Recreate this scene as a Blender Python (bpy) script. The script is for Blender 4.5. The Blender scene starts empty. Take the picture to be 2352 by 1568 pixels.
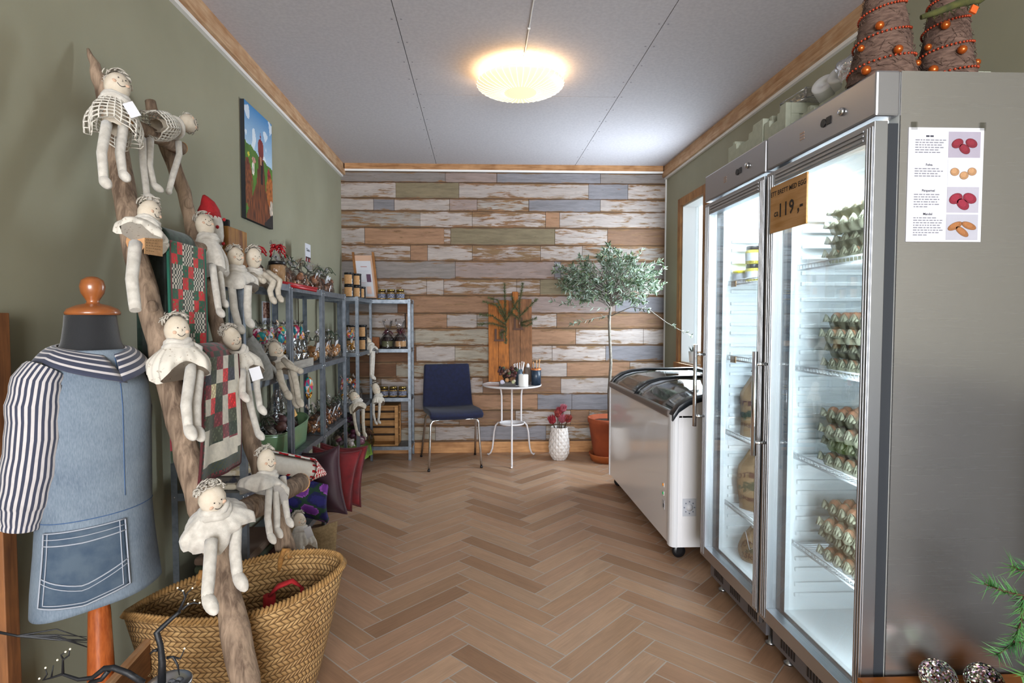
# Farm shop corner: green walls, reclaimed-plank end wall, herringbone floor, ladder of cloth dolls, shelving,
# chest freezer and two glass-door fridges.  Units are metres; +Y runs from the shop front to the plank wall.
import bpy, bmesh, math, random
from mathutils import Vector, Matrix, Euler, noise as mnoise

sc = bpy.context.scene
COL = sc.collection
PI = math.pi

# ------------------------------------------------------------------ camera
cd = bpy.data.cameras.new('camera')
cd.sensor_width = 36.0
cd.lens = 19.898
cd.shift_x = 31.0 / 2352.0
cd.clip_start = 0.05
cam = bpy.data.objects.new('camera', cd)
COL.objects.link(cam)
cam.location = (0, 0, 1.23)
cam.rotation_euler = (math.radians(90 - 2.29), 0, math.radians(-2.0))
sc.camera = cam

# ------------------------------------------------------------------ sky, exposure, lights
sc.view_settings.view_transform = 'Standard'
sc.view_settings.look = 'None'
sc.view_settings.gamma = 1.0
sc.view_settings.use_curve_mapping = False
sc.view_settings.exposure = 1.05
sc.cycles.use_denoising = True
sc.cycles.max_bounces = 7
sc.cycles.diffuse_bounces = 4
sc.cycles.glossy_bounces = 4
sc.cycles.transmission_bounces = 4
sc.cycles.transparent_max_bounces = 14
sc.cycles.caustics_reflective = False
sc.cycles.caustics_refractive = False
sc.cycles.sample_clamp_indirect = 4.0

w = bpy.data.worlds.new('overcast_sky')
sc.world = w
w.use_nodes = True
w.node_tree.nodes['Background'].inputs[0].default_value = (0.80, 0.90, 1.0, 1)
w.node_tree.nodes['Background'].inputs[1].default_value = 1.9


def area(name, loc, rot, sx, sy, power, col, portal=False):
    l = bpy.data.lights.new(name, 'AREA')
    l.shape = 'RECTANGLE'
    l.size, l.size_y, l.energy, l.color = sx, sy, power, col
    if portal:
        l.cycles.is_portal = True
    o = bpy.data.objects.new(name, l)
    COL.objects.link(o)
    o.location = loc
    o.rotation_euler = rot
    return o


# overcast daylight through the shop front behind the camera and through the narrow window in the right wall
area('shop_front_daylight', (0.2, -4.2, 1.45), (math.radians(90), 0, 0), 2.8, 2.1, 205, (0.97, 0.98, 1.0))
area('window_daylight', (1.70, 4.515, 1.52), (0, math.radians(90), 0), 1.3, 0.46, 26, (0.78, 0.90, 1.0))
# bulb of the ceiling lamp
pl = bpy.data.lights.new('ceiling_bulb', 'POINT')
pl.energy, pl.color, pl.shadow_soft_size = 16, (1.0, 0.66, 0.33), 0.05
plo = bpy.data.objects.new('ceiling_bulb', pl)
COL.objects.link(plo)
plo.location = (0.236, 3.24, 2.545)
# cold tubes inside the two fridges: one under each roof, plus hidden fill lights added behind the near door stiles
area('fridge_tube_light', (1.17, 1.72, 1.785), (0, math.radians(-8), 0), 0.06, 0.40, 13, (0.78, 0.91, 1.0))
area('fridge_tube_light', (1.17, 2.275, 1.785), (0, math.radians(-8), 0), 0.06, 0.40, 11.5, (0.78, 0.91, 1.0))
area('fridge_fill_light', (1.098, 1.495, 0.97), (math.radians(90), 0, math.radians(-28)), 0.02, 1.35, 6.2, (0.78, 0.91, 1.0))
area('fridge_fill_light', (1.098, 2.058, 0.97), (math.radians(90), 0, math.radians(-28)), 0.02, 1.35, 5.6, (0.78, 0.91, 1.0))


# ------------------------------------------------------------------ helpers
def hx(s):
    s = s.lstrip('#')
    r = []
    for i in (0, 2, 4):
        v = int(s[i:i + 2], 16) / 255.0
        r.append(v / 12.92 if v <= 0.04045 else ((v + 0.055) / 1.055) ** 2.4)
    return tuple(r)


def V(*a):
    return Vector(a[0]) if len(a) == 1 else Vector(a)


def frame(d):
    d = Vector(d).normalized()
    a = Vector((0, 0, 1)) if abs(d.z) < 0.95 else Vector((1, 0, 0))
    x = a.cross(d).normalized()
    return x, d.cross(x), d


class MB:
    """Collects shapes that become ONE mesh object."""

    def __init__(s):
        s.v, s.f, s.mi, s.fc, s.fs, s.uv = [], [], [], [], [], []
        s.m, s.c, s.smooth = 0, (1, 1, 1), True
        s.hascol = s.hasuv = False

    def col(s, c):
        s.c = hx(c) if isinstance(c, str) else c
        s.hascol = True
        return s

    def add(s, vs):
        b = len(s.v)
        s.v.extend([tuple(x) for x in vs])
        return b

    def face(s, idx, c=None, uv=None, smooth=None, m=None):
        s.f.append(tuple(idx))
        s.mi.append(s.m if m is None else m)
        if c is not None:
            s.hascol = True
        s.fc.append(s.c if c is None else c)
        s.fs.append(s.smooth if smooth is None else smooth)
        if uv is not None:
            s.hasuv = True
        s.uv.append(uv)

    def poly(s, pts, **k):
        b = s.add(pts)
        s.face(range(b, b + len(pts)), **k)
        return s

    def box(s, lo, hi, R=None, o=None, c=None):
        vs = [Vector((x, y, z)) for x in (lo[0], hi[0]) for y in (lo[1], hi[1]) for z in (lo[2], hi[2])]
        if R is not None:
            vs = [R @ q for q in vs]
        if o is not None:
            vs = [q + Vector(o) for q in vs]
        b = s.add(vs)
        for q in ((0, 1, 3, 2), (4, 6, 7, 5), (0, 4, 5, 1), (2, 3, 7, 6), (0, 2, 6, 4), (1, 5, 7, 3)):
            s.face([b + i for i in q], smooth=False, c=c)
        return s

    def bar(s, a, b, w, h, up=(0, 0, 1)):
        """box section bar from a to b: w sideways, h along up"""
        a, b = Vector(a), Vector(b)
        d = (b - a).normalized()
        u = Vector(up)
        x = d.cross(u)
        if x.length < 1e-4:
            x = d.cross(Vector((1, 0, 0)))
        x.normalize()
        u = x.cross(d)
        vs = [p + x * (i * w / 2) + u * (j * h / 2) for p in (a, b) for i, j in ((-1, -1), (1, -1), (1, 1), (-1, 1))]
        k = s.add(vs)
        for q in ((3, 2, 1, 0), (4, 5, 6, 7), (0, 1, 5, 4), (1, 2, 6, 5), (2, 3, 7, 6), (3, 0, 4, 7)):
            s.face([k + i for i in q], smooth=False)
        return s

    def tube(s, pts, r, n=8, cap=True, colf=None, closed=False, flat=1.0):
        pts = [Vector(p) for p in pts]
        N = len(pts)
        rs = r if isinstance(r, (list, tuple)) else [r] * N
        x = None
        b = len(s.v)
        for i, p in enumerate(pts):
            if closed:
                d = (pts[(i + 1) % N] - pts[i - 1])
            else:
                d = pts[min(i + 1, N - 1)] - pts[max(i - 1, 0)]
            if d.length < 1e-9:
                d = Vector((0, 0, 1))
            d.normalize()
            if x is None:
                x = frame(d)[0]
            else:
                x = x - d * x.dot(d)
                x = x.normalized() if x.length > 1e-6 else frame(d)[0]
            y = d.cross(x)
            for k in range(n):
                a = 2 * PI * k / n
                s.v.append(tuple(p + x * (math.cos(a) * rs[i]) + y * (math.sin(a) * rs[i] * flat)))
        for i in range(N if closed else N - 1):
            j = (i + 1) % N
            for k in range(n):
                k2 = (k + 1) % n
                s.face((b + i * n + k, b + i * n + k2, b + j * n + k2, b + j * n + k), c=colf(i, k) if colf else None)
        if cap and not closed:
            s.face([b + k for k in range(n)][::-1], c=colf(0, 0) if colf else None, smooth=False)
            s.face([b + (N - 1) * n + k for k in range(n)], c=colf(N - 1, 0) if colf else None, smooth=False)
        return s

    def grid(s, fn, nu, nv, colf=None, closeu=False, uv=False, mf=None):
        b = len(s.v)
        U = nu if closeu else nu + 1
        for j in range(nv + 1):
            for i in range(U):
                s.v.append(tuple(fn(i / nu, j / nv)))
        for j in range(nv):
            for i in range(nu):
                i2 = (i + 1) % U
                q = (b + j * U + i, b + j * U + i2, b + (j + 1) * U + i2, b + (j + 1) * U + i)
                u = [(i / nu, j / nv), ((i + 1) / nu, j / nv), ((i + 1) / nu, (j + 1) / nv), (i / nu, (j + 1) / nv)] if uv else None
                s.face(q, c=colf((i + .5) / nu, (j + .5) / nv) if colf else None, uv=u, m=mf((i + .5) / nu, (j + .5) / nv) if mf else None)
        return s

    def lathe(s, prof, o=(0, 0, 0), n=24, R=None, sx=1, sy=1, colf=None, cap=True, uv=False):
        o = Vector(o)
        b = len(s.v)
        P = len(prof)
        for (r, z) in prof:
            for k in range(n):
                a = 2 * PI * k / n
                q = Vector((r * math.cos(a) * sx, r * math.sin(a) * sy, z))
                if R is not None:
                    q = R @ q
                s.v.append(tuple(o + q))
        for i in range(P - 1):
            for k in range(n):
                k2 = (k + 1) % n
                u = [(k / n, i / (P - 1)), ((k + 1) / n, i / (P - 1)), ((k + 1) / n, (i + 1) / (P - 1)), (k / n, (i + 1) / (P - 1))] if uv else None
                s.face((b + i * n + k, b + i * n + k2, b + (i + 1) * n + k2, b + (i + 1) * n + k), c=colf(i, k) if colf else None, uv=u)
        if cap:
            if prof[0][0] > 1e-4:
                s.face([b + k for k in range(n)][::-1], smooth=False)
            if prof[-1][0] > 1e-4:
                s.face([b + (P - 1) * n + k for k in range(n)], smooth=False)
        return s

    def ell(s, c, r, nu=12, nv=8, R=None, fn=None, c2=None):
        c = Vector(c)
        r = (r, r, r) if isinstance(r, (int, float)) else r

        def f(u, v):
            a, t = 2 * PI * u, PI * (v - .5)
            q = Vector((math.cos(a) * math.cos(t), math.sin(a) * math.cos(t), math.sin(t)))
            if fn:
                q = q * fn(q)
            q = Vector((q.x * r[0], q.y * r[1], q.z * r[2]))
            if R is not None:
                q = R @ q
            return c + q
        s.grid(f, nu, nv, closeu=True, colf=(lambda u, v: c2) if c2 else None)
        return s

    def prism(s, pts, off, cap=True, c=None):
        off = Vector(off)
        n = len(pts)
        b = s.add([Vector(p) for p in pts] + [Vector(p) + off for p in pts])
        if cap:
            s.face([b + i for i in range(n)][::-1], smooth=False, c=c)
            s.face([b + n + i for i in range(n)], smooth=False, c=c)
        for i in range(n):
            j = (i + 1) % n
            s.face((b + i, b + j, b + n + j, b + n + i), smooth=False, c=c)
        return s

    def build(s, name, mats, parent=None, bevel=0, solid=0, subsurf=0, wire=0, loc=None, local=False):
        me = bpy.data.meshes.new(name)
        off = Vector((0, 0, 0))
        if parent is not None and not local:
            p = parent
            while p is not None:
                off += Vector(p.location)
                p = p.parent
        if loc is not None:
            off += Vector(loc)
        me.from_pydata([tuple(Vector(q) - off) for q in s.v], [], s.f)
        if not isinstance(mats, (list, tuple)):
            mats = [mats]
        for m in mats:
            me.materials.append(m)
        me.polygons.foreach_set('material_index', s.mi)
        me.polygons.foreach_set('use_smooth', s.fs)
        if s.hascol:
            at_ = me.color_attributes.new('Col', 'FLOAT_COLOR', 'CORNER')
            data = []
            for f, c in zip(s.f, s.fc):
                data.extend([c[0], c[1], c[2], c[3] if len(c) > 3 else 1.0] * len(f))
            at_.data.foreach_set('color', data)
        if s.hasuv:
            ul = me.uv_layers.new(name='UVMap')
            data = []
            for f, u in zip(s.f, s.uv):
                for i in range(len(f)):
                    data.extend(u[i] if u else (0.0, 0.0))
            ul.data.foreach_set('uv', data)
        me.update()
        o = bpy.data.objects.new(name, me)
        COL.objects.link(o)
        if parent is not None:
            o.parent = parent
        if loc is not None:
            o.location = loc
        if bevel:
            b = o.modifiers.new('bevel', 'BEVEL')
            b.width, b.segments, b.limit_method, b.angle_limit = bevel, 2, 'ANGLE', math.radians(35)
        if solid:
            b = o.modifiers.new('solid', 'SOLIDIFY')
            b.thickness, b.offset = solid, 0
        if subsurf:
            b = o.modifiers.new('sub', 'SUBSURF')
            b.levels = b.render_levels = subsurf
        if wire:
            b = o.modifiers.new('wire', 'WIREFRAME')
            b.thickness = wire
        return o


def tag(o, label=None, cat=None, group=None, kind=None):
    if label:
        o['label'] = label
    if cat:
        o['category'] = cat
    if group:
        o['group'] = group
    if kind:
        o['kind'] = kind
    return o


def thing(name, label, cat, loc=(0, 0, 0), group=None):
    o = bpy.data.objects.new(name, None)
    o.empty_display_size = 0.05
    COL.objects.link(o)
    o.location = loc
    return tag(o, label, cat, group)


def dup(root, loc=None, rotz=None, label=None, group=None, scale=None):
    """A copy of a thing with copies of its parts and sub-parts (mesh data shared)."""
    def cp(o, parent):
        c = o.copy()
        COL.objects.link(c)
        if parent is not None:
            c.parent = parent
        for ch in list(o.children):
            cp(ch, c)
        return c
    r = cp(root, None)
    if loc is not None:
        r.location = loc
    if rotz is not None:
        r.rotation_euler = (0, 0, rotz)
    if scale is not None:
        r.scale = (scale, scale, scale)
    if label:
        r['label'] = label
    if group:
        r['group'] = group
    return r


def struct(mb, name, mats, **k):
    return tag(mb.build(name, mats, **k), kind='structure')


# ------------------------------------------------------------------ materials
class NT:
    def __init__(s, name):
        s.mat = bpy.data.materials.new(name)
        s.mat.use_nodes = True
        s.t = s.mat.node_tree
        s.n = s.t.nodes
        s.bsdf = s.n['Principled BSDF']
        s.out = s.n['Material Output']

    def node(s, typ, **k):
        q = s.n.new(typ)
        for a, b in k.items():
            setattr(q, a, b)
        return q

    def link(s, a, b):
        s.t.links.new(a, b)

    def setv(s, node, **k):
        for a, b in k.items():
            node.inputs[a.replace('_', ' ')].default_value = b

    def coords(s, scale=(1, 1, 1), which='Object'):
        tc = s.node('ShaderNodeTexCoord')
        mp = s.node('ShaderNodeMapping')
        mp.inputs['Scale'].default_value = scale
        s.link(tc.outputs[which], mp.inputs['Vector'])
        return mp.outputs[0]

    def noise(s, vec, scale=5, detail=3, rough=.55, dist=0):
        q = s.node('ShaderNodeTexNoise')
        s.link(vec, q.inputs['Vector'])
        s.setv(q, Scale=scale, Detail=detail, Roughness=rough, Distortion=dist)
        return q.outputs['Fac']

    def ramp(s, fac, lo, hi, smooth=False):
        q = s.node('ShaderNodeMapRange')
        s.link(fac, q.inputs['Value'])
        q.inputs['From Min'].default_value, q.inputs['From Max'].default_value = lo, hi
        if smooth:
            q.interpolation_type = 'SMOOTHSTEP'
        return q.outputs[0]

    def math(s, op, a, b=None, c=None):
        q = s.node('ShaderNodeMath', operation=op)
        for i, x in enumerate((a, b, c)):
            if x is None:
                continue
            if isinstance(x, (int, float)):
                q.inputs[i].default_value = x
            else:
                s.link(x, q.inputs[i])
        return q.outputs[0]

    def mix(s, fac, a, b, blend='MIX'):
        q = s.node('ShaderNodeMix', data_type='RGBA', blend_type=blend)
        for i, x in ((0, fac), (6, a), (7, b)):
            if isinstance(x, (int, float)):
                q.inputs[i].default_value = x
            elif isinstance(x, tuple):
                q.inputs[i].default_value = (*x[:3], 1)
            else:
                s.link(x, q.inputs[i])
        return q.outputs[2]

    def attr(s, name='Col'):
        q = s.node('ShaderNodeAttribute')
        q.attribute_name = name
        return q

    def bump(s, h, strength=.3, dist=.01):
        q = s.node('ShaderNodeBump')
        q.inputs['Strength'].default_value = strength
        q.inputs['Distance'].default_value = dist
        s.link(h, q.inputs['Height'])
        s.link(q.outputs[0], s.bsdf.inputs['Normal'])

    def base(s, c):
        i = s.bsdf.inputs['Base Color']
        if isinstance(c, tuple):
            i.default_value = (*c[:3], 1)
        else:
            s.link(c, i)


def mat(name, c, rough=.6, metal=0., c2=None, scale=20, stretch=(1, 1, 1), lo=.35, hi=.65, bump=0, bscale=None, coat=0, spec=.5, sheen=0, sss=0, trans=0, emit=None, estr=0):
    m = NT(name)
    c = hx(c) if isinstance(c, str) else c
    b = m.bsdf
    b.inputs['Roughness'].default_value = rough
    b.inputs['Metallic'].default_value = metal
    b.inputs['Specular IOR Level'].default_value = spec
    b.inputs['Coat Weight'].default_value = coat
    b.inputs['Sheen Weight'].default_value = sheen
    b.inputs['Transmission Weight'].default_value = trans
    if emit:
        b.inputs['Emission Color'].default_value = (*(hx(emit) if isinstance(emit, str) else emit), 1)
        b.inputs['Emission Strength'].default_value = estr
    if c2 is not None or bump:
        v = m.coords(stretch)
    if c2 is not None:
        f = m.ramp(m.noise(v, scale, 4), lo, hi)
        m.base(m.mix(f, c, hx(c2) if isinstance(c2, str) else c2))
    else:
        m.base(c)
    if bump:
        m.bump(m.noise(v, bscale or scale, 3), bump, .004)
    return m.mat


def vcmat(name, rough=.7, var=.25, scale=40, stretch=(1, 1, 1), bump=0, sheen=0, spec=.4, coat=0, metal=0):
    """Colour from the mesh's own colour attribute, with a little procedural variation."""
    m = NT(name)
    a = m.attr()
    v = m.coords(stretch)
    n = m.noise(v, scale, 4)
    f = m.ramp(n, .3, .7)
    g = m.math('MULTIPLY_ADD', f, 2 * var, 1 - var)
    q = m.node('ShaderNodeVectorMath', operation='SCALE')
    m.link(a.outputs['Color'], q.inputs[0])
    m.link(g, q.inputs['Scale'])
    m.base(q.outputs[0])
    m.bsdf.inputs['Roughness'].default_value = rough
    m.bsdf.inputs['Sheen Weight'].default_value = sheen
    m.bsdf.inputs['Specular IOR Level'].default_value = spec
    m.bsdf.inputs['Coat Weight'].default_value = coat
    m.bsdf.inputs['Metallic'].default_value = metal
    if bump:
        m.bump(n, bump, .004)
    return m.mat


def glassmat(name, tint=(1, 1, 1), refl=.5, rough=.02, base=.0, wrinkle=0):
    """Thin clear sheet: transparent with a fresnel reflection."""
    m = NT(name)
    m.n.remove(m.bsdf)
    tr = m.node('ShaderNodeBsdfTransparent')
    tr.inputs[0].default_value = (*tint, 1)
    gl = m.node('ShaderNodeBsdfGlossy')
    gl.inputs['Roughness'].default_value = rough
    fr = m.node('ShaderNodeFresnel')
    fr.inputs[0].default_value = 1.45
    f = m.math('MULTIPLY_ADD', fr.outputs[0], refl, base)
    if wrinkle:
        v = m.coords()
        nz = m.noise(v, wrinkle, 2)
        q = m.node('ShaderNodeBump')
        q.inputs['Strength'].default_value = 1.0
        q.inputs['Distance'].default_value = .01
        m.link(nz, q.inputs['Height'])
        m.link(q.outputs[0], gl.inputs['Normal'])
        m.link(q.outputs[0], fr.inputs['Normal'])
    mx = m.node('ShaderNodeMixShader')
    m.link(f, mx.inputs[0])
    m.link(tr.outputs[0], mx.inputs[1])
    m.link(gl.outputs[0], mx.inputs[2])
    m.link(mx.outputs[0], m.out.inputs[0])
    return m.mat


def woodmat(name, c1, c2, axis=2, scale=6, rough=.6, bump=.15, spec=.3):
    st = [14, 14, 14]
    st[axis] = 1.1
    m = NT(name)
    v = m.coords(tuple(st))
    n = m.noise(v, scale, 5, .6, .6)
    v2 = m.coords((1, 1, 1))
    n2 = m.noise(v2, 9, 2)
    f = m.math('MULTIPLY_ADD', n2, .5, m.math('MULTIPLY', n, .75))
    m.base(m.mix(m.ramp(f, .48, .78), hx(c1), hx(c2)))
    m.bsdf.inputs['Roughness'].default_value = rough
    m.bsdf.inputs['Specular IOR Level'].default_value = spec
    if bump:
        m.bump(n, bump, .004)
    return m.mat


MW = dict(
    green=mat('sage_green_paint', '#97947f', .75, c2='#8d8a75', scale=1.3, bump=.04, bscale=260, spec=.3),
    ceil=mat('grey_ceiling_board', '#c3bfc3', .85, c2='#b9b5ba', scale=60, bump=.05, bscale=90, spec=.2),
    grout=mat('light_grout', '#b3a99f', .9),
    trim=woodmat('pine_trim', '#c8a684', '#a67b55', 1, 5),
    trimx=woodmat('pine_trim_cross', '#b98c62', '#8a5e38', 0, 5),
    white=mat('white_paint', '#e6e4e2', .5),
    black=mat('black_plastic', '#101114', .35),
    dark=mat('dark_gasket', '#20242a', .6),
    steel=mat('brushed_steel', '#b9bbbf', .3, 1.0),
    alu=mat('satin_aluminium', '#b4b6ba', .36, 1.0),
    chrome=mat('chrome', '#d6d8da', .12, 1.0),
    galv=mat('galvanised_steel', '#7d838a', .42, .9, c2='#666d75', scale=30),
    paper=mat('white_paper', '#c9c9d0', .8),
    kraft=mat('kraft_card', '#b98f62', .85, c2='#a97f53', scale=60),
    cream=mat('cream_linen', '#c6c0b6', .95, c2='#b1aaa0', scale=55, bump=.25, bscale=420, sheen=.3),
    skin=mat('doll_cotton', '#cdc1b0', .95, c2='#c0b29e', scale=40, bump=.2, bscale=420),
    hair=mat('grey_wool_hair', '#989086', .95, c2='#bfb8ac', scale=60),
    bark=woodmat('weathered_branch', '#9c8570', '#574639', 2, 5, .85, .6),
    cutwood=mat('sawn_branch_end', '#c99b6e', .85, c2='#b58257', scale=40),
    glass=glassmat('clear_door_glass', (.96, .985, .985), .55, .01, .01),
    cello=glassmat('cellophane', (.97, .97, .98), .75, .12, .035, 26),
)


# ------------------------------------------------------------------ the room
XL, XR, YB, YF, ZC = -1.235, 1.72, 5.18, -4.4, 2.62
rnd = random.Random(5)


def floor():
    mb = MB()
    mb.m = 1
    mb.poly([(XL, YF, -.0008), (XR, YF, -.0008), (XR, YB, -.0008), (XL, YB, -.0008)], smooth=False)
    mb.m = 0
    Wt, Lt, g = .0948, .505, .0024
    r2 = math.sqrt(.5)
    cols = ['#a07d61', '#a8866b', '#9a765b', '#a48167', '#ac8b70', '#937055']

    def tile(x0, y0, x1, y1, along):
        q = [(x0 + g, y0 + g), (x1 - g, y0 + g), (x1 - g, y1 - g), (x0 + g, y1 - g)]
        P = [((x - y) * r2 - .397, (x + y) * r2 + 2.4135 + .0) for x, y in q]
        if max(p[0] for p in P) < XL or min(p[0] for p in P) > XR or max(p[1] for p in P) < .3 or min(p[1] for p in P) > YB:
            return
        # clip to the room
        for ax, lim, sg in ((0, XL, 1), (0, XR, -1), (1, YB, -1), (1, YF, 1)):
            out = []
            for i in range(len(P)):
                a, b = P[i], P[(i + 1) % len(P)]
                ia, ib = sg * (a[ax] - lim) >= 0, sg * (b[ax] - lim) >= 0
                if ia:
                    out.append(a)
                if ia != ib:
                    t = (lim - a[ax]) / (b[ax] - a[ax])
                    out.append((a[0] + t * (b[0] - a[0]), a[1] + t * (b[1] - a[1])))
            P = out
            if len(P) < 3:
                return
        c = hx(rnd.choice(cols))
        k = rnd.uniform(.9, 1.08)
        ou, ov = rnd.uniform(0, 9), rnd.uniform(0, 9)
        uv = []
        for p in P:
            X, Y = (p[0] + .397) / r2, (p[1] - 2.4135) / r2
            x, y = (X + Y) / 2, (Y - X) / 2
            uv.append((x + ou, y + ov) if along == 0 else (y + ou, x + ov))
        mb.poly([(p[0], p[1], 0) for p in P], c=tuple(v * k for v in c), uv=uv, smooth=False)
    for j in range(-6, 7):
        for i in range(-40, 60):
            ox, oy = i * Wt + j * Lt, i * Wt - j * Lt
            tile(ox, oy, ox + Lt, oy + Wt, 0)
            tile(ox + Lt, oy + Wt - Lt, ox + Lt + Wt, oy + Wt, 1)
    m = NT('wood_look_tile')
    a = m.attr()
    tc = m.node('ShaderNodeTexCoord')
    mp = m.node('ShaderNodeMapping')
    mp.inputs['Scale'].default_value = (1.6, 26, 1)
    m.link(tc.outputs['UV'], mp.inputs['Vector'])
    n = m.noise(mp.outputs[0], 3.2, 5, .65, 1.2)
    mp2 = m.node('ShaderNodeMapping')
    mp2.inputs['Scale'].default_value = (3, 9, 1)
    m.link(tc.outputs['UV'], mp2.inputs['Vector'])
    n2 = m.noise(mp2.outputs[0], 2.0, 3)
    f = m.math('MULTIPLY_ADD', m.ramp(n, .3, .7), .26, m.math('MULTIPLY_ADD', n2, .3, .72))
    q = m.node('ShaderNodeVectorMath', operation='SCALE')
    m.link(a.outputs['Color'], q.inputs[0])
    m.link(f, q.inputs['Scale'])
    m.base(q.outputs[0])
    m.bsdf.inputs['Roughness'].default_value = .42
    m.bsdf.inputs['Specular IOR Level'].default_value = .45
    m.bump(n, .12, .002)
    return struct(mb, 'floor', [m.mat, MW['grout']])


floor()

# painted side walls; the right one has the narrow window opening
t = .14
mb = MB()
mb.box((XL - t, YF, -.01), (XL, YB + t, ZC + .05))
struct(mb, 'wall_left', MW['green'])
WY0, WY1, WZ0, WZ1 = 4.275, 4.755, .86, 2.18
mb = MB()
mb.box((XR, YF, -.01), (XR + t, WY0, ZC + .05))
mb.box((XR, WY1, -.01), (XR + t, YB + t, ZC + .05))
mb.box((XR, WY0, -.01), (XR + t, WY1, WZ0))
mb.box((XR, WY0, WZ1), (XR + t, WY1, ZC + .05))
struct(mb, 'wall_right', MW['green'])


# plank-pattern wall covering on the end wall, row by row
def plank_wall():
    T = dict(W=('#aa9f99', .42), P=('#aa9e98', .62), w=('#9b938c', .56), O=('#7d715a', .14), G=('#847c78', .24), g=('#7f7c80', .2),
             k=('#93827c', .30), B=('#97745b', .34), b=('#80634f', .40), d=('#6d4c36', .3), S=('#a09788', .48))
    rows = [
        (395.7, 417.5, [('G', 22, 535), ('k', 537, 790), ('g', 793, 1310), ('G', 1312, 1645)]),
        (418.8, 454, [('W', 22, 290), ('O', 291, 602), ('W', 604, 1250), ('g', 1252, 1449), ('W', 1451, 1645)]),
        (454.8, 482.5, [('W', 22, 180), ('g', 182, 282), ('W', 284, 555), ('k', 557, 692), ('w', 694, 950), ('g', 953, 1310), ('W', 1312, 1645)]),
        (483.2, 519.8, [('w', 22, 410), ('W', 411, 668), ('P', 670, 1035), ('B', 1037, 1105), ('W', 1107, 1645)]),
        (520.6, 559, [('W', 22, 135), ('B', 137, 528), ('P', 529, 560), ('O', 562, 1082), ('W', 1084, 1347), ('b', 1349, 1645)]),
        (559.8, 595.5, [('P', 22, 360), ('B', 362, 445), ('W', 447, 668), ('P', 670, 1010), ('W', 1012, 1220), ('w', 1222, 1645)]),
        (596.3, 636.5, [('G', 22, 583), ('k', 585, 1080), ('g', 1082, 1112), ('W', 1114, 1330), ('G', 1332, 1645)]),
        (637.3, 674.6, [('P', 22, 440), ('W', 442, 525), ('P', 527, 890), ('P', 892, 1008), ('O', 1010, 1172), ('W', 1174, 1645)]),
        (675.4, 714.8, [('G', 22, 295), ('d', 297, 356), ('B', 358, 775), ('k', 777, 1390), ('g', 1392, 1645)]),
        (715.6, 749.8, [('W', 22, 330), ('B', 337, 540), ('W', 542, 690), ('w', 692, 900), ('W', 902, 1092), ('b', 1094, 1645)]),
        (750.6, 788.6, [('w', 22, 380), ('S', 382, 755), ('W', 757, 880), ('B', 882, 1190), ('W', 1192, 1535), ('W', 1537, 1645)]),
        (789.4, 827, [('d', 22, 386), ('W', 388, 580), ('S', 582, 860), ('W', 862, 1070), ('W', 1072, 1343), ('g', 1345, 1645)]),
        (827.8, 863, [('d', 22, 285), ('S', 287, 755), ('W', 757, 860), ('k', 862, 960), ('W', 962, 1145), ('B', 1147, 1467), ('W', 1469, 1645)]),
        (863.8, 901.8, [('w', 22, 210), ('W', 212, 720), ('b', 722, 1115), ('W', 1117, 1645)]),
        (902.6, 939.6, [('G', 22, 440), ('B', 442, 997), ('g', 999, 1172), ('g', 1174, 1645)]),
        (940.4, 974.8, [('w', 22, 600), ('b', 602, 885), ('W', 887, 1165), ('b', 1167, 1260), ('w', 1262, 1645)]),
        (975.6, 1010.6, [('S', 22, 480), ('W', 482, 704), ('g', 706, 1040), ('w', 1042, 1280), ('W', 1282, 1645)]),
        (1011.4, 1038, [('B', 22, 700), ('B', 702, 1645)]),
    ]
    mb = MB()
    mb.m = 1
    mb.box((XL - .1, YB + .0015, -.01), (XR + .1, YB + .14, ZC + .05))
    mb.m = 0
    Z = lambda y: 2.62 * (1038 - y) / 660.0
    X0, X1 = XL, XR
    for (ya, yb, ps) in rows:
        for (k, a, b) in ps:
            xa = X0 + (a - 22) / (1645 - 22) * (X1 - X0)
            xb = X0 + (b - 22) / (1645 - 22) * (X1 - X0)
            za, zb = Z(yb), Z(ya)
            c, p = T[k]
            f = rnd.uniform(.93, 1.06)
            col_ = tuple(v * f for v in hx(c)) + (p + rnd.uniform(-.06, .06),)
            ou = rnd.uniform(0, 5)
            mb.poly([(xa, YB, za), (xb, YB, za), (xb, YB, zb), (xa, YB, zb)], c=col_, smooth=False,
                    uv=[(ou, 0), (ou + xb - xa, 0), (ou + xb - xa, 1), (ou, 1)])
    m = NT('peeling_planks')
    a = m.attr()
    v = m.coords((2.4, 1, 17))
    n = m.noise(v, 2.6, 6, .62, .5)
    v2 = m.coords((5, 1, 70))
    gr = m.noise(v2, 2.2, 4, .6)
    v3 = m.coords((1.5, 1, 5))
    n3 = m.noise(v3, 3, 3)
    tc = m.node('ShaderNodeTexCoord')
    sp = m.node('ShaderNodeSeparateXYZ')
    m.link(tc.outputs['UV'], sp.inputs[0])
    e = m.math('ABSOLUTE', m.math('MULTIPLY_ADD', sp.outputs[1], 2, -1))
    e = m.math('POWER', e, 6)
    h = m.math('ADD', n, m.math('MULTIPLY', m.math('MULTIPLY', e, n3), .62))
    h = m.math('ADD', h, m.math('MULTIPLY_ADD', a.outputs['Alpha'], .42, -.24))
    peel = m.ramp(h, .48, .59)
    wood = m.mix(m.ramp(gr, .35, .65), hx('#5c4431'), hx('#8f6a4a'))
    wood = m.mix(m.ramp(n3, .4, .7), wood, hx('#7b654a'))
    # grain and dull stains in the paint itself
    st = m.noise(m.coords((1.1, 1, 9)), 4.5, 5, .65, .4)
    pv = m.math('MULTIPLY_ADD', m.ramp(st, .25, .75), .42, m.math('MULTIPLY_ADD', gr, .5, .42))
    q = m.node('ShaderNodeVectorMath', operation='SCALE')
    m.link(a.outputs['Color'], q.inputs[0])
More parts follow.
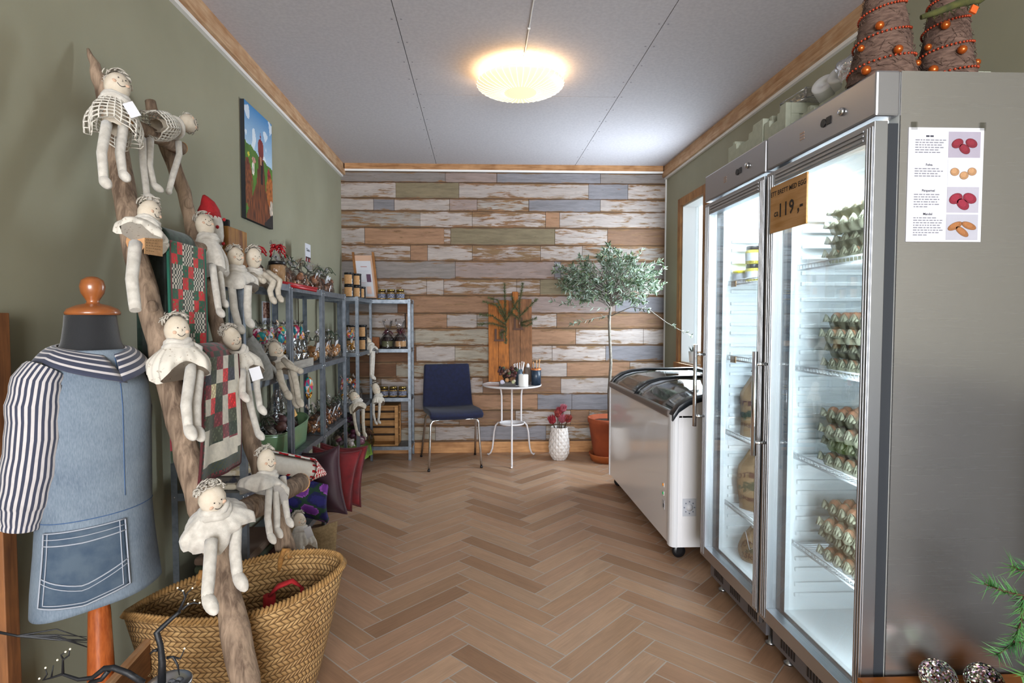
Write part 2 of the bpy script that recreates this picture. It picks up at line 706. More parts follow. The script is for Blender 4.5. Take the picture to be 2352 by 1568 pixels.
    m.link(pv, q.inputs['Scale'])
    c = m.mix(peel, q.outputs[0], wood)
    c = m.mix(m.math('MULTIPLY', m.ramp(m.math('MULTIPLY', e, n3), .22, .5), .7), c, hx('#4b3424'))
    gk = m.ramp(gr, .64, .72)
    c = m.mix(m.math('MULTIPLY', gk, .6), c, hx('#3c2a1d'))
    m.base(c)
    m.bsdf.inputs['Roughness'].default_value = .7
    m.bsdf.inputs['Specular IOR Level'].default_value = .25
    m.bump(m.math('ADD', m.math('MULTIPLY', peel, -.6), gr), .25, .003)
    return struct(mb, 'wall_back', [m.mat, mat('plank_joint', '#3b2b20', .9)])


plank_wall()

# ceiling boards with open joints
mb = MB()
for (x0, x1, y0, y1) in [(XL, -.38, YF, YB), (-.38, .24, YF, 3.585), (.24, .875, YF, 3.585), (-.38, .875, 3.585, YB), (.875, XR, YF, YB)]:
    mb.box((x0 + .002, y0 + .002, ZC), (x1 - .002, y1 - .002, ZC + .012))
mb.m = 1
mb.box((XL, YF, ZC + .013), (XR, YB, ZC + .06))
# screw heads along the joints
mb.m = 2
for x in (-.38, .875):
    for k in range(16):
        y = 1.6 + k * .22
        for dx in (-.022, .022):
            mb.lathe([(.005, 0), (.005, .0015)], (x + dx, y, ZC - .0012), n=6)
struct(mb, 'ceiling', [MW['ceil'], mat('board_joint', '#6d6b72', .9), mat('filler_spot', '#8b8890', .8)])

# pine cornice boards with a white strip under them, baseboard, corner strip
mb = MB()
mb.box((XL, YF, ZC - .075), (XL + .028, YB, ZC))
mb.box((XL, YF, ZC - .1), (XL + .04, YB, ZC - .055))
struct(mb, 'trim_1', MW['trim'])
mb = MB()
mb.box((XL, YF, ZC - .118), (XL + .02, YB, ZC - .1))
struct(mb, 'trim_2', MW['white'])
mb = MB()
mb.box((XR - .028, YF, ZC - .075), (XR, YB, ZC))
mb.box((XR - .04, YF, ZC - .1), (XR, YB, ZC - .055))
struct(mb, 'trim_3', MW['trim'])
mb = MB()
mb.box((XR - .02, YF, ZC - .118), (XR, YB, ZC - .1))
struct(mb, 'trim_4', MW['white'])
mb = MB()
mb.box((XL + .04, YB - .025, ZC - .05), (XR - .04, YB - .0005, ZC))
struct(mb, 'trim_5', MW['trimx'])
mb = MB()
mb.box((XL + .02, YB - .022, ZC - .066), (XR - .02, YB - .0005, ZC - .05))
struct(mb, 'trim_6', MW['white'])
mb = MB()
mb.box((XR - .012, YB - .012, .1), (XR - .0005, YB - .0005, ZC - .11))
struct(mb, 'trim_7', MW['white'])
mb = MB()
mb.box((XL, YB - .016, 0), (XR, YB - .0005, .098))
struct(mb, 'baseboard_back', woodmat('pine_skirting', '#c3905f', '#9a6b42', 0, 5), bevel=.002)
mb = MB()
mb.box((XL + .0005, 2.6, 0), (XL + .014, YB - .02, .09))
struct(mb, 'baseboard_left', MW['trim'])
mb = MB()
mb.box((XR - .014, 2.7, 0), (XR - .0005, YB - .02, .09))
struct(mb, 'baseboard_right', MW['trim'])

# narrow window: wooden casing, white reveal, clear pane; the overcast sky is beyond it
wn = bpy.data.objects.new('window_1', None)
COL.objects.link(wn)
wn.location = (XR, (WY0 + WY1) / 2, WZ0)
wn['kind'] = 'structure'
mb = MB()
cw = .065
mb.box((XR - .02, WY0 - cw, WZ0 - cw), (XR - .0005, WY0, WZ1 + cw))
mb.box((XR - .02, WY1, WZ0 - cw), (XR - .0005, WY1 + cw, WZ1 + cw))
mb.box((XR - .02, WY0, WZ1), (XR - .0005, WY1, WZ1 + cw))
mb.box((XR - .035, WY0 - cw - .02, WZ0 - cw), (XR - .0005, WY1 + cw + .02, WZ0))
mb.build('window_casing', woodmat('window_casing_pine', '#a97848', '#7a5231', 2, 5), wn, bevel=.002)
mb = MB()
mb.box((XR, WY0 + .0005, WZ0 + .0005), (XR + .13, WY0 + .012, WZ1))
mb.box((XR, WY1 - .012, WZ0 + .0005), (XR + .13, WY1 - .0005, WZ1))
mb.box((XR, WY0 + .012, WZ1 - .012), (XR + .13, WY1 - .012, WZ1 - .0005))
mb.box((XR, WY0 + .012, WZ0 + .0005), (XR + .13, WY1 - .012, WZ0 + .012))
mb.build('window_reveal', MW['white'], wn)
mb = MB()
mb.box((XR + .105, WY0 + .012, WZ0 + .012), (XR + .109, WY1 - .012, WZ1 - .012))
mb.build('window_pane', MW['glass'], wn)

# ------------------------------------------------------------------ ceiling lamp, cable
lamp = thing('ceiling_lamp', 'lit frosted glass dish lamp with fine ribs on the grey ceiling', 'lamp', (.236, 3.24, ZC))
prof = [(.185, 2.588), (.215, 2.574), (.242, 2.556), (.246, 2.549), (.238, 2.540), (.20, 2.522), (.15, 2.509), (.09, 2.502), (.03, 2.4995), (.0005, 2.499)]
mb = MB()
mb.lathe(prof, (.236, 3.24, 0), n=64, cap=False)
shm = NT('frosted_lamp_glass')
shm.base(hx('#f4e4c0'))
shm.setv(shm.bsdf, Roughness=.4)
shm.bsdf.inputs['Emission Color'].default_value = (1, .80, .50, 1)
shm.bsdf.inputs['Emission Strength'].default_value = .34
mb.build('lamp_shade', shm.mat, lamp)
mb = MB()
for k in range(40):
    a = 2 * PI * k / 40
    pts = [(.236 + (r + .0006) * math.cos(a), 3.24 + (r + .0006) * math.sin(a), z - .001) for r, z in prof[:-2]]
    mb.tube(pts, .0017, n=4)
rbm = mat('lamp_rib_glass', '#fff4dc', .3, emit=(1, .9, .7), estr=.62)
mb.build('glass_ribs', rbm, lamp)
mb = MB()
mb.lathe([(.06, 2.60), (.06, 2.6195)], (.236, 3.24, 0), n=24)
mb.build('ceiling_mount', MW['white'], lamp)
mb = MB()
mb.ell((.236, 3.24, 2.548), (.022, .022, .028))
mb.build('bulb', mat('lit_bulb', '#ffffff', .4, emit=(1, .8, .5), estr=8), lamp)
for a in (200, 340):
    r = math.radians(a + 0)
    mb = MB()
    p = Vector((.236 + .2 * math.cos(r), 3.24 + .2 * math.sin(r), 2.584))
    mb.bar(p, p + Vector((.012 * math.cos(r), .012 * math.sin(r), -.022)), .008, .004, up=(math.cos(r), math.sin(r), .3))
    mb.build('shade_clip', mat('brass_clip', '#8a5a2a', .35, .8), lamp)
mb = MB()
mb.tube([(.243, 3.16, ZC - .004), (.243, 2.9, ZC - .0035), (.241, 2.6, ZC - .004), (.242, 2.2, ZC - .0035), (.242, YF + .3, ZC - .004)], .0035, n=6)
for y in (3.0, 2.75, 2.5, 2.25):
    mb.box((.236, y, ZC - .010), (.248, y + .006, ZC - .001))
tag(mb.build('lamp_cable', MW['white']), 'thin white cable clipped along the ceiling to the lamp', 'cable')


# ------------------------------------------------------------------ chest freezer
def freezer():
    X0, X1, Y0, Y1 = .97, 1.66, 2.785, 4.175
    z0, zt = .075, .745
    f = thing('chest_freezer', 'white glossy chest freezer with curved glass lids beside the glass-door fridges', 'freezer', ((X0 + X1) / 2, (Y0 + Y1) / 2, 0))
    glossy = mat('glossy_white_panel', '#f9f9fc', .12, spec=.55, coat=.3)
    mb = MB()
    # shell with an open top: walls, rounded vertical front corner posts, floor
    wt = .05
    mb.box((X0 + .012, Y0 + .05, z0), (X0 + wt, Y1 - .05, zt))
    mb.box((X0 + .032, Y0, z0), (X0 + wt, Y0 + .05, zt))
    mb.box((X0 + .032, Y1 - .05, z0), (X0 + wt, Y1, zt))
    mb.box((X1 - wt, Y0, z0), (X1, Y1, zt))
    mb.box((X0 + wt, Y0, z0), (X1 - wt, Y0 + wt, zt))
    mb.box((X0 + wt, Y1 - wt, z0), (X1 - wt, Y1, zt))
    mb.box((X0 + wt, Y0 + wt, z0), (X1 - wt, Y1 - wt, z0 + .03))
    mb.build('body', glossy, f, bevel=.0015)
    mb = MB()
    mb.box((X0, Y0 + .045, z0 + .004), (X0 + .012, Y1 - .02, zt))
    mb.build('front_panel', glossy, f, bevel=.003)
    for (y, s) in ((Y0, 1), (Y1, -1)):
        mb = MB()
        yo = y - s * .001
        pts = [(X0 + .032, yo, z0)] + [(X0 + .026 - .03 * math.sin(PI / 2 - a), yo + s * (.03 - .03 * math.sin(a)), z0) for a in (PI / 2, PI * .36, PI * .25, PI * .12, 0)] + [(X0 - .004, y + s * .05, z0), (X0 + .032, y + s * .05, z0)]
        mb.prism(pts, (0, 0, zt - z0))
        mb.build('corner_post', mat('white_corner_post', '#e4e6ea', .3), f)
    # end cheeks under the curved rim
    prof = [(X0, zt), (X0 + .03, zt + .045), (X0 + .085, zt + .082), (X0 + .16, zt + .104), (X0 + .26, zt + .114), (X1 - .02, zt + .118)]
    for y in (Y0, Y1 - .03):
        mb = MB()
        mb.prism([(x, y, z - .022) for x, z in prof] + [(X1 - .02, y, zt - .01), (X0 + .012, y, zt - .01)], (0, .03, 0))
        mb.build('end_cheek', glossy, f)
    dk = mat('charcoal_frame', '#23282e', .3)
    rail = mat('brown_grey_rail', '#6a605b', .35)
    # curved dark bands at both ends and in the middle
    for y0, y1 in ((Y0 - .006, Y0 + .05), (Y1 - .05, Y1 + .006)):
        mb = MB()
        N = len(prof)
        b = mb.add([(x, y0, z - .03) for x, z in prof] + [(x, y0, z + .006) for x, z in prof] + [(x, y1, z + .006) for x, z in prof] + [(x, y1, z - .03) for x, z in prof])
        for i in range(N - 1):
            for k in range(4):
                k2 = (k + 1) % 4
                mb.face((b + k * N + i, b + k * N + i + 1, b + k2 * N + i + 1, b + k2 * N + i))
        mb.face([b, b + N, b + 2 * N, b + 3 * N], smooth=False)
        mb.face([b + N - 1, b + 4 * N - 1, b + 3 * N - 1, b + 2 * N - 1], smooth=False)
        mb.build('rim_end', dk, f, bevel=.003)
    mb = MB()
    mb.tube([(x, (Y0 + Y1) / 2, z + .004) for x, z in prof], .014, n=8)
    mb.build('lid_edge', dk, f)
    mb = MB()
    mb.box((X0 - .012, Y0 + .05, zt - .018), (X0 + .026, Y1 - .05, zt + .022))
    mb.build('front_rail', rail, f, bevel=.012)
    mb = MB()
    mb.box((X1 - .05, Y0 + .05, zt), (X1, Y1 - .05, zt + .122))
    mb.build('rear_rail', dk, f, bevel=.004)
    gm = glassmat('curved_lid_glass', (.93, .95, .95), .8, .02, .03)
    for ya, yb, dz in ((Y0 + .05, (Y0 + Y1) / 2 + .01, .002), ((Y0 + Y1) / 2 - .01, Y1 - .05, -.006)):
        mb = MB()
        P2 = prof[:-1] + [(X1 - .05, zt + .117)]

        def fn(u, v, P2=P2, ya=ya, yb=yb, dz=dz):
            k = v * (len(P2) - 1)
            i = min(int(k), len(P2) - 2)
            a = k - i
            return (P2[i][0] * (1 - a) + P2[i + 1][0] * a, ya + (yb - ya) * u, P2[i][1] * (1 - a) + P2[i + 1][1] * a + dz)
        mb.grid(fn, 4, 20)
        mb.build('glass_lid', gm, f, solid=.004)
    # frosted liner inside and packs in it
    mb = MB()
    mb.box((X0 + wt, Y0 + wt, .58), (X1 - wt, Y1 - wt, .585))
    mb.build('wire_basket_floor', mat('frosted_liner', '#9b9290', .8, c2='#c8c4c4', scale=14), f)
    for (x, y) in ((X0 + .06, Y0 + .06), (X0 + .06, Y1 - .08), (X1 - .08, Y0 + .06), (X1 - .08, Y1 - .08)):
        mb = MB()
        R = Matrix.Rotation(PI / 2, 3, 'X')
        mb.lathe([(.010, -.012), (.03, -.012), (.034, -.006), (.034, .006), (.03, .012), (.010, .012)], (x, y, .034), n=18, R=R)
        mb.box((x - .014, y - .018, .03), (x + .014, y + .018, z0))
        mb.build('caster', MW['black'], f)
    # control face at the near end: dial plate, service panel, cable hole, screw caps
    mb = MB()
    mb.box((X0 + .055, Y0 - .003, .235), (X0 + .125, Y0, .325))
    ring = MB()
    for k in range(8):
        a = 2 * PI * k / 8
        ring.lathe([(.0035, 0), (.0035, .002)], (X0 + .09 + .026 * math.cos(a), Y0 - .003, .28 + .030 * math.sin(a)), n=8, R=Matrix.Rotation(PI / 2, 3, 'X'))
    d = mb.build('dial_plate', mat('pale_plate', '#d5d9e2', .4), f, bevel=.001)
    ring.build('dial_marks', mat('dial_mark_grey', '#7c8698', .5), d)
    mb = MB()
    mb.lathe([(.018, 0), (.018, .004), (.004, .009), (.0005, .009)], (X0 + .09, Y0 - .003, .28), n=20, R=Matrix.Rotation(PI / 2, 3, 'X'))
    mb.build('dial_knob', mat('pale_knob', '#e6e9f0', .4), d)
    mb = MB()
    mb.box((X0 + .165, Y0 - .0025, .13), (X0 + .40, Y0, .39))
    p = mb.build('service_panel', mat('panel_white', '#dfe3ea', .35), f, bevel=.001)
    for z in (.375, .31, .225):
        mb = MB()
        mb.lathe([(.005, 0), (.005, .003)], (X0 + .178 + (.0 if z > .35 else .012), Y0 - .0025, z), n=10, R=Matrix.Rotation(PI / 2, 3, 'X'))
        mb.build('screw_cap', MW['black'], p)
    mb = MB()
    mb.tube([(X0 + .20 + .022 * math.cos(a), Y0 - .002, .425 + .026 * math.sin(a)) for a in [k * PI / 10 for k in range(20)]], .004, n=6, closed=True)
    mb.build('cable_grommet', MW['black'], f)
    for nm, z, c, lab in (('orange_lamp', .36, '#c87a1e', 'small orange indicator lamp'), ('green_lamp', .315, '#1e9b55', 'small green indicator lamp')):
        mb = MB()
        mb.box((X0 - .002, Y0 + .115, z - .011), (X0 + .002, Y0 + .137, z + .011))
        h = mb.build('indicator_plate', MW['white'], f)
        mb = MB()
        mb.ell((X0 - .002, Y0 + .126, z), (.004, .008, .008), 10, 6)
        tag(mb.build('indicator_lens', mat(nm + '_lens', c, .25, emit=c, estr=.25), h), lab)
    mb = MB()
    mb.box((X0 - .0015, Y0 + .105, .235), (X0 + .001, Y0 + .14, .28))
    h = mb.build('rating_sticker', MW['paper'], f)
    mb = MB()
    mb.box((X0 - .0022, Y0 + .112, .243), (X0 - .0014, Y0 + .126, .262))
    mb.build('sticker_print', mat('sticker_grey', '#5b5f66', .8), h)


freezer()


# ------------------------------------------------------------------ glass-door fridges
FX, FXB = 1.02, 1.69            # door face, back
FZ0, FZ1 = .15, 1.74            # door bottom / top
liner = mat('white_liner', '#e9eef0', .45)
wire = mat('white_wire', '#eef1f4', .4)
sheet = NT('stainless_side_panel')
_v = sheet.coords((.6, 1, 260))
_n = sheet.noise(_v, 6, 4)
sheet.base(hx('#c2c0be'))
sheet.setv(sheet.bsdf, Metallic=.88)
sheet.link(sheet.math('MULTIPLY_ADD', _n, .02, .26), sheet.bsdf.inputs['Roughness'])
_v = sheet.coords((2.2, 1, 2.2))
sheet.bump(sheet.noise(_v, 1.6, 2), .06, .03)


def fridge(Y0, Y1, label, shelves, panel_side):
    f = thing('glass_door_fridge', label, 'fridge', ((FX + FXB) / 2, (Y0 + Y1) / 2, 0))
    bx = 1.085                   # body front plane
    wt = .045
    top = 1.865
    mb = MB()
    mb.box((bx, Y0, .13), (FXB, Y0 + .004, top))
    mb.build('side_panel', sheet.mat, f)
    mb = MB()
    mb.box((bx, Y1 - .004, .13), (FXB, Y1, top))
    mb.build('side_panel', sheet.mat, f)
    mb = MB()
    mb.box((bx, Y0 + .004, .13), (FXB, Y0 + wt, top))
    mb.box((bx, Y1 - wt, .13), (FXB, Y1 - .004, top))
    mb.box((FXB - wt, Y0 + wt, .13), (FXB, Y1 - wt, top))
    mb.box((bx, Y0 + wt, .13), (FXB - wt, Y1 - wt, .19))
    mb.box((bx, Y0 + wt, 1.80), (FXB - wt, Y1 - wt, top))
    # moulded rib pairs that carry the shelves
    z = .24
    while z < 1.60:
        for dz in (0, .038):
            for ya, yb in ((Y0 + wt, Y0 + wt + .010), (Y1 - wt - .010, Y1 - wt)):
                mb.prism([(bx + .04, ya, z + dz), (bx + .04, yb, z + dz), (bx + .04, yb, z + dz + .014), (bx + .04, ya, z + dz + .014)], (FXB - wt - bx - .08, 0, 0))
        z += .092
    mb.build('liner', liner, f, bevel=.002)
    mb = MB()
    mb.box((bx - .028, Y0 + .008, FZ0 + .005), (bx, Y0 + wt, FZ1 - .005))
    mb.box((bx - .028, Y1 - wt - .012, FZ0 + .005), (bx, Y1 - .012, FZ1 - .005))
    mb.box((bx - .028, Y0 + wt, FZ0 + .005), (bx, Y1 - wt, FZ0 + .035))
    mb.box((bx - .028, Y0 + wt, FZ1 - .035), (bx, Y1 - wt, FZ1 - .005))
    mb.build('door_gasket', MW['dark'], f)
    # header with lock and thermometer
    mb = MB()
    zz = FZ1 + .012
    mb.box((FX, Y0 + .002, zz), (bx, Y1 - .002, top + .003))
    h = mb.build('header', mat('header_aluminium', '#aeaeb2', .32, .85), f, bevel=.006)
    yc = Y0 + (Y1 - Y0) * .40
    R = Matrix.Rotation(-PI / 2, 3, 'Y')
    mb = MB()
    mb.lathe([(.011, 0), (.011, .006), (.008, .009), (.0005, .009)], (FX - .0005, yc - .085, zz + .058), n=18, R=R)
    mb.build('lock', MW['chrome'], h)
    mb = MB()
    mb.lathe([(.012, 0), (.012, .003)], (FX - .0005, yc, zz + .055), n=16, R=R, sy=1)
    mb.box((FX - .003, yc - .034, zz + .045), (FX, yc - .014, zz + .066))
    mb.build('thermometer', MW['black'], h)
    mb = MB()
    for k in range(3):
        mb.box((FX - .001, yc + .10, zz + .042 + k * .009), (FX, yc + .125, zz + .047 + k * .009))
    mb.build('header_marking', mat('header_mark', '#a88f80', .5), h)
    # door
    sw = .05
    sn = .034
    d = bpy.data.objects.new('door', None)
    COL.objects.link(d)
    d.parent = f
    d.location = (FX - f.location.x, 0, 0)
    mb = MB()
    ya, yb = Y0 + .004, Y1 - .004
    mb.box((FX, ya, FZ0), (FX + .036, ya + sn, FZ1))
    mb.box((FX, yb - sw, FZ0), (FX + .036, yb, FZ1))
    mb.box((FX, ya + sn, FZ0), (FX + .036, yb - sw, FZ0 + sw))
    mb.box((FX, ya + sn, FZ1 - sw), (FX + .036, yb - sw, FZ1))
    for k in range(3):           # fluting along the stiles
        for y in (ya + .004 + k * .010, yb - .018 - k * .013):
            mb.box((FX - .003, y, FZ0 + .012), (FX, y + .006, FZ1 - .012))
    for k in range(3):
        z = FZ1 - .018 - k * .012
        mb.box((FX - .003, ya + .04, z), (FX, yb - .06, z + .006))
    mb.build('door_frame', MW['alu'], d, bevel=.0015)
    mb = MB()
    mb.box((FX + .012, ya + sn - .004, FZ0 + sw - .004), (FX + .020, yb - sw + .004, FZ1 - sw + .004))
    mb.build('door_glass', MW['glass'], d)
    # long bar handle on the side away from the shop front
    hy = yb - .028
    mb = MB()
    mb.tube([(FX - .045, hy, .745), (FX - .045, hy, 1.115)], .009, n=12)
    for z in (.79, 1.07):
        mb.tube([(FX - .045, hy, z), (FX, hy, z)], .006, n=8)
    mb.build('door_handle', MW['chrome'], d)
    # plinth with vent slots and levelling feet
    mb = MB()
    mb.box((bx - .02, Y0 + .02, .055), (FXB - .02, Y1 - .02, .13))
    pl_ = mb.build('plinth', mat('plinth_grey', '#77757a', .5, .4), f)
    for g in range(3):
        mb = MB()
        for k in range(6):
            y = Y0 + .07 + g * .16 + k * .016
            mb.box((bx - .0215, y, .072), (bx - .0195, y + .008, .115))
        mb.build('vent_slots', MW['black'], pl_)
    for y in (Y0 + .06, Y1 - .06):
        for x in (bx + .02, FXB - .08):
            mb = MB()
            mb.lathe([(.018, 0), (.018, .008), (.008, .012), (.008, .056)], (x, y, 0), n=12)
            mb.build('foot', MW['steel'], f)
    mb = MB()
    mb.bar((FX + .02, Y0 + .012, FZ0 - .004), (FX + .02, Y0 + .012, FZ0 - .04), .02, .006, up=(0, 1, 0))
    mb.build('lower_hinge', MW['chrome'], f)
    # tube lamp at the top of the cabinet
    mb = MB()
    for x in (1.16, 1.20):
        mb.tube([(x, Y0 + .07, 1.785), (x, Y1 - .07, 1.785)], .009, n=8)
    mb.build('lamp_tube', mat('cold_tube', '#ffffff', .4, emit=(.88, .96, 1), estr=4.5), f)
    # wire shelves
    for z in shelves:
        mb = MB()
        xa, xb = 1.115, FXB - wt - .02
        for y in (Y0 + wt + .006, Y1 - wt - .006):
            mb.tube([(xa, y, z - .004), (xb, y, z - .004)], .003, n=6)
        for x in (xa, (xa + xb) / 2, xb):
            mb.tube([(x, Y0 + wt + .004, z - .006), (x, Y1 - wt - .004, z - .006)], .0035, n=6)
        mb.tube([(xa, Y0 + wt + .004, z + .012), (xa, Y1 - wt - .004, z + .012)], .003, n=6)
        n = 26
        for k in range(n):
            y = Y0 + wt + .012 + (Y1 - Y0 - 2 * wt - .024) * k / (n - 1)
            mb.tube([(xa, y, z + .012), (xa, y, z - .002), (xb, y, z - .002)], .0017, n=4)
        mb.build('wire_shelf', wire, f)
    return f


F1Y0, F1Y1, F2Y0, F2Y1 = 1.44, 1.995, 2.003, 2.545
F1S = [1.405, 1.055, .745, .435]
F2S = [1.385, 1.055, .72, .40]
fridge(F1Y0, F1Y1, 'stainless glass-door fridge stocked with stacked egg trays', F1S, True)
fridge(F2Y0, F2Y1, 'stainless glass-door fridge holding brown paper potato sacks', F2S, False)

# ------------------------------------------------------------------ eggs and trays
tray_m = mat('grey_green_pulp', '#a9a78e', .95, c2='#989780', scale=50, bump=.25, bscale=300)
egg_m = mat('brown_egg_shell', '#a97352', .5, c2='#b98462', scale=9, bump=.05, bscale=300)
egg_l = mat('pale_egg_shell', '#c9a084', .5, c2='#d3ad92', scale=9, bump=.05, bscale=300)
CELL = .047


def tray_mesh():
    mb = MB()
    nx, ny = 6, 5
    W, D = nx * CELL, ny * CELL

    def h(x, y):
        a, b = x / CELL * PI, y / CELL * PI
        cup = abs(math.sin(a)) * abs(math.sin(b))
        peak = abs(math.cos(a)) * abs(math.cos(b))
        return .030 - .026 * min(1, cup * 1.7) + .021 * max(0, peak - .35) / .65

    def fn(u, v):
        x, y = u * W, v * D
        return (x - W / 2, y - D / 2, h(x, y))
    mb.grid(fn, 48, 40)
    # flat flange round the edge
    e = .008
    for (a, b, ou) in (((-W / 2, -D / 2), (W / 2, -D / 2), (0, -1)), ((W / 2, D / 2), (-W / 2, D / 2), (0, 1)), ((-W / 2, D / 2), (-W / 2, -D / 2), (-1, 0)), ((W / 2, -D / 2), (W / 2, D / 2), (1, 0))):
        n = 20
        for k in range(n):
            p = [a[i] + (b[i] - a[i]) * k / n for i in (0, 1)]
            q = [a[i] + (b[i] - a[i]) * (k + 1) / n for i in (0, 1)]
            zp = .026
            mb.poly([(p[0], p[1], h(p[0] + W / 2, p[1] + D / 2)), (p[0] + ou[0] * e, p[1] + ou[1] * e, zp), (q[0] + ou[0] * e, q[1] + ou[1] * e, zp), (q[0], q[1], h(q[0] + W / 2, q[1] + D / 2))])
    return mb


_tray = tray_mesh().build('egg_tray', tray_m, solid=.0022)
_egg = MB()
_egg.ell((0, 0, 0), (.0195, .0195, .0262), 14, 10, fn=lambda q: 1 - .09 * max(0, q.z) * (1 - abs(q.z) * .3))
_egg = _egg.build('egg', egg_m)
_eggp = MB()
_eggp.ell((0, 0, 0), (.0195, .0195, .0262), 14, 10, fn=lambda q: 1 - .09 * max(0, q.z) * (1 - abs(q.z) * .3))
_eggp = _eggp.build('egg', egg_l)
_first = {'t': True, 'e': True, 'p': True}


def put(proto, key, loc, rot, label, cat, group):
    if _first[key]:
        o = proto
        _first[key] = False
    else:
        o = proto.copy()
        COL.objects.link(o)
    o.location = loc
    o.rotation_euler = rot
    return tag(o, label, cat, group)


rnd = random.Random(11)
PITCH = .047
names = ['topmost', 'second', 'third', 'fourth', 'fifth']
where = ['on the top fridge shelf', 'on the second fridge shelf', 'on the third fridge shelf', 'on the lowest fridge shelf']
for si, (z, n, pale) in enumerate(((F1S[0], 4, True), (F1S[1], 4, False), (F1S[2], 4, False), (F1S[3], 4, False))):
    for k in range(n):
        lvl = n - 1 - k
        cx, cy = 1.268 + rnd.uniform(-.004, .004), 1.700 + rnd.uniform(-.005, .005)
        rz = rnd.uniform(-.03, .03) + (PI / 2 if k % 2 else 0)
        zz = z - .002 + k * PITCH
        tilt = (0, 0, rz)
        put(_tray, 't', (cx, cy, zz), tilt, 'grey pulp egg tray, %s of the stack %s' % (names[lvl], where[si]), 'egg tray', 'egg trays in the fridge')
        Rm = Matrix.Rotation(rz, 3, 'Z')
        for i in range(6):
            for j in range(5):
                if lvl > 0:
                    # in the lower trays only eggs along the open sides can be seen
                    q = Rm @ Vector(((i + .5 - 3) * CELL, (j + .5 - 2.5) * CELL, 0))
                    if not (q.x < -.085 or (q.y < -.09 and i % 2 == 0)) or rnd.random() < .12:
                        continue
                elif rnd.random() < .03:
                    continue
                q = Rm @ Vector(((i + .5 - 3) * CELL, (j + .5 - 2.5) * CELL, 0))
                ez = zz + (.0365 if lvl == 0 else .0288)
                lab = ('%s egg in the topmost tray %s' % ('pale' if pale else 'brown', where[si])) if lvl == 0 else 'brown egg peeping from the %s tray %s' % (names[lvl], where[si])
                P_, K_ = (_eggp, 'p') if (pale and lvl == 0) else (_egg, 'e')
                eo = put(P_, K_, (cx + q.x, cy + q.y, ez), (rnd.uniform(-.12, .12), rnd.uniform(-.12, .12), rnd.uniform(0, 6)), lab, 'egg',
                    'eggs in the %s tray %s' % (names[lvl], where[si]))
                if lvl > 0:
                    eo.scale = (.88, .88, .86)


# ------------------------------------------------------------------ paper potato sacks
def text_mesh(s, size, align='CENTER'):
    c = bpy.data.curves.new('txt', 'FONT')
    c.body = s
    c.size = size
    c.offset = size * .02
    c.align_x = align
    c.align_y = 'CENTER'
    c.resolution_u = 2
    o = bpy.data.objects.new('txt', c)
    COL.objects.link(o)
    dg = bpy.context.evaluated_depsgraph_get()
    dg.update()
    me = bpy.data.meshes.new_from_object(o.evaluated_get(dg))
    bpy.data.objects.remove(o)
    bpy.data.curves.remove(c)
    vs = [tuple(v.co) for v in me.vertices]
    fs = [tuple(p.vertices) for p in me.polygons]
    bpy.data.meshes.remove(me)
    return vs, fs


def text_on(mb, s, size, o, ux, uy, align='CENTER', bend=None):
    """lettering laid in the plane spanned by ux, uy at o (flat shapes in the mesh)"""
    vs, fs = text_mesh(s, size, align)
    o, ux, uy = Vector(o), Vector(ux).normalized(), Vector(uy).normalized()
    pts = [o + ux * x + uy * y for x, y, z in vs]
    if bend:
        pts = [bend(p) for p in pts]
    b = mb.add(pts)
    for f in fs:
        mb.face([b + i for i in f], smooth=False)


sackm = mat('brown_sack_paper', '#8f7455', .85, c2='#7f6547', scale=14, bump=.5, bscale=22)
inkm = mat('dark_red_ink', '#4a2a22', .9)
inkg = mat('green_black_ink', '#38402c', .9)
orange = mat('orange_card', '#b5714a', .8)


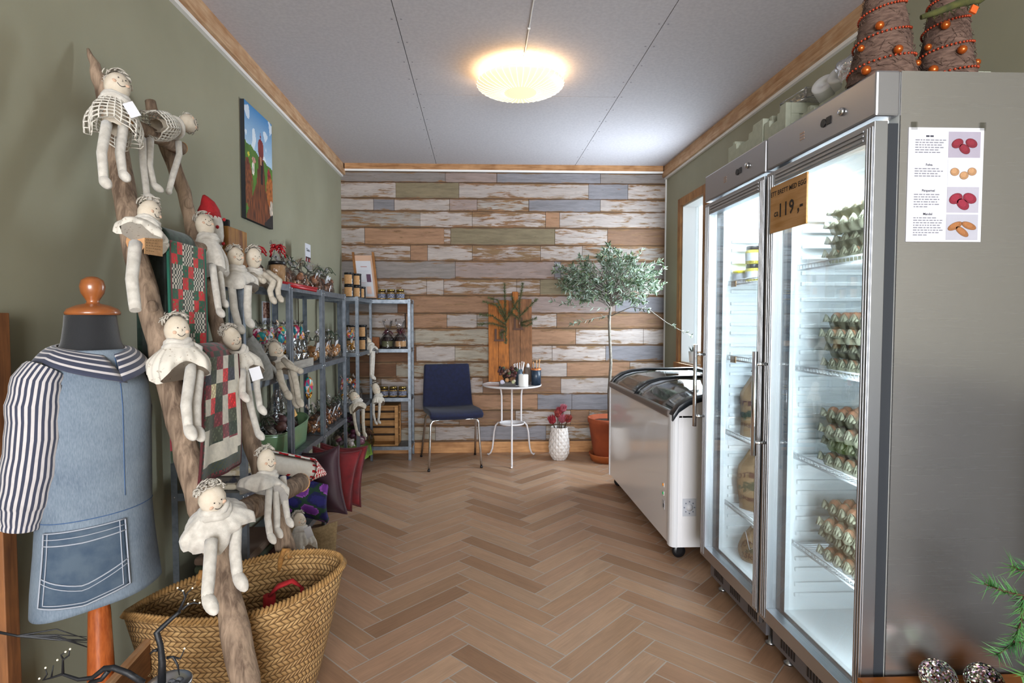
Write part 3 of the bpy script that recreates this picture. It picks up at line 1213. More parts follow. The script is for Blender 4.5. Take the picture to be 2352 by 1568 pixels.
def sack(loc, w, d, h, yaw, label, seed, card=None, lying=False):
    r = random.Random(seed)
    o = thing('potato_sack', label, 'paper sack', loc, 'brown paper potato sacks in the fridge')
    def fn(u, v):
        a = 2 * PI * u
        c, s = math.cos(a), math.sin(a)
        sq = lambda t_: math.copysign(abs(t_) ** .42, t_)
        k = 1.0 + .05 * math.sin(3 * a + seed) + .05 * math.sin(7 * v + a * 2 + seed)
        pinch = 1 if v < .72 else max(.18, 1 - (v - .72) / .28 * .82)
        b_ = 1 + .05 * math.sin(PI * min(1, v / .8))
        return (sq(c) * w / 2 * k * b_ * (1 - (1 - pinch) * .35), sq(s) * d / 2 * k * pinch * b_, h * v + .012 * math.sin(5 * a + seed) * v)
    mb = MB()
    mb.grid(fn, 28, 18, closeu=True)
    mb.poly([fn(k / 28, 0) for k in range(28)][::-1])
    mb.poly([fn(k / 28, 1) for k in range(28)])
    b = mb.build('paper_bag', sackm, o, local=True)
    mb = MB()
    for k in range(2):
        p = Vector((0, 0, h * .98))
        mb.tube([p, p + Vector((.03 * (1 if k else -1), -.01, .05)), p + Vector((.05 * (1 if k else -1), 0, .035 + .03 * k))], [.012, .014, .006], n=6, flat=.5)
    mb.build('twisted_top', mat('dark_twist', '#6a4a30', .8), o, local=True)
    # printed front faces local -y
    def bend(p):
        u = .75 + p.x / (w * 2.6)
        q = fn(u, max(.02, min(.98, p.z / h)))
        return Vector((q[0], q[1] - .003, q[2]))
    mb = MB()
    text_on(mb, 'POTETER', w * .20, (0, 0, h * .60), (1, 0, 0), (0, 0, 1), bend=bend)
    text_on(mb, '2,5kg', w * .15, (-w * .12, 0, h * .22), (1, 0, 0), (0, 0, 1), bend=bend)
    mb.build('lettering', inkm, o, local=True)
    mb = MB()
    for k in range(26):
        a, rr = r.uniform(0, 2 * PI), r.uniform(0, 1)
        c = Vector((math.cos(a) * rr * w * .26, 0, h * .41 + math.sin(a) * rr * h * .08))
        t_ = r.uniform(0, PI)
        dx, dz = math.cos(t_) * .011, math.sin(t_) * .011
        mb.poly([bend(c + Vector((-dx, 0, -dz))), bend(c + Vector((dz * .4, 0, -dx * .4))), bend(c + Vector((dx, 0, dz))), bend(c + Vector((-dz * .4, 0, dx * .4)))], smooth=False)
    mb.build('printed_plant', inkg, o, local=True)
    if card:
        mb = MB()
        mb.box((.0, -d * .5 - .012, h * .84), (.085, -d * .5 - .009, h * .84 + .055))
        mb.build('orange_price_card', orange, o, bevel=.0005, local=True)
    o.rotation_euler = (0, 0, yaw)
    return o


YS = -math.radians(60)
sack((1.222, 2.392, F2S[2]), .15, .115, .25, YS, 'brown paper potato sack with orange price card on the third shelf', 1, card=True)
sack((1.245, 2.215, F2S[2]), .145, .115, .235, YS - .1, 'shorter brown paper potato sack behind the door handle, third shelf', 2)
sack((1.225, 2.39, F2S[3]), .155, .12, .25, YS, 'bulging brown potato sack on the fourth fridge shelf near the freezer', 3)
sack((1.245, 2.21, F2S[3]), .145, .12, .225, YS - .12, 'brown potato sack on the fourth fridge shelf, beside the middle stile', 4)
sack((1.24, 2.36, .192), .19, .16, .12, YS + .3, 'slumped brown paper sack lying on the fridge floor', 5)
"""sack string"""
mb = MB()
mb.tube([(1.13, 2.33, .33), (1.125, 2.28, .27), (1.13, 2.24, .30), (1.12, 2.2, .25), (1.13, 2.16, .2)], .0018, n=5)
tag(mb.build('packing_string', MW['paper']), 'loose white string trailing over the slumped sack', 'string')

# jars and tubs on the top shelf of the far fridge
mb = MB()
tub_y = mat('yellow_tub', '#d9c82a', .4)
zt = F2S[0]
for k, (x, y, c) in enumerate(((1.15, 2.458, 'white'), (1.225, 2.452, 'yellow'))):
    o = thing('dairy_tub', 'yellow lidded dairy tub with %s on the top fridge shelf' % ('white label' if k == 0 else 'plain yellow side'), 'tub', (x, y, zt), 'tubs on the top fridge shelf')
    mb = MB()
    mb.lathe([(.026, 0), (.031, .04), (.031, .046)], n=20)
    mb.build('tub', MW['paper'] if k == 0 else tub_y, o, local=True)
    mb = MB()
    mb.lathe([(.034, .044), (.034, .054), (.030, .056), (.0005, .056)], n=20)
    mb.build('tub_lid', tub_y, o, local=True)
mustard = mat('mustard_glass', '#b6a640', .15, c2='#a5953a', scale=12)


def small_jar(loc, label, body, lidm, labm, r=.032, h=.075, group=None, cat='jar'):
    o = thing('glass_jar', label, cat, loc, group)
    x, y, z = loc
    mb = MB()
    mb.lathe([(r * .9, 0), (r, .005), (r, h * .72), (r * .82, h * .82), (r * .82, h * .84)], loc, n=20)
    mb.build('jar', body, o)
    mb = MB()
    mb.lathe([(r * .9, h * .80), (r * .9, h), (r * .85, h * 1.01), (.0005, h * 1.01)], loc, n=20)
    mb.build('lid', lidm, o)
    if labm is not None:
        mb = MB()
        mb.lathe([(r * 1.012, h * .18), (r * 1.012, h * .62)], loc, n=20, cap=False)
        mb.build('jar_label', labm, o)
    return o


for k, (x, y, z) in enumerate(((1.17, 2.385, zt), (1.17, 2.385, zt + .077), (1.24, 2.36, zt), (1.24, 2.36, zt + .077))):
    small_jar((x, y, z), ['lower', 'upper', 'lower', 'upper'][k] + ' mustard jar of the %s stack on the top fridge shelf' % ('first' if k < 2 else 'second, half hidden'), mustard, MW['black'], MW['paper'] if k != 1 else mat('grey_label', '#b9bcc0', .8), group='mustard jars in the fridge')
# scissors-like dark cutlery bundle
mb = MB()
r_ = random.Random(3)
for k in range(9):
    a = r_.uniform(-.5, .5)
    c = Vector((1.16 + r_.uniform(0, .06), 2.24 + r_.uniform(-.06, .06), F2S[1] + .004 + r_.uniform(0, .012)))
    dv = Vector((math.sin(a), math.cos(a), 0)) * .07
    mb.bar(c - dv, c + dv, .012, .004)
tag(mb.build('metal_clip_bundle', mat('dark_metal_clips', '#4a4d55', .35, .8)), 'jumble of dark metal clips on the second fridge shelf', 'clips')
mb = MB()
mb.box((1.107, 2.40, F2S[1] - .016), (1.110, 2.45, F2S[1] + .012))
tag(mb.build('shelf_price_tag', MW['kraft']), 'small beige tag on the second shelf of the sack fridge', 'tag')
mb = MB()
mb.box((1.107, 2.41, F2S[0] - .016), (1.110, 2.455, F2S[0] + .008))
tag(mb.build('shelf_price_tag', MW['kraft']), 'small beige tag on the top shelf of the sack fridge', 'tag')

# hand-lettered price board on the egg fridge door
s = thing('price_board', 'wooden board reading ETT BRETT MED EGG on the egg fridge glass', 'price sign', (FX - .004, 1.86, 1.63))
ya, yb = 1.945, 1.728
za, zb = 1.525, 1.683
mb = MB()
mb.box((FX - .009, yb, za), (FX - .003, ya, zb))
mb.build('board', woodmat('sign_wood', '#b98e60', '#a0743f', 1, 5), s, bevel=.001)
mb = MB()
text_on(mb, 'ETT BRETT MED EGG', .0225, (FX - .0096, (ya + yb) / 2, zb - .028), (0, -1, 0), (0, 0, 1))
mb.build('lettering', mat('black_marker', '#2b2018', .8), s)
mb = MB()
text_on(mb, 'ca', .032, (FX - .0096, ya - .04, za + .062), (0, -1, 0), (0, 0, 1))
mb.build('unit_lettering', bpy.data.materials['black_marker'], s)
mb = MB()
for k, ch in enumerate('119'):
    mb = MB()
    text_on(mb, ch, .062, (FX - .0096, (ya + yb) / 2 + .042 - .034 * k, za + .066), (0, -1, 0), (0, 0, 1))
    mb.build('price_digit', bpy.data.materials['black_marker'], s)
mb = MB()
text_on(mb, ',-', .062, (FX - .0096, (ya + yb) / 2 - .075, za + .066), (0, -1, 0), (0, 0, 1))
mb.build('price_dash', bpy.data.materials['black_marker'], s)

# potato poster taped on the stainless side of the egg fridge
p = thing('potato_poster', 'white sheet with four potato pictures taped to the stainless fridge side', 'poster', (1.205, F1Y0 - .001, 1.43))
PX0, PX1, PZ0, PZ1 = 1.106, 1.306, 1.430, 1.722
y = F1Y0 - .0018
mb = MB()
mb.box((PX0, y, PZ0), (PX1, F1Y0 - .0004, PZ1))
mb.build('sheet', MW['paper'], p)
rp = random.Random(2)
zs = [PZ1 - .022, PZ1 - .095, PZ1 - .161, PZ1 - .221]
ink = vcmat('poster_ink', .9, 0)
for z, n, s_ in zip(zs, (6, 4, 6, 8), ('', 'Folva', 'Pimpernel', 'Mandel')):
    mb = MB()
    for k in range(n):
        zz = z - .011 - k * .0063
        x = PX0 + .018
        end = PX0 + .018 + .076 * (rp.uniform(.75, 1) if k < n - 1 else rp.uniform(.35, .9))
        while x < end:
            ww = rp.uniform(.004, .012)
            mb.poly([(x, y - .0004, zz), (x + ww, y - .0004, zz), (x + ww, y - .0004, zz + .0024), (x, y - .0004, zz + .0024)], c=hx('#75757f'))
            x += ww + .0022
    mb.c = hx('#2c2c38')
    if s_:
        text_on(mb, s_, .0085, (PX0 + .056, y - .0004, z), (1, 0, 0), (0, 0, 1))
    else:
        for k in range(2):
            mb.poly([(PX0 + .046 + k * .011, y - .0004, z - .002), (PX0 + .055 + k * .011, y - .0004, z - .002), (PX0 + .055 + k * .011, y - .0004, z + .002), (PX0 + .046 + k * .011, y - .0004, z + .002)])
    mb.build('text_block', ink, p)
pics = [('#7a2733', 3, 1.0, '#9d96a4'), ('#ab835f', 3, .95, '#c3c4cc'), ('#842838', 3, 1.15, '#a9a6b1'), ('#96633c', 3, 1.0, '#a9a8b2')]
for i, (c, n, sc_, bg) in enumerate(pics):
    z1 = PZ1 - .010 - i * .0705
    x0, x1 = PX0 + .106, PX1 - .009
    mb = MB()
    mb.poly([(x0, y - .0004, z1 - .066), (x1, y - .0004, z1 - .066), (x1, y - .0004, z1), (x0, y - .0004, z1)], c=hx(bg))
    q = mb.build('picture', vcmat('poster_picture', .9, .03), p)
    mb = MB()
    cx, cz = (x0 + x1) / 2, z1 - .036
    spots = [(-.019, .006, 25), (.018, .007, -20), (.0, -.008, -35)] if i != 1 else [(-.024, .004, 0), (.022, .005, 0), (.001, -.005, 10)]
    for (dx, dz, an) in spots:
        a = math.radians(an)
        el, w_ = (.0165, .0115) if i != 3 else (.021, .009)
        if i == 1:
            el, w_ = .013, .011
        for kk, (f_, sh) in enumerate(((1.0, .55), (.93, .9), (.62, 1.12))):
            pts = []
            for k in range(18):
                t_ = 2 * PI * k / 18
                ex, ez = math.cos(t_) * el * f_ * sc_, math.sin(t_) * w_ * f_ * sc_
                off = .0022 if kk == 2 else 0
                pts.append((cx + dx + ex * math.cos(a) - ez * math.sin(a) - off, y - .0008 - kk * .0003, cz + dz + ex * math.sin(a) + ez * math.cos(a) + off))
            mb.poly(pts, c=tuple(v_ * sh for v_ in hx(c)))
    mb.build('potatoes', vcmat('poster_potato', .9, .1, 300), q)
for x in (PX0 + .006, PX1 - .012):
    mb = MB()
    mb.box((x, y - .0012, PZ1 - .006), (x + .016, F1Y0 - .0005, PZ1 + .014), )
    mb.build('tape', glassmat('clear_tape', (.8, .8, .78), .4, .2, .05), p)


# ------------------------------------------------------------------ driftwood ladder
lad = thing('branch_ladder', 'weathered branch ladder leaning on the green wall, hung with cloth dolls and quilts', 'ladder', (-.68, 1.75, 0))
rails = [
    ([(-1.205, 1.831, 2.064), (-1.182, 1.828, 1.994), (-1.161, 1.83, 1.929), (-1.128, 1.819, 1.826), (-1.068, 1.752, 1.637), (-1.014, 1.703, 1.468), (-0.965, 1.679, 1.314), (-0.914, 1.653, 1.158), (-0.86, 1.625, 0.986), (-0.814, 1.596, 0.844), (-0.77, 1.578, 0.707), (-0.73, 1.584, 0.582), (-0.685, 1.556, 0.44), (-0.628, 1.505, 0.263)],
     [.004, .018, .026, .030, .031, .032, .033, .034, .034, .034, .035, .036, .037, .038], (-.565, 1.43, 0)),
    ([(-1.189, 2.125, 2.016), (-1.16, 2.119, 1.926), (-1.134, 2.13, 1.844), (-1.088, 2.149, 1.699), (-1.04, 2.103, 1.548), (-0.958, 2.051, 1.295), (-0.889, 2.03, 1.079), (-0.83, 2.019, 0.895), (-0.777, 2, 0.728), (-0.728, 1.995, 0.575), (-0.674, 1.985, 0.407)],
     [.019, .022, .023, .024, .024, .025, .027, .029, .032, .034, .034], (-.60, 2.04, 0)),
]
rl = random.Random(4)
for pts, rs, foot in rails:
    P, Rr = [], []
    pts = [Vector(p) for p in pts] + [Vector(foot)]
    rs = rs + [rs[-1]]
    for i in range(len(pts) - 1):
        for k in range(3):
            t_ = k / 3
            P.append(pts[i].lerp(pts[i + 1], t_) + Vector((rl.uniform(-1, 1), rl.uniform(-1, 1), 0)) * .003)
            Rr.append((rs[i] * (1 - t_) + rs[i + 1] * t_) * rl.uniform(.93, 1.07))
    P.append(pts[-1])
    Rr.append(rs[-1])
    mb = MB()
    mb.tube(P, Rr, n=14)
    for q in (P[10], P[19]):
        mb.ell(q + Vector((.018, -.02, 0)), (.016, .016, .022), 8, 6)
    mb.build('rail', MW['bark'], lad)
rungs = [((-1.086, 1.807, 1.835), (-1.093, 2.145, 1.856), .024), ((-0.961, 1.633, 1.445), (-0.971, 2.069, 1.474), .026), ((-0.85, 1.592, 1.098), (-0.847, 2.069, 1.089), .028), ((-0.713, 1.512, 0.669), (-0.69, 2.191, 0.597), .036)]
for a, b, r in rungs:
    a, b = Vector(a), Vector(b)
    mb = MB()
    n = 10
    mb.tube([a.lerp(b, k / n) + Vector((rl.uniform(-1, 1), 0, rl.uniform(-1, 1))) * .003 for k in range(n + 1)], [r * rl.uniform(.94, 1.05) for k in range(n + 1)], n=14, cap=False)
    o = mb.build('rung', MW['bark'], lad)
    mb = MB()
    d = (b - a).normalized()
    x, y_, z_ = frame(d)
    for e, sgn in ((a, -1), (b, 1)):
        mb.poly([e + d * (.0015 * sgn) + (x * math.cos(2 * PI * k / 16) + y_ * math.sin(2 * PI * k / 16)) * r * 1.03 for k in range(16)][::sgn], smooth=False)
    mb.build('sawn_end', MW['cutwood'], o)

# ------------------------------------------------------------------ cloth dolls
inkb = mat('doll_ink', '#2d2a2c', .8)
blush = mat('doll_blush', '#c9a78f', .95)
netm = mat('open_crochet', '#c9c3b8', .95)
lacem = mat('eyelet_cotton', '#c9c2b6', .95, c2='#9d9182', scale=120, lo=.62, hi=.66)
linen2 = mat('oat_linen', '#b9b0a1', .95, c2='#a59b8c', scale=60, bump=.25, bscale=420)
tagw = mat('white_tag', '#c6c6ca', .8)


def doll(label, head, hr, neck, hip, hem, ra, rb, legs, face=(.75, -.65, 0), dress='cream', tilt=0., arms=(), leg_r=.0135, tall=1.25, scarf=True, tagp=None, seed=0, sideways=False, group='cloth dolls on the ladder', hairn=46, flare=1.0, foot=1):
    r = random.Random(seed + 100)
    head, neck, hip, hem = Vector(head), Vector(neck), Vector(hip), Vector(hem)
    root = thing('cloth_doll', label, 'doll', hip, group)
    U = (head - neck).normalized()
    if not sideways:
        hem = hem + Vector((0, 0, -.028))
    ra, rb = ra * .86, rb * .95
    leg_r = leg_r * .82
    F = Vector(face)
    F = (F - U * F.dot(U)).normalized()
    Rr = F.cross(U) * -1
    Rr = U.cross(F)
    B = Matrix((Rr, F, U)).transposed()
    mb = MB()
    mb.ell(head, (hr * .86, hr * .78, hr * tall), 18, 12, R=B, fn=lambda q: 1 - .16 * max(0, q.z))
    hd = mb.build('head', MW['skin'], root)
    mb = MB()
    hf = lambda sx_, uz: head + Rr * (sx_ * hr) + U * (uz * hr) + F * (hr * .80 * math.sqrt(max(.05, 1 - (sx_ / .88) ** 2 - (uz / tall) ** 2)) + hr * .02)
    for s_ in (-1, 1):
        mb.ell(hf(s_ * .24, .12), hr * .045, 6, 5)
    mb.tube([hf(-.26 + .52 * k / 8, -.34 - .17 * math.sin(PI * k / 8)) for k in range(9)], hr * .022, n=5)
    mb.tube([hf(.02, .02), hf(.07, -.1), hf(0, -.12)], hr * .015, n=4)
    mb.build('stitched_face', inkb, hd)
    mb = MB()
    for s_ in (-1, 1):
        mb.ell(hf(s_ * .42, -.2) - F * hr * .03, (hr * .16, hr * .05, hr * .13), 8, 5, R=B)
    mb.build('cheek', blush, hd)
    # hair: loops and wisps of wool
    mb = MB()
    for k in range(hairn):
        a = r.uniform(0, 2 * PI)
        e = math.sqrt(r.uniform(0, 1))
        d = (Rr * math.cos(a) * e + F * (math.sin(a) * e * .7 - .4) + U * r.uniform(.35, 1.0)).normalized()
        if d.dot(F) > .45:
            d = (d - F * .5).normalized()
        p = head + Rr * d.dot(Rr) * hr * .86 + F * d.dot(F) * hr * .78 + U * d.dot(U) * hr * tall * .97
        t1 = d.orthogonal().normalized()
        t2 = d.cross(t1)
        ph_, rr_ = r.uniform(0, 6), hr * r.uniform(.12, .24)
        L_ = hr * r.uniform(.1, .4)
        mb.tube([p + d * (L_ * q / 7) + (t1 * math.cos(ph_ + q * .95) + t2 * math.sin(ph_ + q * .95)) * rr_ for q in range(8)], [hr * .05] * 6 + [hr * .04, hr * .015], n=5)
    mb.tube([head + U * hr * tall * .98 + F * hr * .28 + (Rr * math.cos(t_ * PI / 5) * 1.25 + F * math.sin(t_ * PI / 5) * .7) * hr * .24 for t_ in range(10)], hr * .045, n=5, closed=True)
    mb.build('wool_hair', MW['hair'], hd)
    if scarf:
        mb = MB()
        for q in range(2):
            mb.tube([neck + U * (hr * (.08 - .30 * q)) + (Rr * math.cos(t_ * PI / 8) * (.72 + .12 * q) + F * math.sin(t_ * PI / 8) * (.66 + .12 * q)) * hr + U * hr * .10 * math.sin(t_ * PI / 8 * 3 + q) for t_ in range(16)], hr * .26, n=8, closed=True)
        mb.build('neck_scarf', MW['cream'], root)
    # dress: gathered at the neck, spreading to the hem
    D = (hem - neck)
    up2 = -D.normalized()
    F2 = (F - up2 * F.dot(up2)).normalized()
    R2 = up2.cross(F2)
    ph = r.uniform(0, 6)

    def fn(u, v):
        a = 2 * PI * u
        w_ = (.10 + .90 * math.sin(min(1, v * 1.15) * PI / 2)) if flare else 1
        f_ = 1 + .15 * v * math.sin(a * 5 + ph) + .08 * v * math.sin(a * 9 + ph * 2) + .045 * math.sqrt(v) * math.sin(a * 17 + ph)
        A, Bq = hr * .55 * (1 - v) + ra * w_ * f_, hr * .5 * (1 - v) + rb * w_ * f_
        A = min(A, ra * 1.1) if v > .3 else A
        c = neck.lerp(hem, v) + up2 * (.015 * v * v * math.sin(a * 3 + ph) - .014 * v * v * math.cos(a * 2))
        return c + R2 * (A * math.cos(a)) + F2 * (Bq * math.sin(a))
    mb = MB()
    dm = {'cream': MW['cream'], 'net': netm, 'eyelet': lacem, 'oat': linen2}[dress]
    if dress == 'net':
        mb.grid(fn, 24, 8, closeu=True)
        mb.build('crochet_dress', dm, root, wire=.0048)
        mb = MB()
        mb.grid(lambda u, v: neck.lerp(hem, .1 + v * .75) + (fn(u, .1 + v * .75) - neck.lerp(hem, .1 + v * .75)) * .45, 16, 6, closeu=True)
        mb.build('body', MW['skin'], root)
    else:
        mb.grid(fn, 84, 14, closeu=True)
        mb.poly([fn(k / 42, 1) for k in range(42)])
        mb.build('dress', dm, root, solid=0)
    for arm in arms:
        mb = MB()
        P = [Vector(p) for p in arm]
        mb.tube(P, [leg_r * 1.0] * (len(P) - 1) + [leg_r * .85], n=9)
        mb.ell(P[-1], leg_r * 1.05, 8, 6)
        mb.build('arm', MW['cream'] if dress != 'oat' else linen2, root)
    for leg in legs:
        P = [Vector(p) for p in leg]
        mb = MB()
        Q, R_ = [], []
        for i in range(len(P) - 1):
            for k in range(4):
                Q.append(P[i].lerp(P[i + 1], k / 4))
                kk = (i + k / 4) / (len(P) - 1)
                R_.append(leg_r * (1.12 - .18 * kk) * (1 + .03 * math.sin(4 * kk + seed)))
        Q.append(P[-1])
        R_.append(leg_r * .9)
        mb.tube(Q, R_, n=10)
        if foot:
            e = P[-1]
            dn = (P[-1] - P[-2]).normalized()
            fd = F + Vector((0, 0, -.45)) if dn.z < -.5 else dn
            fd = (Vector((F.x, F.y, 0)).normalized() * .8 + Vector((0, 0, -.6))).normalized()
            x, y_, z_ = frame(fd)
            mb.ell(e + fd * leg_r * 1.2, (leg_r * 1.15, leg_r * 1.15, leg_r * 2.3), 10, 8, R=Matrix((x, y_, z_)).transposed())
        mb.build('leg', MW['cream'] if dress != 'oat' else linen2, root)
    if tagp is not None:
        mb = MB()
        c = Vector(tagp[0])
        n_ = Vector(tagp[3]) if len(tagp) > 3 else Vector((.5, -.85, .1))
        n_.normalize()
        x = Vector((0, 0, 1)).cross(n_).normalized()
        y_ = n_.cross(x)
        an = tagp[2]
        X, Yv = x * math.cos(an) + y_ * math.sin(an), y_ * math.cos(an) - x * math.sin(an)
        w_, h_ = tagp[1]
        mb.prism([c + X * (i * w_ / 2) + Yv * (j * h_ / 2) for i, j in ((-1, -1), (1, -1), (1, 1), (-1, 1))], n_ * .0012)
        mb.build('price_tag', tagw, root)
    return root


doll('cloth doll in white crochet net, highest on the ladder, white tag at its side', (-1.055, 1.722, 1.91), .040, (-1.049, 1.703, 1.86), (-1.045, 1.686, 1.801), (-1.027, 1.656, 1.775), .078, .05,
     [[(-1.018, 1.61, 1.763), (-0.987, 1.538, 1.666), (-0.962, 1.503, 1.587)], [(-1.016, 1.682, 1.787), (-0.984, 1.609, 1.686), (-0.964, 1.586, 1.624)]], dress='net', tagp=((-0.964, 1.634, 1.811), (.027, .042), .5), seed=1, leg_r=.0145)
# the doll lying along the top rung
doll('cloth doll lying on its side along the topmost rung, curly wool hanging down', (-1.08, 2.177, 1.957), .038, (-1.061, 2.042, 1.898), (-1.059, 1.893, 1.861), (-1.053, 1.893, 1.855), .05, .045,
     [[(-1.071, 1.865, 1.804), (-1.052, 1.837, 1.711), (-1.019, 1.793, 1.61)], [(-1.064, 1.898, 1.811), (-1.043, 1.853, 1.715), (-1.022, 1.837, 1.651)]], face=(.55, -.6, -.2), dress='net',
     arms=[[(-1.045, 2.037, 1.847), (-1.04, 2.031, 1.801), (-1.034, 1.977, 1.72), (-1.022, 1.924, 1.65)]], seed=2, hairn=80, sideways=True, leg_r=.0125)
doll('cloth doll in white eyelet dress slumped on the end of the runner rung', (-0.934, 1.654, 1.531), .036, (-0.934, 1.642, 1.5), (-0.946, 1.634, 1.474), (-0.939, 1.625, 1.485), .085, .05,
     [[(-0.901, 1.529, 1.427), (-0.87, 1.457, 1.33), (-0.844, 1.425, 1.251)]], dress='eyelet', face=(.8, -.3, -.3), seed=3, leg_r=.0175, hairn=34, foot=0)
doll('cloth doll with round white collar beside the red gnome, above the patchwork runner', (-0.985, 2.088, 1.567), .037, (-0.969, 2.071, 1.516), (-0.962, 2.099, 1.462), (-0.939, 2.04, 1.42), .062, .05,
     [[(-0.916, 1.991, 1.413), (-0.892, 1.957, 1.336), (-0.867, 1.924, 1.259)], [(-0.919, 2.043, 1.421), (-0.908, 2.036, 1.356), (-0.888, 2.002, 1.293)]], dress='cream', seed=4, tall=1.35)
doll('cloth doll in speckled skirt sitting on the sawn rung end above the cream quilt', (-0.818, 1.564, 1.201), .037, (-0.816, 1.564, 1.164), (-0.833, 1.604, 1.123), (-0.811, 1.567, 1.116), .088, .055,
     [[(-0.778, 1.558, 1.105), (-0.747, 1.464, 1.01), (-0.73, 1.439, 0.957)], [(-0.777, 1.6, 1.104), (-0.745, 1.51, 1.003), (-0.727, 1.475, 0.946)]], dress='eyelet', seed=7, tall=1.2, leg_r=.0155, arms=[[(-0.795, 1.577, 1.161), (-0.781, 1.603, 1.148), (-0.77, 1.571, 1.113)]])
doll('cloth doll in eyelet jacket with white tag at the quilt rung, by the far rail', (-0.828, 1.926, 1.167), .034, (-0.823, 1.957, 1.122), (-0.827, 2.019, 1.072), (-0.807, 1.976, 1.071), .07, .05,
     [[(-0.792, 1.939, 1.056), (-0.765, 1.914, 0.941), (-0.746, 1.923, 0.848)], [(-0.78, 2.006, 1.05), (-0.762, 1.964, 0.994), (-0.742, 1.936, 0.931)], [(-0.783, 1.897, 1.06), (-0.76, 1.841, 0.988)]], dress='eyelet', seed=8, tall=1.5, tagp=((-0.721, 1.853, 1.053), (.034, .042), .25), leg_r=.0135)
doll('cloth doll in white smock sitting on the lowest rung by the sawn end', (-0.665, 1.418, 0.784), .038, (-0.665, 1.43, 0.753), (-0.688, 1.496, 0.7), (-0.672, 1.465, 0.714), .098, .065,
     [[(-0.647, 1.372, 0.695), (-0.627, 1.315, 0.636), (-0.616, 1.281, 0.599)], [(-0.63, 1.472, 0.707), (-0.61, 1.416, 0.644), (-0.595, 1.392, 0.598)]], dress='cream', seed=11, tall=1.1, leg_r=.0165)
doll('cloth doll in white dress with four dangling limbs on the lowest rung, far end', (-0.689, 1.846, 0.767), .035, (-0.686, 1.836, 0.727), (-0.702, 1.849, 0.68), (-0.689, 1.806, 0.704), .088, .06,
     [[(-0.658, 1.78, 0.7), (-0.636, 1.705, 0.63), (-0.622, 1.683, 0.588)], [(-0.654, 1.821, 0.688), (-0.632, 1.772, 0.62), (-0.621, 1.738, 0.584)], [(-0.65, 1.883, 0.706), (-0.625, 1.831, 0.628), (-0.612, 1.812, 0.589)]], dress='cream', seed=10, tall=1.45, leg_r=.012)

# ------------------------------------------------------------------ price card on the rung
s = thing('kraft_price_card', 'kraft price card with handwriting hanging from the runner rung', 'price card', (-0.848, 1.511, 1.419))
P = [Vector(p) for p in ((-0.848, 1.476, 1.435), (-0.857, 1.575, 1.446), (-0.84, 1.541, 1.395), (-0.834, 1.45, 1.392))]
mb = MB()
n_ = (P[1] - P[0]).cross(P[3] - P[0]).normalized()
mb.prism(P, n_ * -.0015)
mb.build('card', MW['kraft'], s)
mb = MB()
for i, (t_, e) in enumerate(((.16, .9), (.33, .72), (.50, .92), (.66, .86), (.82, .5))):
    a, b = P[0].lerp(P[3], t_), P[1].lerp(P[2], t_)
    u = .08
    while u < e:
        w_ = rl.uniform(.05, .14)
        q0, q1 = a.lerp(b, u), a.lerp(b, min(e, u + w_))
        for s_ in (1, -1):
            mb.tube([q0 + n_ * .001 * s_, q0.lerp(q1, .3) + Vector((0, 0, .0025)) + n_ * .001 * s_, q0.lerp(q1, .6) + Vector((0, 0, -.001)) + n_ * .001 * s_, q1 + Vector((0, 0, .0015)) + n_ * .001 * s_], .0006, n=4)
        u += w_ + .04
mb.build('handwriting', mat('pencil_ink', '#4a3a2c', .9), s)

# ------------------------------------------------------------------ patchwork runner and quilt
clothm = vcmat('quilt_cotton', .95, .14, 60, sheen=.2, bump=.15)
RED, GRN, DGR, CRM, NAV, OLV, TAN, MAR = [hx(c) for c in ('#c40a12', '#0f5638', '#1f2d1b', '#c6beae', '#22222f', '#3a3f2a', '#cdb78c', '#6a1a22')]


def drape(name, label, cat, corners, over, nu, nv, colf, cols_edge, parent_group=None, thick=.004, wav=.004):
    """cloth: corners tl, tr, br, bl hanging in front, with a short flap going back over the rung"""
    tl, tr, br, bl = [Vector(c) for c in corners]
    root = thing(name, label, cat, tl.lerp(tr, .5), parent_group)
    def fn(u, v):
        p = tl.lerp(tr, u).lerp(bl.lerp(br, u), v)
        nrm = (tr - tl).cross(bl - tl).normalized()
        if nrm.x < 0:
            nrm = -nrm
        return p + nrm * (wav * math.sin(u * 7 + v * 3) * v + wav * .6 * math.sin(u * 15) * v)
    mb = MB()
    mb.grid(fn, nu, nv, colf=colf)
    mb.build('patchwork_front', clothm, root, solid=thick)
    mb = MB()
    nrm = (tr - tl).cross(bl - tl).normalized()
    if nrm.x < 0:
        nrm = -nrm
    def fb(u, v):
        p = tl.lerp(tr, u * .72)
        a = v * PI
        if v <= .5:
            a = v * 2 * PI
            return p - nrm * (over * (1 - math.cos(a))) / 1 + Vector((0, 0, over * math.sin(a) * .9))
        return p - nrm * (2 * over) + Vector((0, 0, -(v - .5) * 2 * (tl - bl).length * .8)) 
    mb.grid(fb, 8, 16, colf=cols_edge)
    mb.build('back_flap', clothm, root, solid=thick)
    # bound edges
    mb = MB()
    for e in ([fn(0, k / 12) for k in range(13)], [fn(1, k / 12) for k in range(13)], [fn(k / 12, 1) for k in range(13)]):
        mb.tube(e, .004, n=6)
    return root, mb


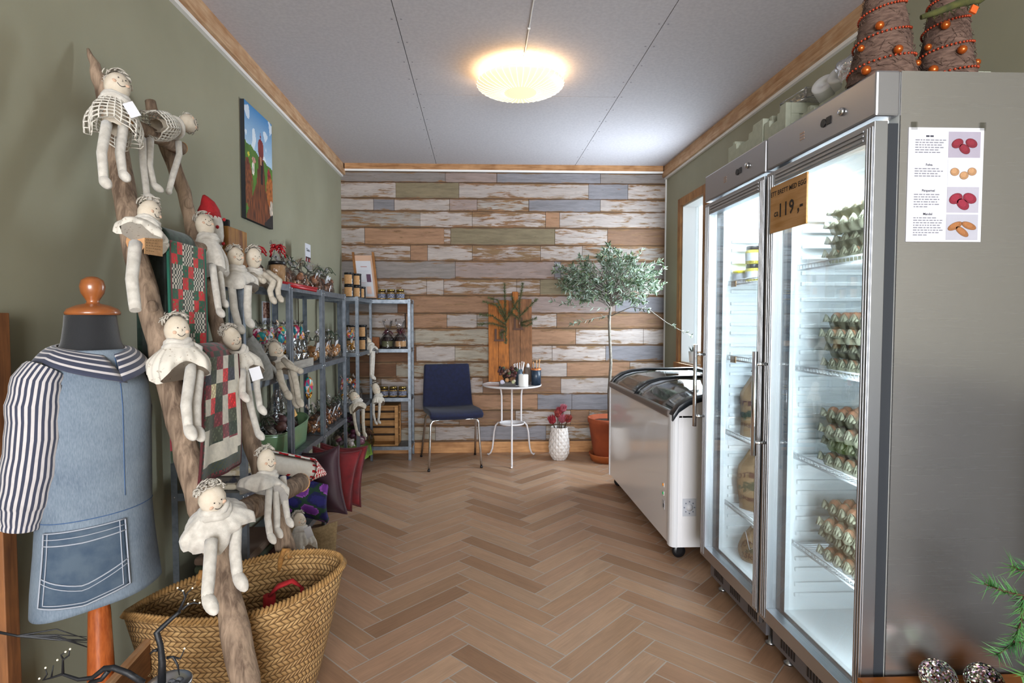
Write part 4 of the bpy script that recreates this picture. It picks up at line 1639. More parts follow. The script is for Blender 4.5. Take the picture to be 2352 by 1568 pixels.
def runner_col(u, v):
    # border, then a checker of lattice squares and four-patch squares
    if u < .07 or u > .93:
        return GRN if (u < .03 or u > .97) else MAR
    if .795 < v < .825:
        return hx('#c9c5bc')
    x, y = (u - .07) / .86 * 3, (v if v < .795 else v + .02) * 7.4
    i, j = int(x), int(y)
    if (i + j) % 2 == 1 and v < .80:
        k = (int((x % 1) * 8) + int((y % 1) * 8)) % 2
        return CRM if k else hx('#333c33')
    q = (int((x % 1) * 2) + int((y % 1) * 2)) % 2
    base = RED if q else GRN
    if (int(x * 13) * 7 + int(y * 13) * 5) % 11 == 0:
        base = hx('#5b7a3a') if q else hx('#7a2f2a')
    return base


P0 = ((-0.912, 1.703, 1.463), (-0.912, 1.928, 1.462), (-0.905, 1.933, 1.065), (-0.897, 1.682, 1.042))
tl, tr = Vector(P0[0]), Vector(P0[1])
Hh = .52
bl, br = tl + Vector((.0, .0, -Hh)), tr + Vector((0, 0, -Hh))
rt, eb = drape('patchwork_runner', 'red and green patchwork table runner with black-white lattice squares over the second rung', 'table runner', (tl, tr, br, bl), .046, 60, 84, runner_col, lambda u, v: tuple(c * (.9 if (int(u * 8) + int(v * 16)) % 2 else 1.3) for c in hx('#27382f')))
eb.build('green_binding', mat('green_binding', '#1d5b4a', .9), rt)

# dark leafy cloth hanging behind the runner
leafc = NT('dark_leaf_print')
_v = leafc.coords((1, 1, 1))
_n = leafc.noise(_v, 55, 2, .5, 2)
leafc.base(leafc.mix(leafc.ramp(_n, .5, .56), hx('#14181a'), hx('#4d7a54')))
leafc.bsdf.inputs['Roughness'].default_value = .9
mb = MB()
a0, a1 = Vector((-1.04, 1.837, 1.442)), Vector((-1.04, 2.007, 1.489))
mb.grid(lambda u, v: a0.lerp(a1, u) + Vector((.004 * math.sin(u * 9), 0, -.36 * v)), 14, 14)
tag(mb.build('dark_leaf_cloth', leafc.mat, solid=.003), 'black cloth with green leaf print hanging behind the red and green runner', 'cloth')


def quilt_col(u, v):
    if u < .035 or u > .975 or v > .96:
        return MAR if int((u + v) * 40) % 2 else DGR
    if v > .88:
        return OLV if (int(u * 40) + int(v * 60)) % 3 else hx('#2c3a3a')
    if v > .74 or u > .86:
        return CRM if not (u > .86 and v > .84) else OLV
    x, y = u / .86 * 5, v / .74 * 6.2
    i, j = int(x), int(y)
    pal = [(OLV, OLV, MAR, CRM, DGR), (NAV, DGR, CRM, RED, NAV), (MAR, TAN, OLV, MAR, CRM), (CRM, RED, DGR, CRM, RED), (OLV, DGR, MAR, CRM, OLV), (CRM, OLV, OLV, MAR, DGR), (CRM, OLV, DGR, CRM, MAR)]
    c = pal[j % 7][i % 5]
    if c is not CRM and (int(x * 9) * 3 + int(y * 11) * 5) % 7 == 0:
        c = tuple(min(1, q * 2.2 + .01) for q in c)
    return c


tl, tr = Vector((-0.791, 1.654, 1.116)), Vector((-0.791, 1.884, 1.116))
br = Vector((-0.761, 1.817, 0.772))
bl = Vector((-0.745, 1.514, 0.784))
rt, eb = drape('patchwork_quilt', 'patchwork quilt of cream, olive and dark red squares over the third ladder rung', 'quilt', (tl, tr, br, bl), .05, 50, 60, quilt_col, lambda u, v: DGR if (int(u * 9) + int(v * 14)) % 2 else MAR, wav=.008)
eb.build('dark_binding', mat('dark_red_binding', '#4a1519', .9), rt)

# ------------------------------------------------------------------ red gnome behind the collared doll, hanging on the far rail
g = thing('gnome_doll', 'red-hatted white cloth gnome tucked behind the collared doll on the ladder', 'gnome doll', (-1.063, 2.286, 1.56))
mb = MB()
c0 = Vector((-1.043, 2.245, 1.621))
mb.lathe([(.045, -.115), (.052, -.07), (.05, -.02), (.045, .0), (.036, .02)], c0, n=20)
mb.build('body', vcmat('gnome_white', .9, .05) if False else MW['cream'], g)
mb = MB()
mb.tube([c0 + Vector((0, 0, -.005)), c0 + Vector((0, .0, .03)), c0 + Vector((-.004, 0, .055)), c0 + Vector((-.012, -.004, .075)), c0 + Vector((-.016, -.004, .085))], [.046, .038, .026, .013, .005], n=16)
redm = mat('red_felt', '#a3141b', .85, c2='#8a0f15', scale=40)
mb.build('hat', redm, g)
mb = MB()
for k in range(9):
    a = k * 2.4
    mb.ell(c0 + Vector((math.cos(a) * .053, math.sin(a) * .053, -.1 + .012 * k)), .007, 6, 5)
mb.build('red_spots', redm, g)

# ------------------------------------------------------------------ woven basket
def basket():
    c = Vector((-.755, 1.772, 0))
    yaw = math.radians(9)
    b_ = thing('woven_basket', 'large oval seagrass basket on the floor under the ladder', 'basket', c)
    H0 = .40
    def prof(u, v, off=0.):
        a = 2 * PI * u
        rim = H0 + .035 * math.cos(a) + .012 * math.sin(2 * a) - .035 * (math.sin(a) < 0) * abs(math.sin(a)) ** 2 - .03 * math.exp(-((a - PI) ** 2) * 3)
        A = (.20 + .11 * (v ** .8)) + off
        Bq = (.125 + .028 * (v ** .8)) + off
        A *= 1 + .03 * math.sin(a * 2 + 1)
        x, y = A * math.cos(a), Bq * math.sin(a)
        if v > .6:
            y += -.012 * math.sin(a * 3) * (v - .6)
        q = Vector((x * math.cos(yaw) - y * math.sin(yaw), x * math.sin(yaw) + y * math.cos(yaw), rim * v + .004))
        return c + q
    wv = NT('seagrass_weave')
    tc = wv.node('ShaderNodeTexCoord')
    sp = wv.node('ShaderNodeSeparateXYZ')
    wv.link(tc.outputs['UV'], sp.inputs[0])
    U, Vv = sp.outputs[0], sp.outputs[1]
    row = wv.math('MULTIPLY', Vv, 23)
    par = wv.math('MULTIPLY_ADD', wv.math('MODULO', wv.math('FLOOR', row), 2), 2, -1)
    fr = wv.math('FRACT', row)
    s_ = wv.math('FRACT', wv.math('ADD', wv.math('MULTIPLY', U, 96), wv.math('MULTIPLY', wv.math('MULTIPLY', fr, par), .9)))
    strand = wv.math('SINE', wv.math('MULTIPLY', s_, PI))
    band = wv.math('SINE', wv.math('MULTIPLY', fr, PI))
    h = wv.math('MULTIPLY', wv.math('POWER', strand, .6), wv.math('POWER', band, .5))
    v = wv.coords((1, 1, 1))
    n = wv.noise(v, 26, 4, .6)
    n2 = wv.noise(v, 4, 2)
    c1 = wv.mix(wv.ramp(n, .3, .7), hx('#8f6a3c'), hx('#bf9a66'))
    c1 = wv.mix(wv.ramp(n2, .4, .75), c1, hx('#856238'))
    wv.base(wv.mix(wv.ramp(h, .12, .55), hx('#604220'), c1))
    wv.bsdf.inputs['Roughness'].default_value = .75
    wv.bump(h, .9, .006)
    mb = MB()
    mb.grid(lambda u, v: prof(u, v), 96, 24, closeu=True, uv=True)
    mb.poly([prof(k / 40, 0) for k in range(40)])
    mb.build('basket_body', wv.mat, b_, solid=.008)
    mb = MB()
    for k in range(150):
        u = k / 150
        p, q = prof(u, 1), prof(u + 1.4 / 150, 1)
        nrm = Vector((p.x - c.x, p.y - c.y, 0)).normalized()
        mb.tube([p + nrm * .008 + Vector((0, 0, -.006)), p.lerp(q, .5) + Vector((0, 0, .008)), q - nrm * .008 + Vector((0, 0, -.006))], .0055, n=5)
    mb.build('bound_rim', mat('rim_rope', '#a37b47', .8, c2='#7d5c31', scale=70), b_)
    for u0 in (.19, .33):
        mb = MB()
        p = prof(u0, 1)
        mb.tube([p + Vector((-.02, .004, -.07)), p + Vector((-.012, -.006, -.02)), p + Vector((0, -.004, .018)), p + Vector((.012, .004, .012)), p + Vector((.022, -.008, -.012))], .009, n=8)
        mb.build('handle_knot', mat('handle_rope', '#a8763a', .8, c2='#7d5527', scale=90), b_)
    return prof


bprof = basket()
mb = MB()
q = Vector((-0.62, 1.8, 0.377))
mb.tube([q + Vector((-.05, 0, -.03)), q + Vector((-.02, 0, .0)), q + Vector((.02, .01, .012)), q + Vector((.05, .01, -.01))], [.01, .016, .014, .006], n=8, flat=.5)
mb.tube([q + Vector((.05, .01, -.01)), q + Vector((.06, .01, -.2))], .006, n=6)
mb.tube([q + Vector((-.05, 0, -.03)), q + Vector((-.06, 0, -.38))], .02, n=8)
tag(mb.build('red_ribbon_bundle', redm), 'red ribbon bundle lying inside the big woven basket', 'ribbon')

# ------------------------------------------------------------------ tailor's dummy and the denim tunic on it
dc = Vector((-1.015, 1.52, 0))
AF = math.radians(60)
Fd = Vector((math.sin(AF), -math.cos(AF), 0))
Rd = Vector((math.cos(AF), math.sin(AF), 0))
dm_ = thing('tailors_dummy', "black tailor's dummy with turned wooden neck cap and pole", 'dress form', dc)
redwood = mat('varnished_wood', '#a9592a', .25, c2='#8f4620', scale=30, stretch=(6, 6, 1), coat=.4)
mb = MB()
zN = 1.20
mb.lathe([(.001, 1.240), (.060, 1.240), (.062, 1.246), (.056, 1.256), (.035, 1.266), (.016, 1.270), (.0135, 1.275), (.017, 1.282), (.026, 1.297), (.029, 1.314), (.025, 1.330), (.013, 1.339), (.0005, 1.341)], dc + Vector((.006, 0, 0)), n=28)
mb.build('neck_cap', mat('polished_finial', '#96562c', .3, c2='#824923', scale=20, coat=.4), dm_)
def bodyS(u, v, off=0):
    T = [(.66, .10, .08), (.80, .115, .085), (.90, .108, .08), (1.0, .115, .088), (1.06, .115, .085), (1.10, .11, .072), (1.14, .082, .06), (1.17, .066, .06), (1.21, .060, .057), (1.240, .057, .055)]
    k = v * (len(T) - 1)
    i = min(int(k), len(T) - 2)
    f = k - i
    z, a, b = [T[i][q] * (1 - f) + T[i + 1][q] * f for q in range(3)]
    t_ = 2 * PI * u
    return dc + Rd * (a * math.sin(t_)) + Fd * (b * math.cos(t_)) + Vector((0, 0, z))
mb = MB()
mb.grid(lambda u, v: bodyS(u, v), 32, 30, closeu=True)
mb.poly([bodyS(k / 32, 0) for k in range(32)])
mb.build('torso', mat('black_jersey', '#101115', .85, bump=.15, scale=300, sheen=.3), dm_)
mb = MB()
mb.lathe([(.012, .665), (.024, .66), (.024, .55), (.0265, .545), (.0265, .52), (.023, .515), (.023, .505), (.0265, .50), (.0265, .48), (.023, .475), (.026, .45), (.031, .30), (.034, .2), (.03, .16), (.045, .12), (.05, .08)], dc, n=24)
mb.build('pole', redwood, dm_)
for k in range(3):
    a = k * 2 * PI / 3 + .4
    mb = MB()
    d = Vector((math.cos(a), math.sin(a), 0))
    mb.tube([dc + Vector((0, 0, .12)), dc + d * .07 + Vector((0, 0, .10)), dc + d * .13 + Vector((0, 0, .045)), dc + d * .17 + Vector((0, 0, .014))], [.018, .018, .014, .014], n=10)
    mb.build('foot', redwood, dm_)

den = NT('washed_denim')
_v = den.coords((1, 1, 1))
_a = den.noise(_v, 5.5, 3)
_b = den.noise(den.coords((260, 260, 60)), 1.5, 2)
_c = den.mix(den.ramp(_a, .32, .68), hx('#394b5e'), hx('#65737f'))
den.base(den.mix(den.math('MULTIPLY', _b, .45), _c, hx('#a9b3be')))
den.bsdf.inputs['Roughness'].default_value = .9
den.bump(_b, .15, .002)
dend = mat('darker_denim', '#334457', .9, c2='#4a5866', scale=22, bump=.2, bscale=200)
stitchm = mat('pale_stitching', '#9da2ac', .9)
strip = vcmat('striped_cotton', .9, .06, 60, sheen=.2)
STW, STN = hx('#bfb9b8'), hx('#34384a')
tun = thing('denim_tunic', 'washed denim tunic with striped collar and sleeves, worn by the dummy', 'tunic', dc + Vector((0, 0, .6)))
TT = [(.496, .150, .118), (.55, .146, .113), (.65, .136, .107), (.72, .131, .104), (.82, .132, .103), (.92, .133, .104), (1.00, .135, .103), (1.055, .131, .097), (1.10, .113, .088), (1.13, .094, .08), (1.150, .076, .072)]


def tunS(u, v, off=0.):
    k = v * (len(TT) - 1)
    i = min(int(k), len(TT) - 2)
    f = k - i
    z, a, b = [TT[i][q] * (1 - f) + TT[i + 1][q] * f for q in range(3)]
    t_ = 2 * PI * u
    w_ = max(0, 1 - v * 2.2)
    fold = 1 + .025 * w_ * math.sin(5 * t_ + 1) + .010 * math.sin(3 * t_ + 9 * v)
    a, b = a * fold + off, b * fold + off
    zz = z + .018 * w_ * math.sin(t_ * 1 + 1.2)
    return dc + Rd * (a * math.sin(t_)) + Fd * (b * math.cos(t_)) + Vector((0, 0, zz))


mb = MB()
mb.grid(lambda u, v: tunS(u, v), 64, 50, closeu=True)
mb.build('tunic_body', den.mat, tun, solid=.004)
mb = MB()
for v0 in (.31,):
    mb.tube([tunS(k / 48, v0, .002) for k in range(48)], .0014, n=4, closed=True)
mb.tube([tunS(.02, .35 + .55 * k / 20, .002) for k in range(21)], .0014, n=4)
mb.build('seams', mat('seam_blue', '#3f5a80', .9), tun)
mb = MB()
mb.grid(lambda u, v: tunS(-.006 + .045 * u, .36 + .52 * v, .0016), 4, 30)  # strip of darker worn denim along the placket
mb.build('worn_placket', dend, tun)
# big patch pocket, pointed at the bottom
u0, u1 = -.205, .012
def pk(s_, t_, off):
    vb = .072 - .034 * (1 - abs(s_ * 2 - 1.05))
    return tunS(u0 + (u1 - u0) * s_, vb + (.285 - vb) * t_, off)
mb = MB()
mb.grid(lambda s_, t_: pk(s_, t_, .005), 20, 16)
pkt = mb.build('pocket', dend, tun, solid=.003)
mb = MB()
E_ = [pk(0, k / 10, .008) for k in range(10, -1, -1)] + [pk(k / 20, 0, .008) for k in range(1, 21)] + [pk(1, k / 10, .008) for k in range(1, 11)]
mb.tube(E_, .0022, n=4)
E_ = [pk(.07, k / 10, .008) for k in range(10, 0, -1)] + [pk(.07 + .86 * k / 20, .06, .008) for k in range(0, 21)] + [pk(.93, k / 10, .008) for k in range(1, 11)]
mb.tube(E_, .0015, n=4)
for t_ in (1.0, .90, .80, .38, .33):
    mb.tube([pk(k / 14, t_ - (.06 * math.sin(PI * k / 14) if t_ < .5 else 0), .008) for k in range(15)], .002 if t_ in (1.0, .8, .38) else .0014, n=4)
mb.build('pocket_stitching', stitchm, pkt)
# sleeves
def stripes(n_):
    return lambda i, k: STW if (k % 4) < 2 else STN
SL = [(-1.057, 1.42, 1.104), (-1.065, 1.405, 1.078), (-1.071, 1.4, 1.022), (-1.072, 1.395, 0.948), (-1.085, 1.395, 0.864), (-1.105, 1.4, 0.788), (-1.113, 1.4, 0.745), (-1.117, 1.4, 0.725)]
mb = MB()
Q, Rr = [], []
SR = [.046, .054, .058, .057, .058, .056, .046, .043]
for i in range(len(SL) - 1):
    for k in range(4):
        t_ = k / 4
        Q.append(Vector(SL[i]).lerp(Vector(SL[i + 1]), t_))
        Rr.append((SR[i] * (1 - t_) + SR[i + 1] * t_) * (1 + .025 * math.sin((i * 4 + k) * 1.7)))
Q.append(Vector(SL[-1]))
Rr.append(SR[-1])
mb.tube(Q, Rr, n=112, colf=stripes(112), cap=False)
mb.build('sleeve', strip, tun)
mb = MB()
s2 = dc + Rd * .108 - Fd * .03 + Vector((0, 0, 1.03))
mb.tube([s2, s2 + Rd * .02 + Fd * -.015 + Vector((0, 0, -.05)), s2 + Rd * .018 + Fd * -.02 + Vector((0, 0, -.18)), s2 + Rd * .008 + Fd * -.025 + Vector((0, 0, -.34)), s2 + Rd * .0 + Fd * -.025 + Vector((0, 0, -.40))], [.04, .045, .043, .042, .038], n=64, colf=stripes(64), cap=False)
mb.build('sleeve', strip, tun)
# collar: two flaps meeting in front
for sg in (-1, 1):
    mb = MB()
    def cf(u, v, sg=sg):
        a = sg * (PI * .06 + u * PI * .97)
        pt = max(0, 1 - u * 2.6)
        ro = .069 + v * (.046 + .030 * pt)
        zz = 1.172 - .02 * u * 0 + .010 * math.sin(v * PI) - v * (.048 + .055 * pt) - .028 * (1 - u) * (1 - v)
        aa = a - sg * pt * v * .25
        return dc + Rd * (ro * 1.08 * math.sin(aa)) + Fd * (ro * .98 * math.cos(aa)) + Vector((0, 0, zz))
    mb.grid(cf, 26, 15, colf=lambda u, v: STW if int(v * 15) % 3 < 1 else STN)
    mb.build('collar', strip, tun, solid=.003)

# ------------------------------------------------------------------ corner things at the lower left
mb = MB()
a, b = Vector((-1.19, 1.459, 1.046)), Vector((-1.19, 1.469, 0.369))
mb.box((-1.226, 1.425, 0), (-1.180, 1.468, 1.245))
tag(mb.build('wooden_post', woodmat('post_brown', '#8a5a36', '#63402a', 2, 5), bevel=.002), 'upright brown wooden post against the green wall behind the striped sleeve', 'post')
s = thing('wall_socket', 'white square wall socket half hidden by the striped sleeve', 'socket', (XL + .005, 1.53, .98))
mb = MB()
mb.box((XL + .0005, 1.49, .945), (XL + .009, 1.565, 1.03))
mb.build('plate', MW['white'], s, bevel=.002)
mb = MB()
mb.box((XL + .009, 1.505, .96), (XL + .0105, 1.55, 1.015))
mb.build('insert', MW['paper'], s)

cr = thing('low_wooden_crate', 'low dark wooden crate on the floor between dummy and basket', 'crate', (-1.0, 1.60, 0))
cw_ = woodmat('crate_brown', '#7d5434', '#533520', 1, 5)
c0, c1 = Vector((-0.944, 1.445, 0.3)), Vector((-0.956, 1.616, 0.3))
dr = (c1 - c0).normalized()
nr = Vector((-dr.y, dr.x, 0))
mb = MB()
for k in range(3):
    z = .05 + k * .1
    mb.bar(c0 - dr * .02 + Vector((0, 0, z - .3)), c1 + dr * .02 + Vector((0, 0, z - .3)), .012, .085)
mb.build('side_slats', cw_, cr)
mb = MB()
mb.bar(c0 - dr * .02 + Vector((0, 0, .0)), c1 + dr * .02, .016, .012)
mb.build('top_lath', MW['trim'], cr)

# black twig trees with tiny lights
twm = mat('black_wrapped_twig', '#15161a', .55, bump=.4, scale=60)
ledm = mat('tiny_led', '#f4e6c8', .3, emit=(1, .85, .6), estr=.3)


def twig(name, label, branches, lights, pot=None, grp=None):
    o = thing(name, label, 'twig decoration', branches[0][0][0], grp)
    for k, (pts, rs) in enumerate(branches):
        mb = MB()
        mb.tube(pts, rs, n=7)
        mb.build('twig_trunk' if k == 0 else 'twig_branch', twm, o)
    for p in lights:
        mb = MB()
        mb.ell(p, .0022, 6, 4)
        mb.build('light_bead', ledm, o)
    return o


twig('black_twig_tree', 'black wire twig tree standing in the silver pot before the basket', [
    ([(-0.732, 1.3, 0.391), (-0.73, 1.3, 0.44), (-0.733, 1.3, 0.481), (-0.741, 1.3, 0.51), (-0.734, 1.31, 0.517), (-0.72, 1.32, 0.529), (-0.699, 1.32, 0.547)], [.009, .008, .0065, .007, .006, .005, .004]),
    ([(-0.701, 1.32, 0.546), (-0.691, 1.32, 0.567), (-0.685, 1.32, 0.581), (-0.689, 1.32, 0.595), (-0.702, 1.32, 0.602)], [.0035, .003, .0025, .002, .001]),
    ([(-0.693, 1.32, 0.552), (-0.684, 1.33, 0.559), (-0.671, 1.33, 0.563), (-0.658, 1.33, 0.56)], [.003, .0025, .002, .001]),
    ([(-0.685, 1.32, 0.581), (-0.68, 1.32, 0.591), (-0.67, 1.32, 0.601)], [.002, .0015, .001]),
    ([(-0.719, 1.3, 0.45), (-0.705, 1.3, 0.452), (-0.695, 1.3, 0.431), (-0.692, 1.3, 0.408)], [.0035, .003, .0025, .001]),
    ([(-0.707, 1.3, 0.452), (-0.689, 1.3, 0.447), (-0.679, 1.3, 0.47)], [.0025, .002, .001]),
    ([(-0.74, 1.3, 0.469), (-0.75, 1.3, 0.467), (-0.757, 1.3, 0.46)], [.004, .003, .002])],
    [(-0.702, 1.32, 0.604), (-0.668, 1.32, 0.603), (-0.657, 1.33, 0.563), (-0.684, 1.33, 0.561), (-0.679, 1.3, 0.471), (-0.669, 1.33, 0.569), (-0.69, 1.32, 0.597)])
pt = thing('silver_pot', 'small silver pot with pebbles at the foot of the black twig tree', 'pot', (-0.714, 1.3, 0.39))
c = Vector((-0.721, 1.31, 0.386))
mb = MB()
mb.lathe([(.03, -.1), (.045, -.02), (.049, .0), (.046, .002), (.042, -.01), (.0005, -.02)], c, n=24)
mb.build('pot', MW['steel'], pt)
mb = MB()
for k in range(14):
    a, rr = k * 2.4, .034 * math.sqrt(k / 14)
    mb.ell(c + Vector((math.cos(a) * rr, math.sin(a) * rr, -.013)), (.009, .008, .006), 7, 5)
mb.build('pebbles', mat('dark_pebble', '#4c4f55', .4, c2='#85888f', scale=60), pt)
stl = thing('wooden_stool', 'low wooden stool under the silver pot', 'stool', (-.66, 1.31, 0))
mb = MB()
zs_ = c.z - .1
mb.box((c.x - .11, c.y - .11, zs_ - .02), (c.x + .09, c.y + .07, zs_))
mb.build('seat', cw_, stl, bevel=.003)
for dx in (-.1, .08):
    for dy in (-.1, .06):
        mb = MB()
        mb.box((c.x + dx - .01, c.y + dy - .01, 0), (c.x + dx + .01, c.y + dy + .01, zs_ - .02))
        mb.build('leg', cw_, stl)
twig('black_twig_branch', 'black twig branch with pale lights reaching in low beside the dummy pole', [
    ([(-0.743, 1.25, 0.424), (-0.776, 1.25, 0.447), (-0.807, 1.25, 0.46), (-0.827, 1.25, 0.459), (-0.854, 1.25, 0.438), (-0.884, 1.25, 0.435), (-0.918, 1.25, 0.448), (-0.942, 1.25, 0.44), (-0.961, 1.25, 0.435)], [.007, .007, .0065, .006, .005, .004, .003, .002, .001]),
    ([(-0.818, 1.25, 0.455), (-0.835, 1.25, 0.434), (-0.861, 1.25, 0.427)], [.006, .005, .004]),
    ([(-0.917, 1.25, 0.447), (-0.916, 1.25, 0.48), (-0.903, 1.25, 0.49), (-0.901, 1.25, 0.504)], [.003, .0022, .0018, .001]),
    ([(-0.916, 1.25, 0.483), (-0.92, 1.25, 0.491), (-0.909, 1.25, 0.498)], [.002, .0015, .001]),
    ([(-0.942, 1.25, 0.441), (-0.937, 1.25, 0.468)], [.002, .001]),
    ([(-0.959, 1.25, 0.436), (-0.951, 1.25, 0.448), (-0.954, 1.25, 0.461)], [.002, .0015, .001])],
    [(-0.928, 1.25, 0.48), (-0.91, 1.25, 0.498), (-0.9, 1.25, 0.504), (-0.968, 1.25, 0.439), (-0.954, 1.25, 0.463)])
mb = MB()
rt_ = random.Random(9)
for k in range(7):
    y0 = rt_.uniform(-4, 4)
    mb.tube([(-0.947, 1.1, 0.632), (-0.89, 1.1, 0.619), Vector((-0.831, 1.12, 0.61)) + Vector((0, 0, rt_.uniform(-.012, .012))), Vector((-0.787, 1.14, 0.587)) + Vector((0, 0, rt_.uniform(-.02, .015)))], [.003, .0022, .0013, .0006], n=5)
tag(mb.build('black_twig_spray', twm), 'spray of thin black twigs coming in across the wooden post', 'twigs')


# ------------------------------------------------------------------ galvanised shelving units
SX0, SX1 = -1.205, -.915
SZ = [.12, .545, .97, 1.395]


def shelf_unit(x0, x1, y0, y1, label):
    s = thing('steel_shelving_unit', label, 'shelving unit', ((x0 + x1) / 2, (y0 + y1) / 2, 0), 'grey steel shelving units')
    for (x, sx) in ((x0, 1), (x1, -1)):
        for (y, sy) in ((y0, 1), (y1, -1)):
            mb = MB()
            a, t_ = .024, .0022
            mb.box((min(x, x + sx * a), min(y, y + sy * t_), .0), (max(x, x + sx * a), max(y, y + sy * t_), 1.40))
            mb.box((min(x, x + sx * t_), min(y + sy * t_, y + sy * a), .0), (max(x, x + sx * t_), max(y + sy * t_, y + sy * a), 1.40))
            p = mb.build('post', MW['galv'], s)
            mb = MB()
            for z in SZ:
                mb.ell((x + sx * .012, y - sy * .001, z - .015), (.0045, .0025, .0045), 8, 5)
                mb.ell((x - sx * .001, y + sy * .012, z - .015), (.0025, .0045, .0045), 8, 5)
            mb.build('bolts', MW['steel'], p)
    for z in SZ:
        mb = MB()
        e = .0026
        mb.box((x0 + e, y0 + e, z - .003), (x1 - e, y1 - e, z))
        mb.box((x0 + e, y0 + e, z - .03), (x1 - e, y0 + e + .0015, z - .003))
        mb.box((x0 + e, y1 - e - .0015, z - .03), (x1 - e, y1 - e, z - .003))
        mb.box((x0 + e, y0 + e, z - .03), (x0 + e + .0015, y1 - e, z - .003))
        mb.box((x1 - e - .0015, y0 + e, z - .03), (x1 - e, y1 - e, z - .003))
        mb.build('shelf', MW['galv'], s)


shelf_unit(SX0, SX1, 2.235, 2.795, 'grey steel shelving unit behind the ladder, first in the row')
shelf_unit(SX0, SX1, 2.805, 3.37, 'grey steel shelving unit with the green tub, second in the row')
shelf_unit(SX0, SX1, 3.38, 3.945, 'grey steel shelving unit with tagged nut bags, third in the row')
shelf_unit(SX0, SX1, 4.345, 4.895, 'grey steel shelving unit hung with dolls, near the corner')
shelf_unit(-1.19, -.588, 4.905, 5.155, 'grey steel shelving unit with jars against the plank wall')

# ------------------------------------------------------------------ goods
celm = MW['cello']
bag_contents = vcmat('bag_goods', .55, .3, 90, bump=.3)
ribgrn = mat('dark_green_ribbon', '#2d3d26', .5)
ribred = mat('glossy_red_ribbon', '#a80f1c', .35)
ribmar = mat('maroon_ribbon', '#4a1626', .4)


def wrap_shape(mb, w, d, h, r, neck=.72, top=1.0, o=(0, 0, 0)):
    """crinkled cellophane: full below, gathered at the neck, fanned out above"""
    n = 18
    ph = r.uniform(0, 6)

    def fn(u, v):
        a = 2 * PI * u
        if v < neck:
            k = 1.0 - .0 * v
            q = v / neck
            s_ = 1.02 * (1 - .78 * max(0, (q - .45) / .55) ** 1.3)
        else:
            s_ = .22 + .5 * (v - neck) / (1 - neck)
        cr = 1 + .12 * math.sin(a * 5 + ph + v * 6) + .08 * math.sin(a * 9 - v * 11 + ph)
        sq = lambda t_: math.copysign(abs(t_) ** .7, t_)
        return (o[0] + sq(math.cos(a)) * w / 2 * s_ * cr, o[1] + sq(math.sin(a)) * d / 2 * s_ * cr, o[2] + h * v * (1 + (.05 * math.sin(a * 4 + ph) if v > .95 else 0)))
    mb.grid(fn, n, 16, closeu=True)


def gift_bag(loc, w, d, h, colors, label, seed, group, fill=.45, ribbon=ribgrn, tagc=True, lump=.012, n=40, yaw=0., name='cellophane_bag', cat='gift bag', curls=0):
    r = random.Random(seed)
    loc = (loc[0], loc[1], loc[2] + .0015)
    o = thing(name, label, cat, loc, group)
    mb = MB()
    for k in range(n):
        s_ = lump * r.uniform(.7, 1.2)
        c = (r.uniform(-.40, .40) * w, r.uniform(-.40, .40) * d, max(s_ * 1.02, r.uniform(.05, fill) * h))
        mb.ell(c, (s_, s_ * r.uniform(.6, 1), s_ * r.uniform(.6, 1)), 7, 5, R=Euler((r.uniform(0, 3), r.uniform(0, 3), 0)).to_matrix(), c2=hx(r.choice(colors)))
    mb.build('contents', bag_contents, o, local=True)
    mb = MB()
    wrap_shape(mb, w, d, h, r)
    mb.build('clear_wrap', celm, o, local=True)
    mb = MB()
    zt_ = h * .70
    rr = w * .10
    mb.tube([(rr * math.cos(k * PI / 5), rr * math.sin(k * PI / 5), zt_) for k in range(10)], .0028, n=5, closed=True)
    for k in range(3 + curls * 6):
        a = r.uniform(0, 2 * PI)
        ex = r.uniform(.3, .6) * w * (1.2 if curls else 1)
        pts = [(math.cos(a) * rr, math.sin(a) * rr, zt_)]
        for q in range(1, 9):
            t_ = q / 8
            pts.append((math.cos(a) * (rr + ex * t_) + .006 * math.cos(q * 1.6), math.sin(a) * (rr + ex * t_) + .006 * math.sin(q * 1.6), zt_ + .05 * math.sin(t_ * 2.6) * (1 if k % 2 == 0 else .5) + .006 * math.cos(q * 1.9)))
        mb.tube(pts, .0042 if curls else .003, n=5, flat=.5)
    mb.build('ribbon', ribbon, o, local=True)
    if tagc:
        mb = MB()
        a = r.uniform(-.3, .3)
        c = Vector((w * .36, -d * .3, h * .50))
        R = Euler((.2, .35, a)).to_matrix()
        mb.box((-.001, -.016, -.026), (.001, .016, .026), R=R, o=c)
        mb.build('white_label', tagw, o, local=True)
    o.rotation_euler = (0, 0, yaw)
    return o


T3 = SZ[3]
# top shelves, from the ladder end
b = thing('wooden_block_mill', 'dark stained square wooden block with black cap behind the two sitting dolls', 'wooden block', (-1.10, 2.48, T3))
mb = MB()
mb.box((-1.165, 2.41, T3 + .0005), (-1.04, 2.60, T3 + .222))
mb.build('block', woodmat('block_wood', '#6b3f22', '#a9793c', 2, 3), b, bevel=.004)
mb = MB()
mb.lathe([(.03, .2225), (.03, .228), (.018, .230), (.018, .262), (.016, .265), (.0005, .265)], (-1.10, 2.52, T3), n=20)
mb.build('black_cap', MW['black'], b)

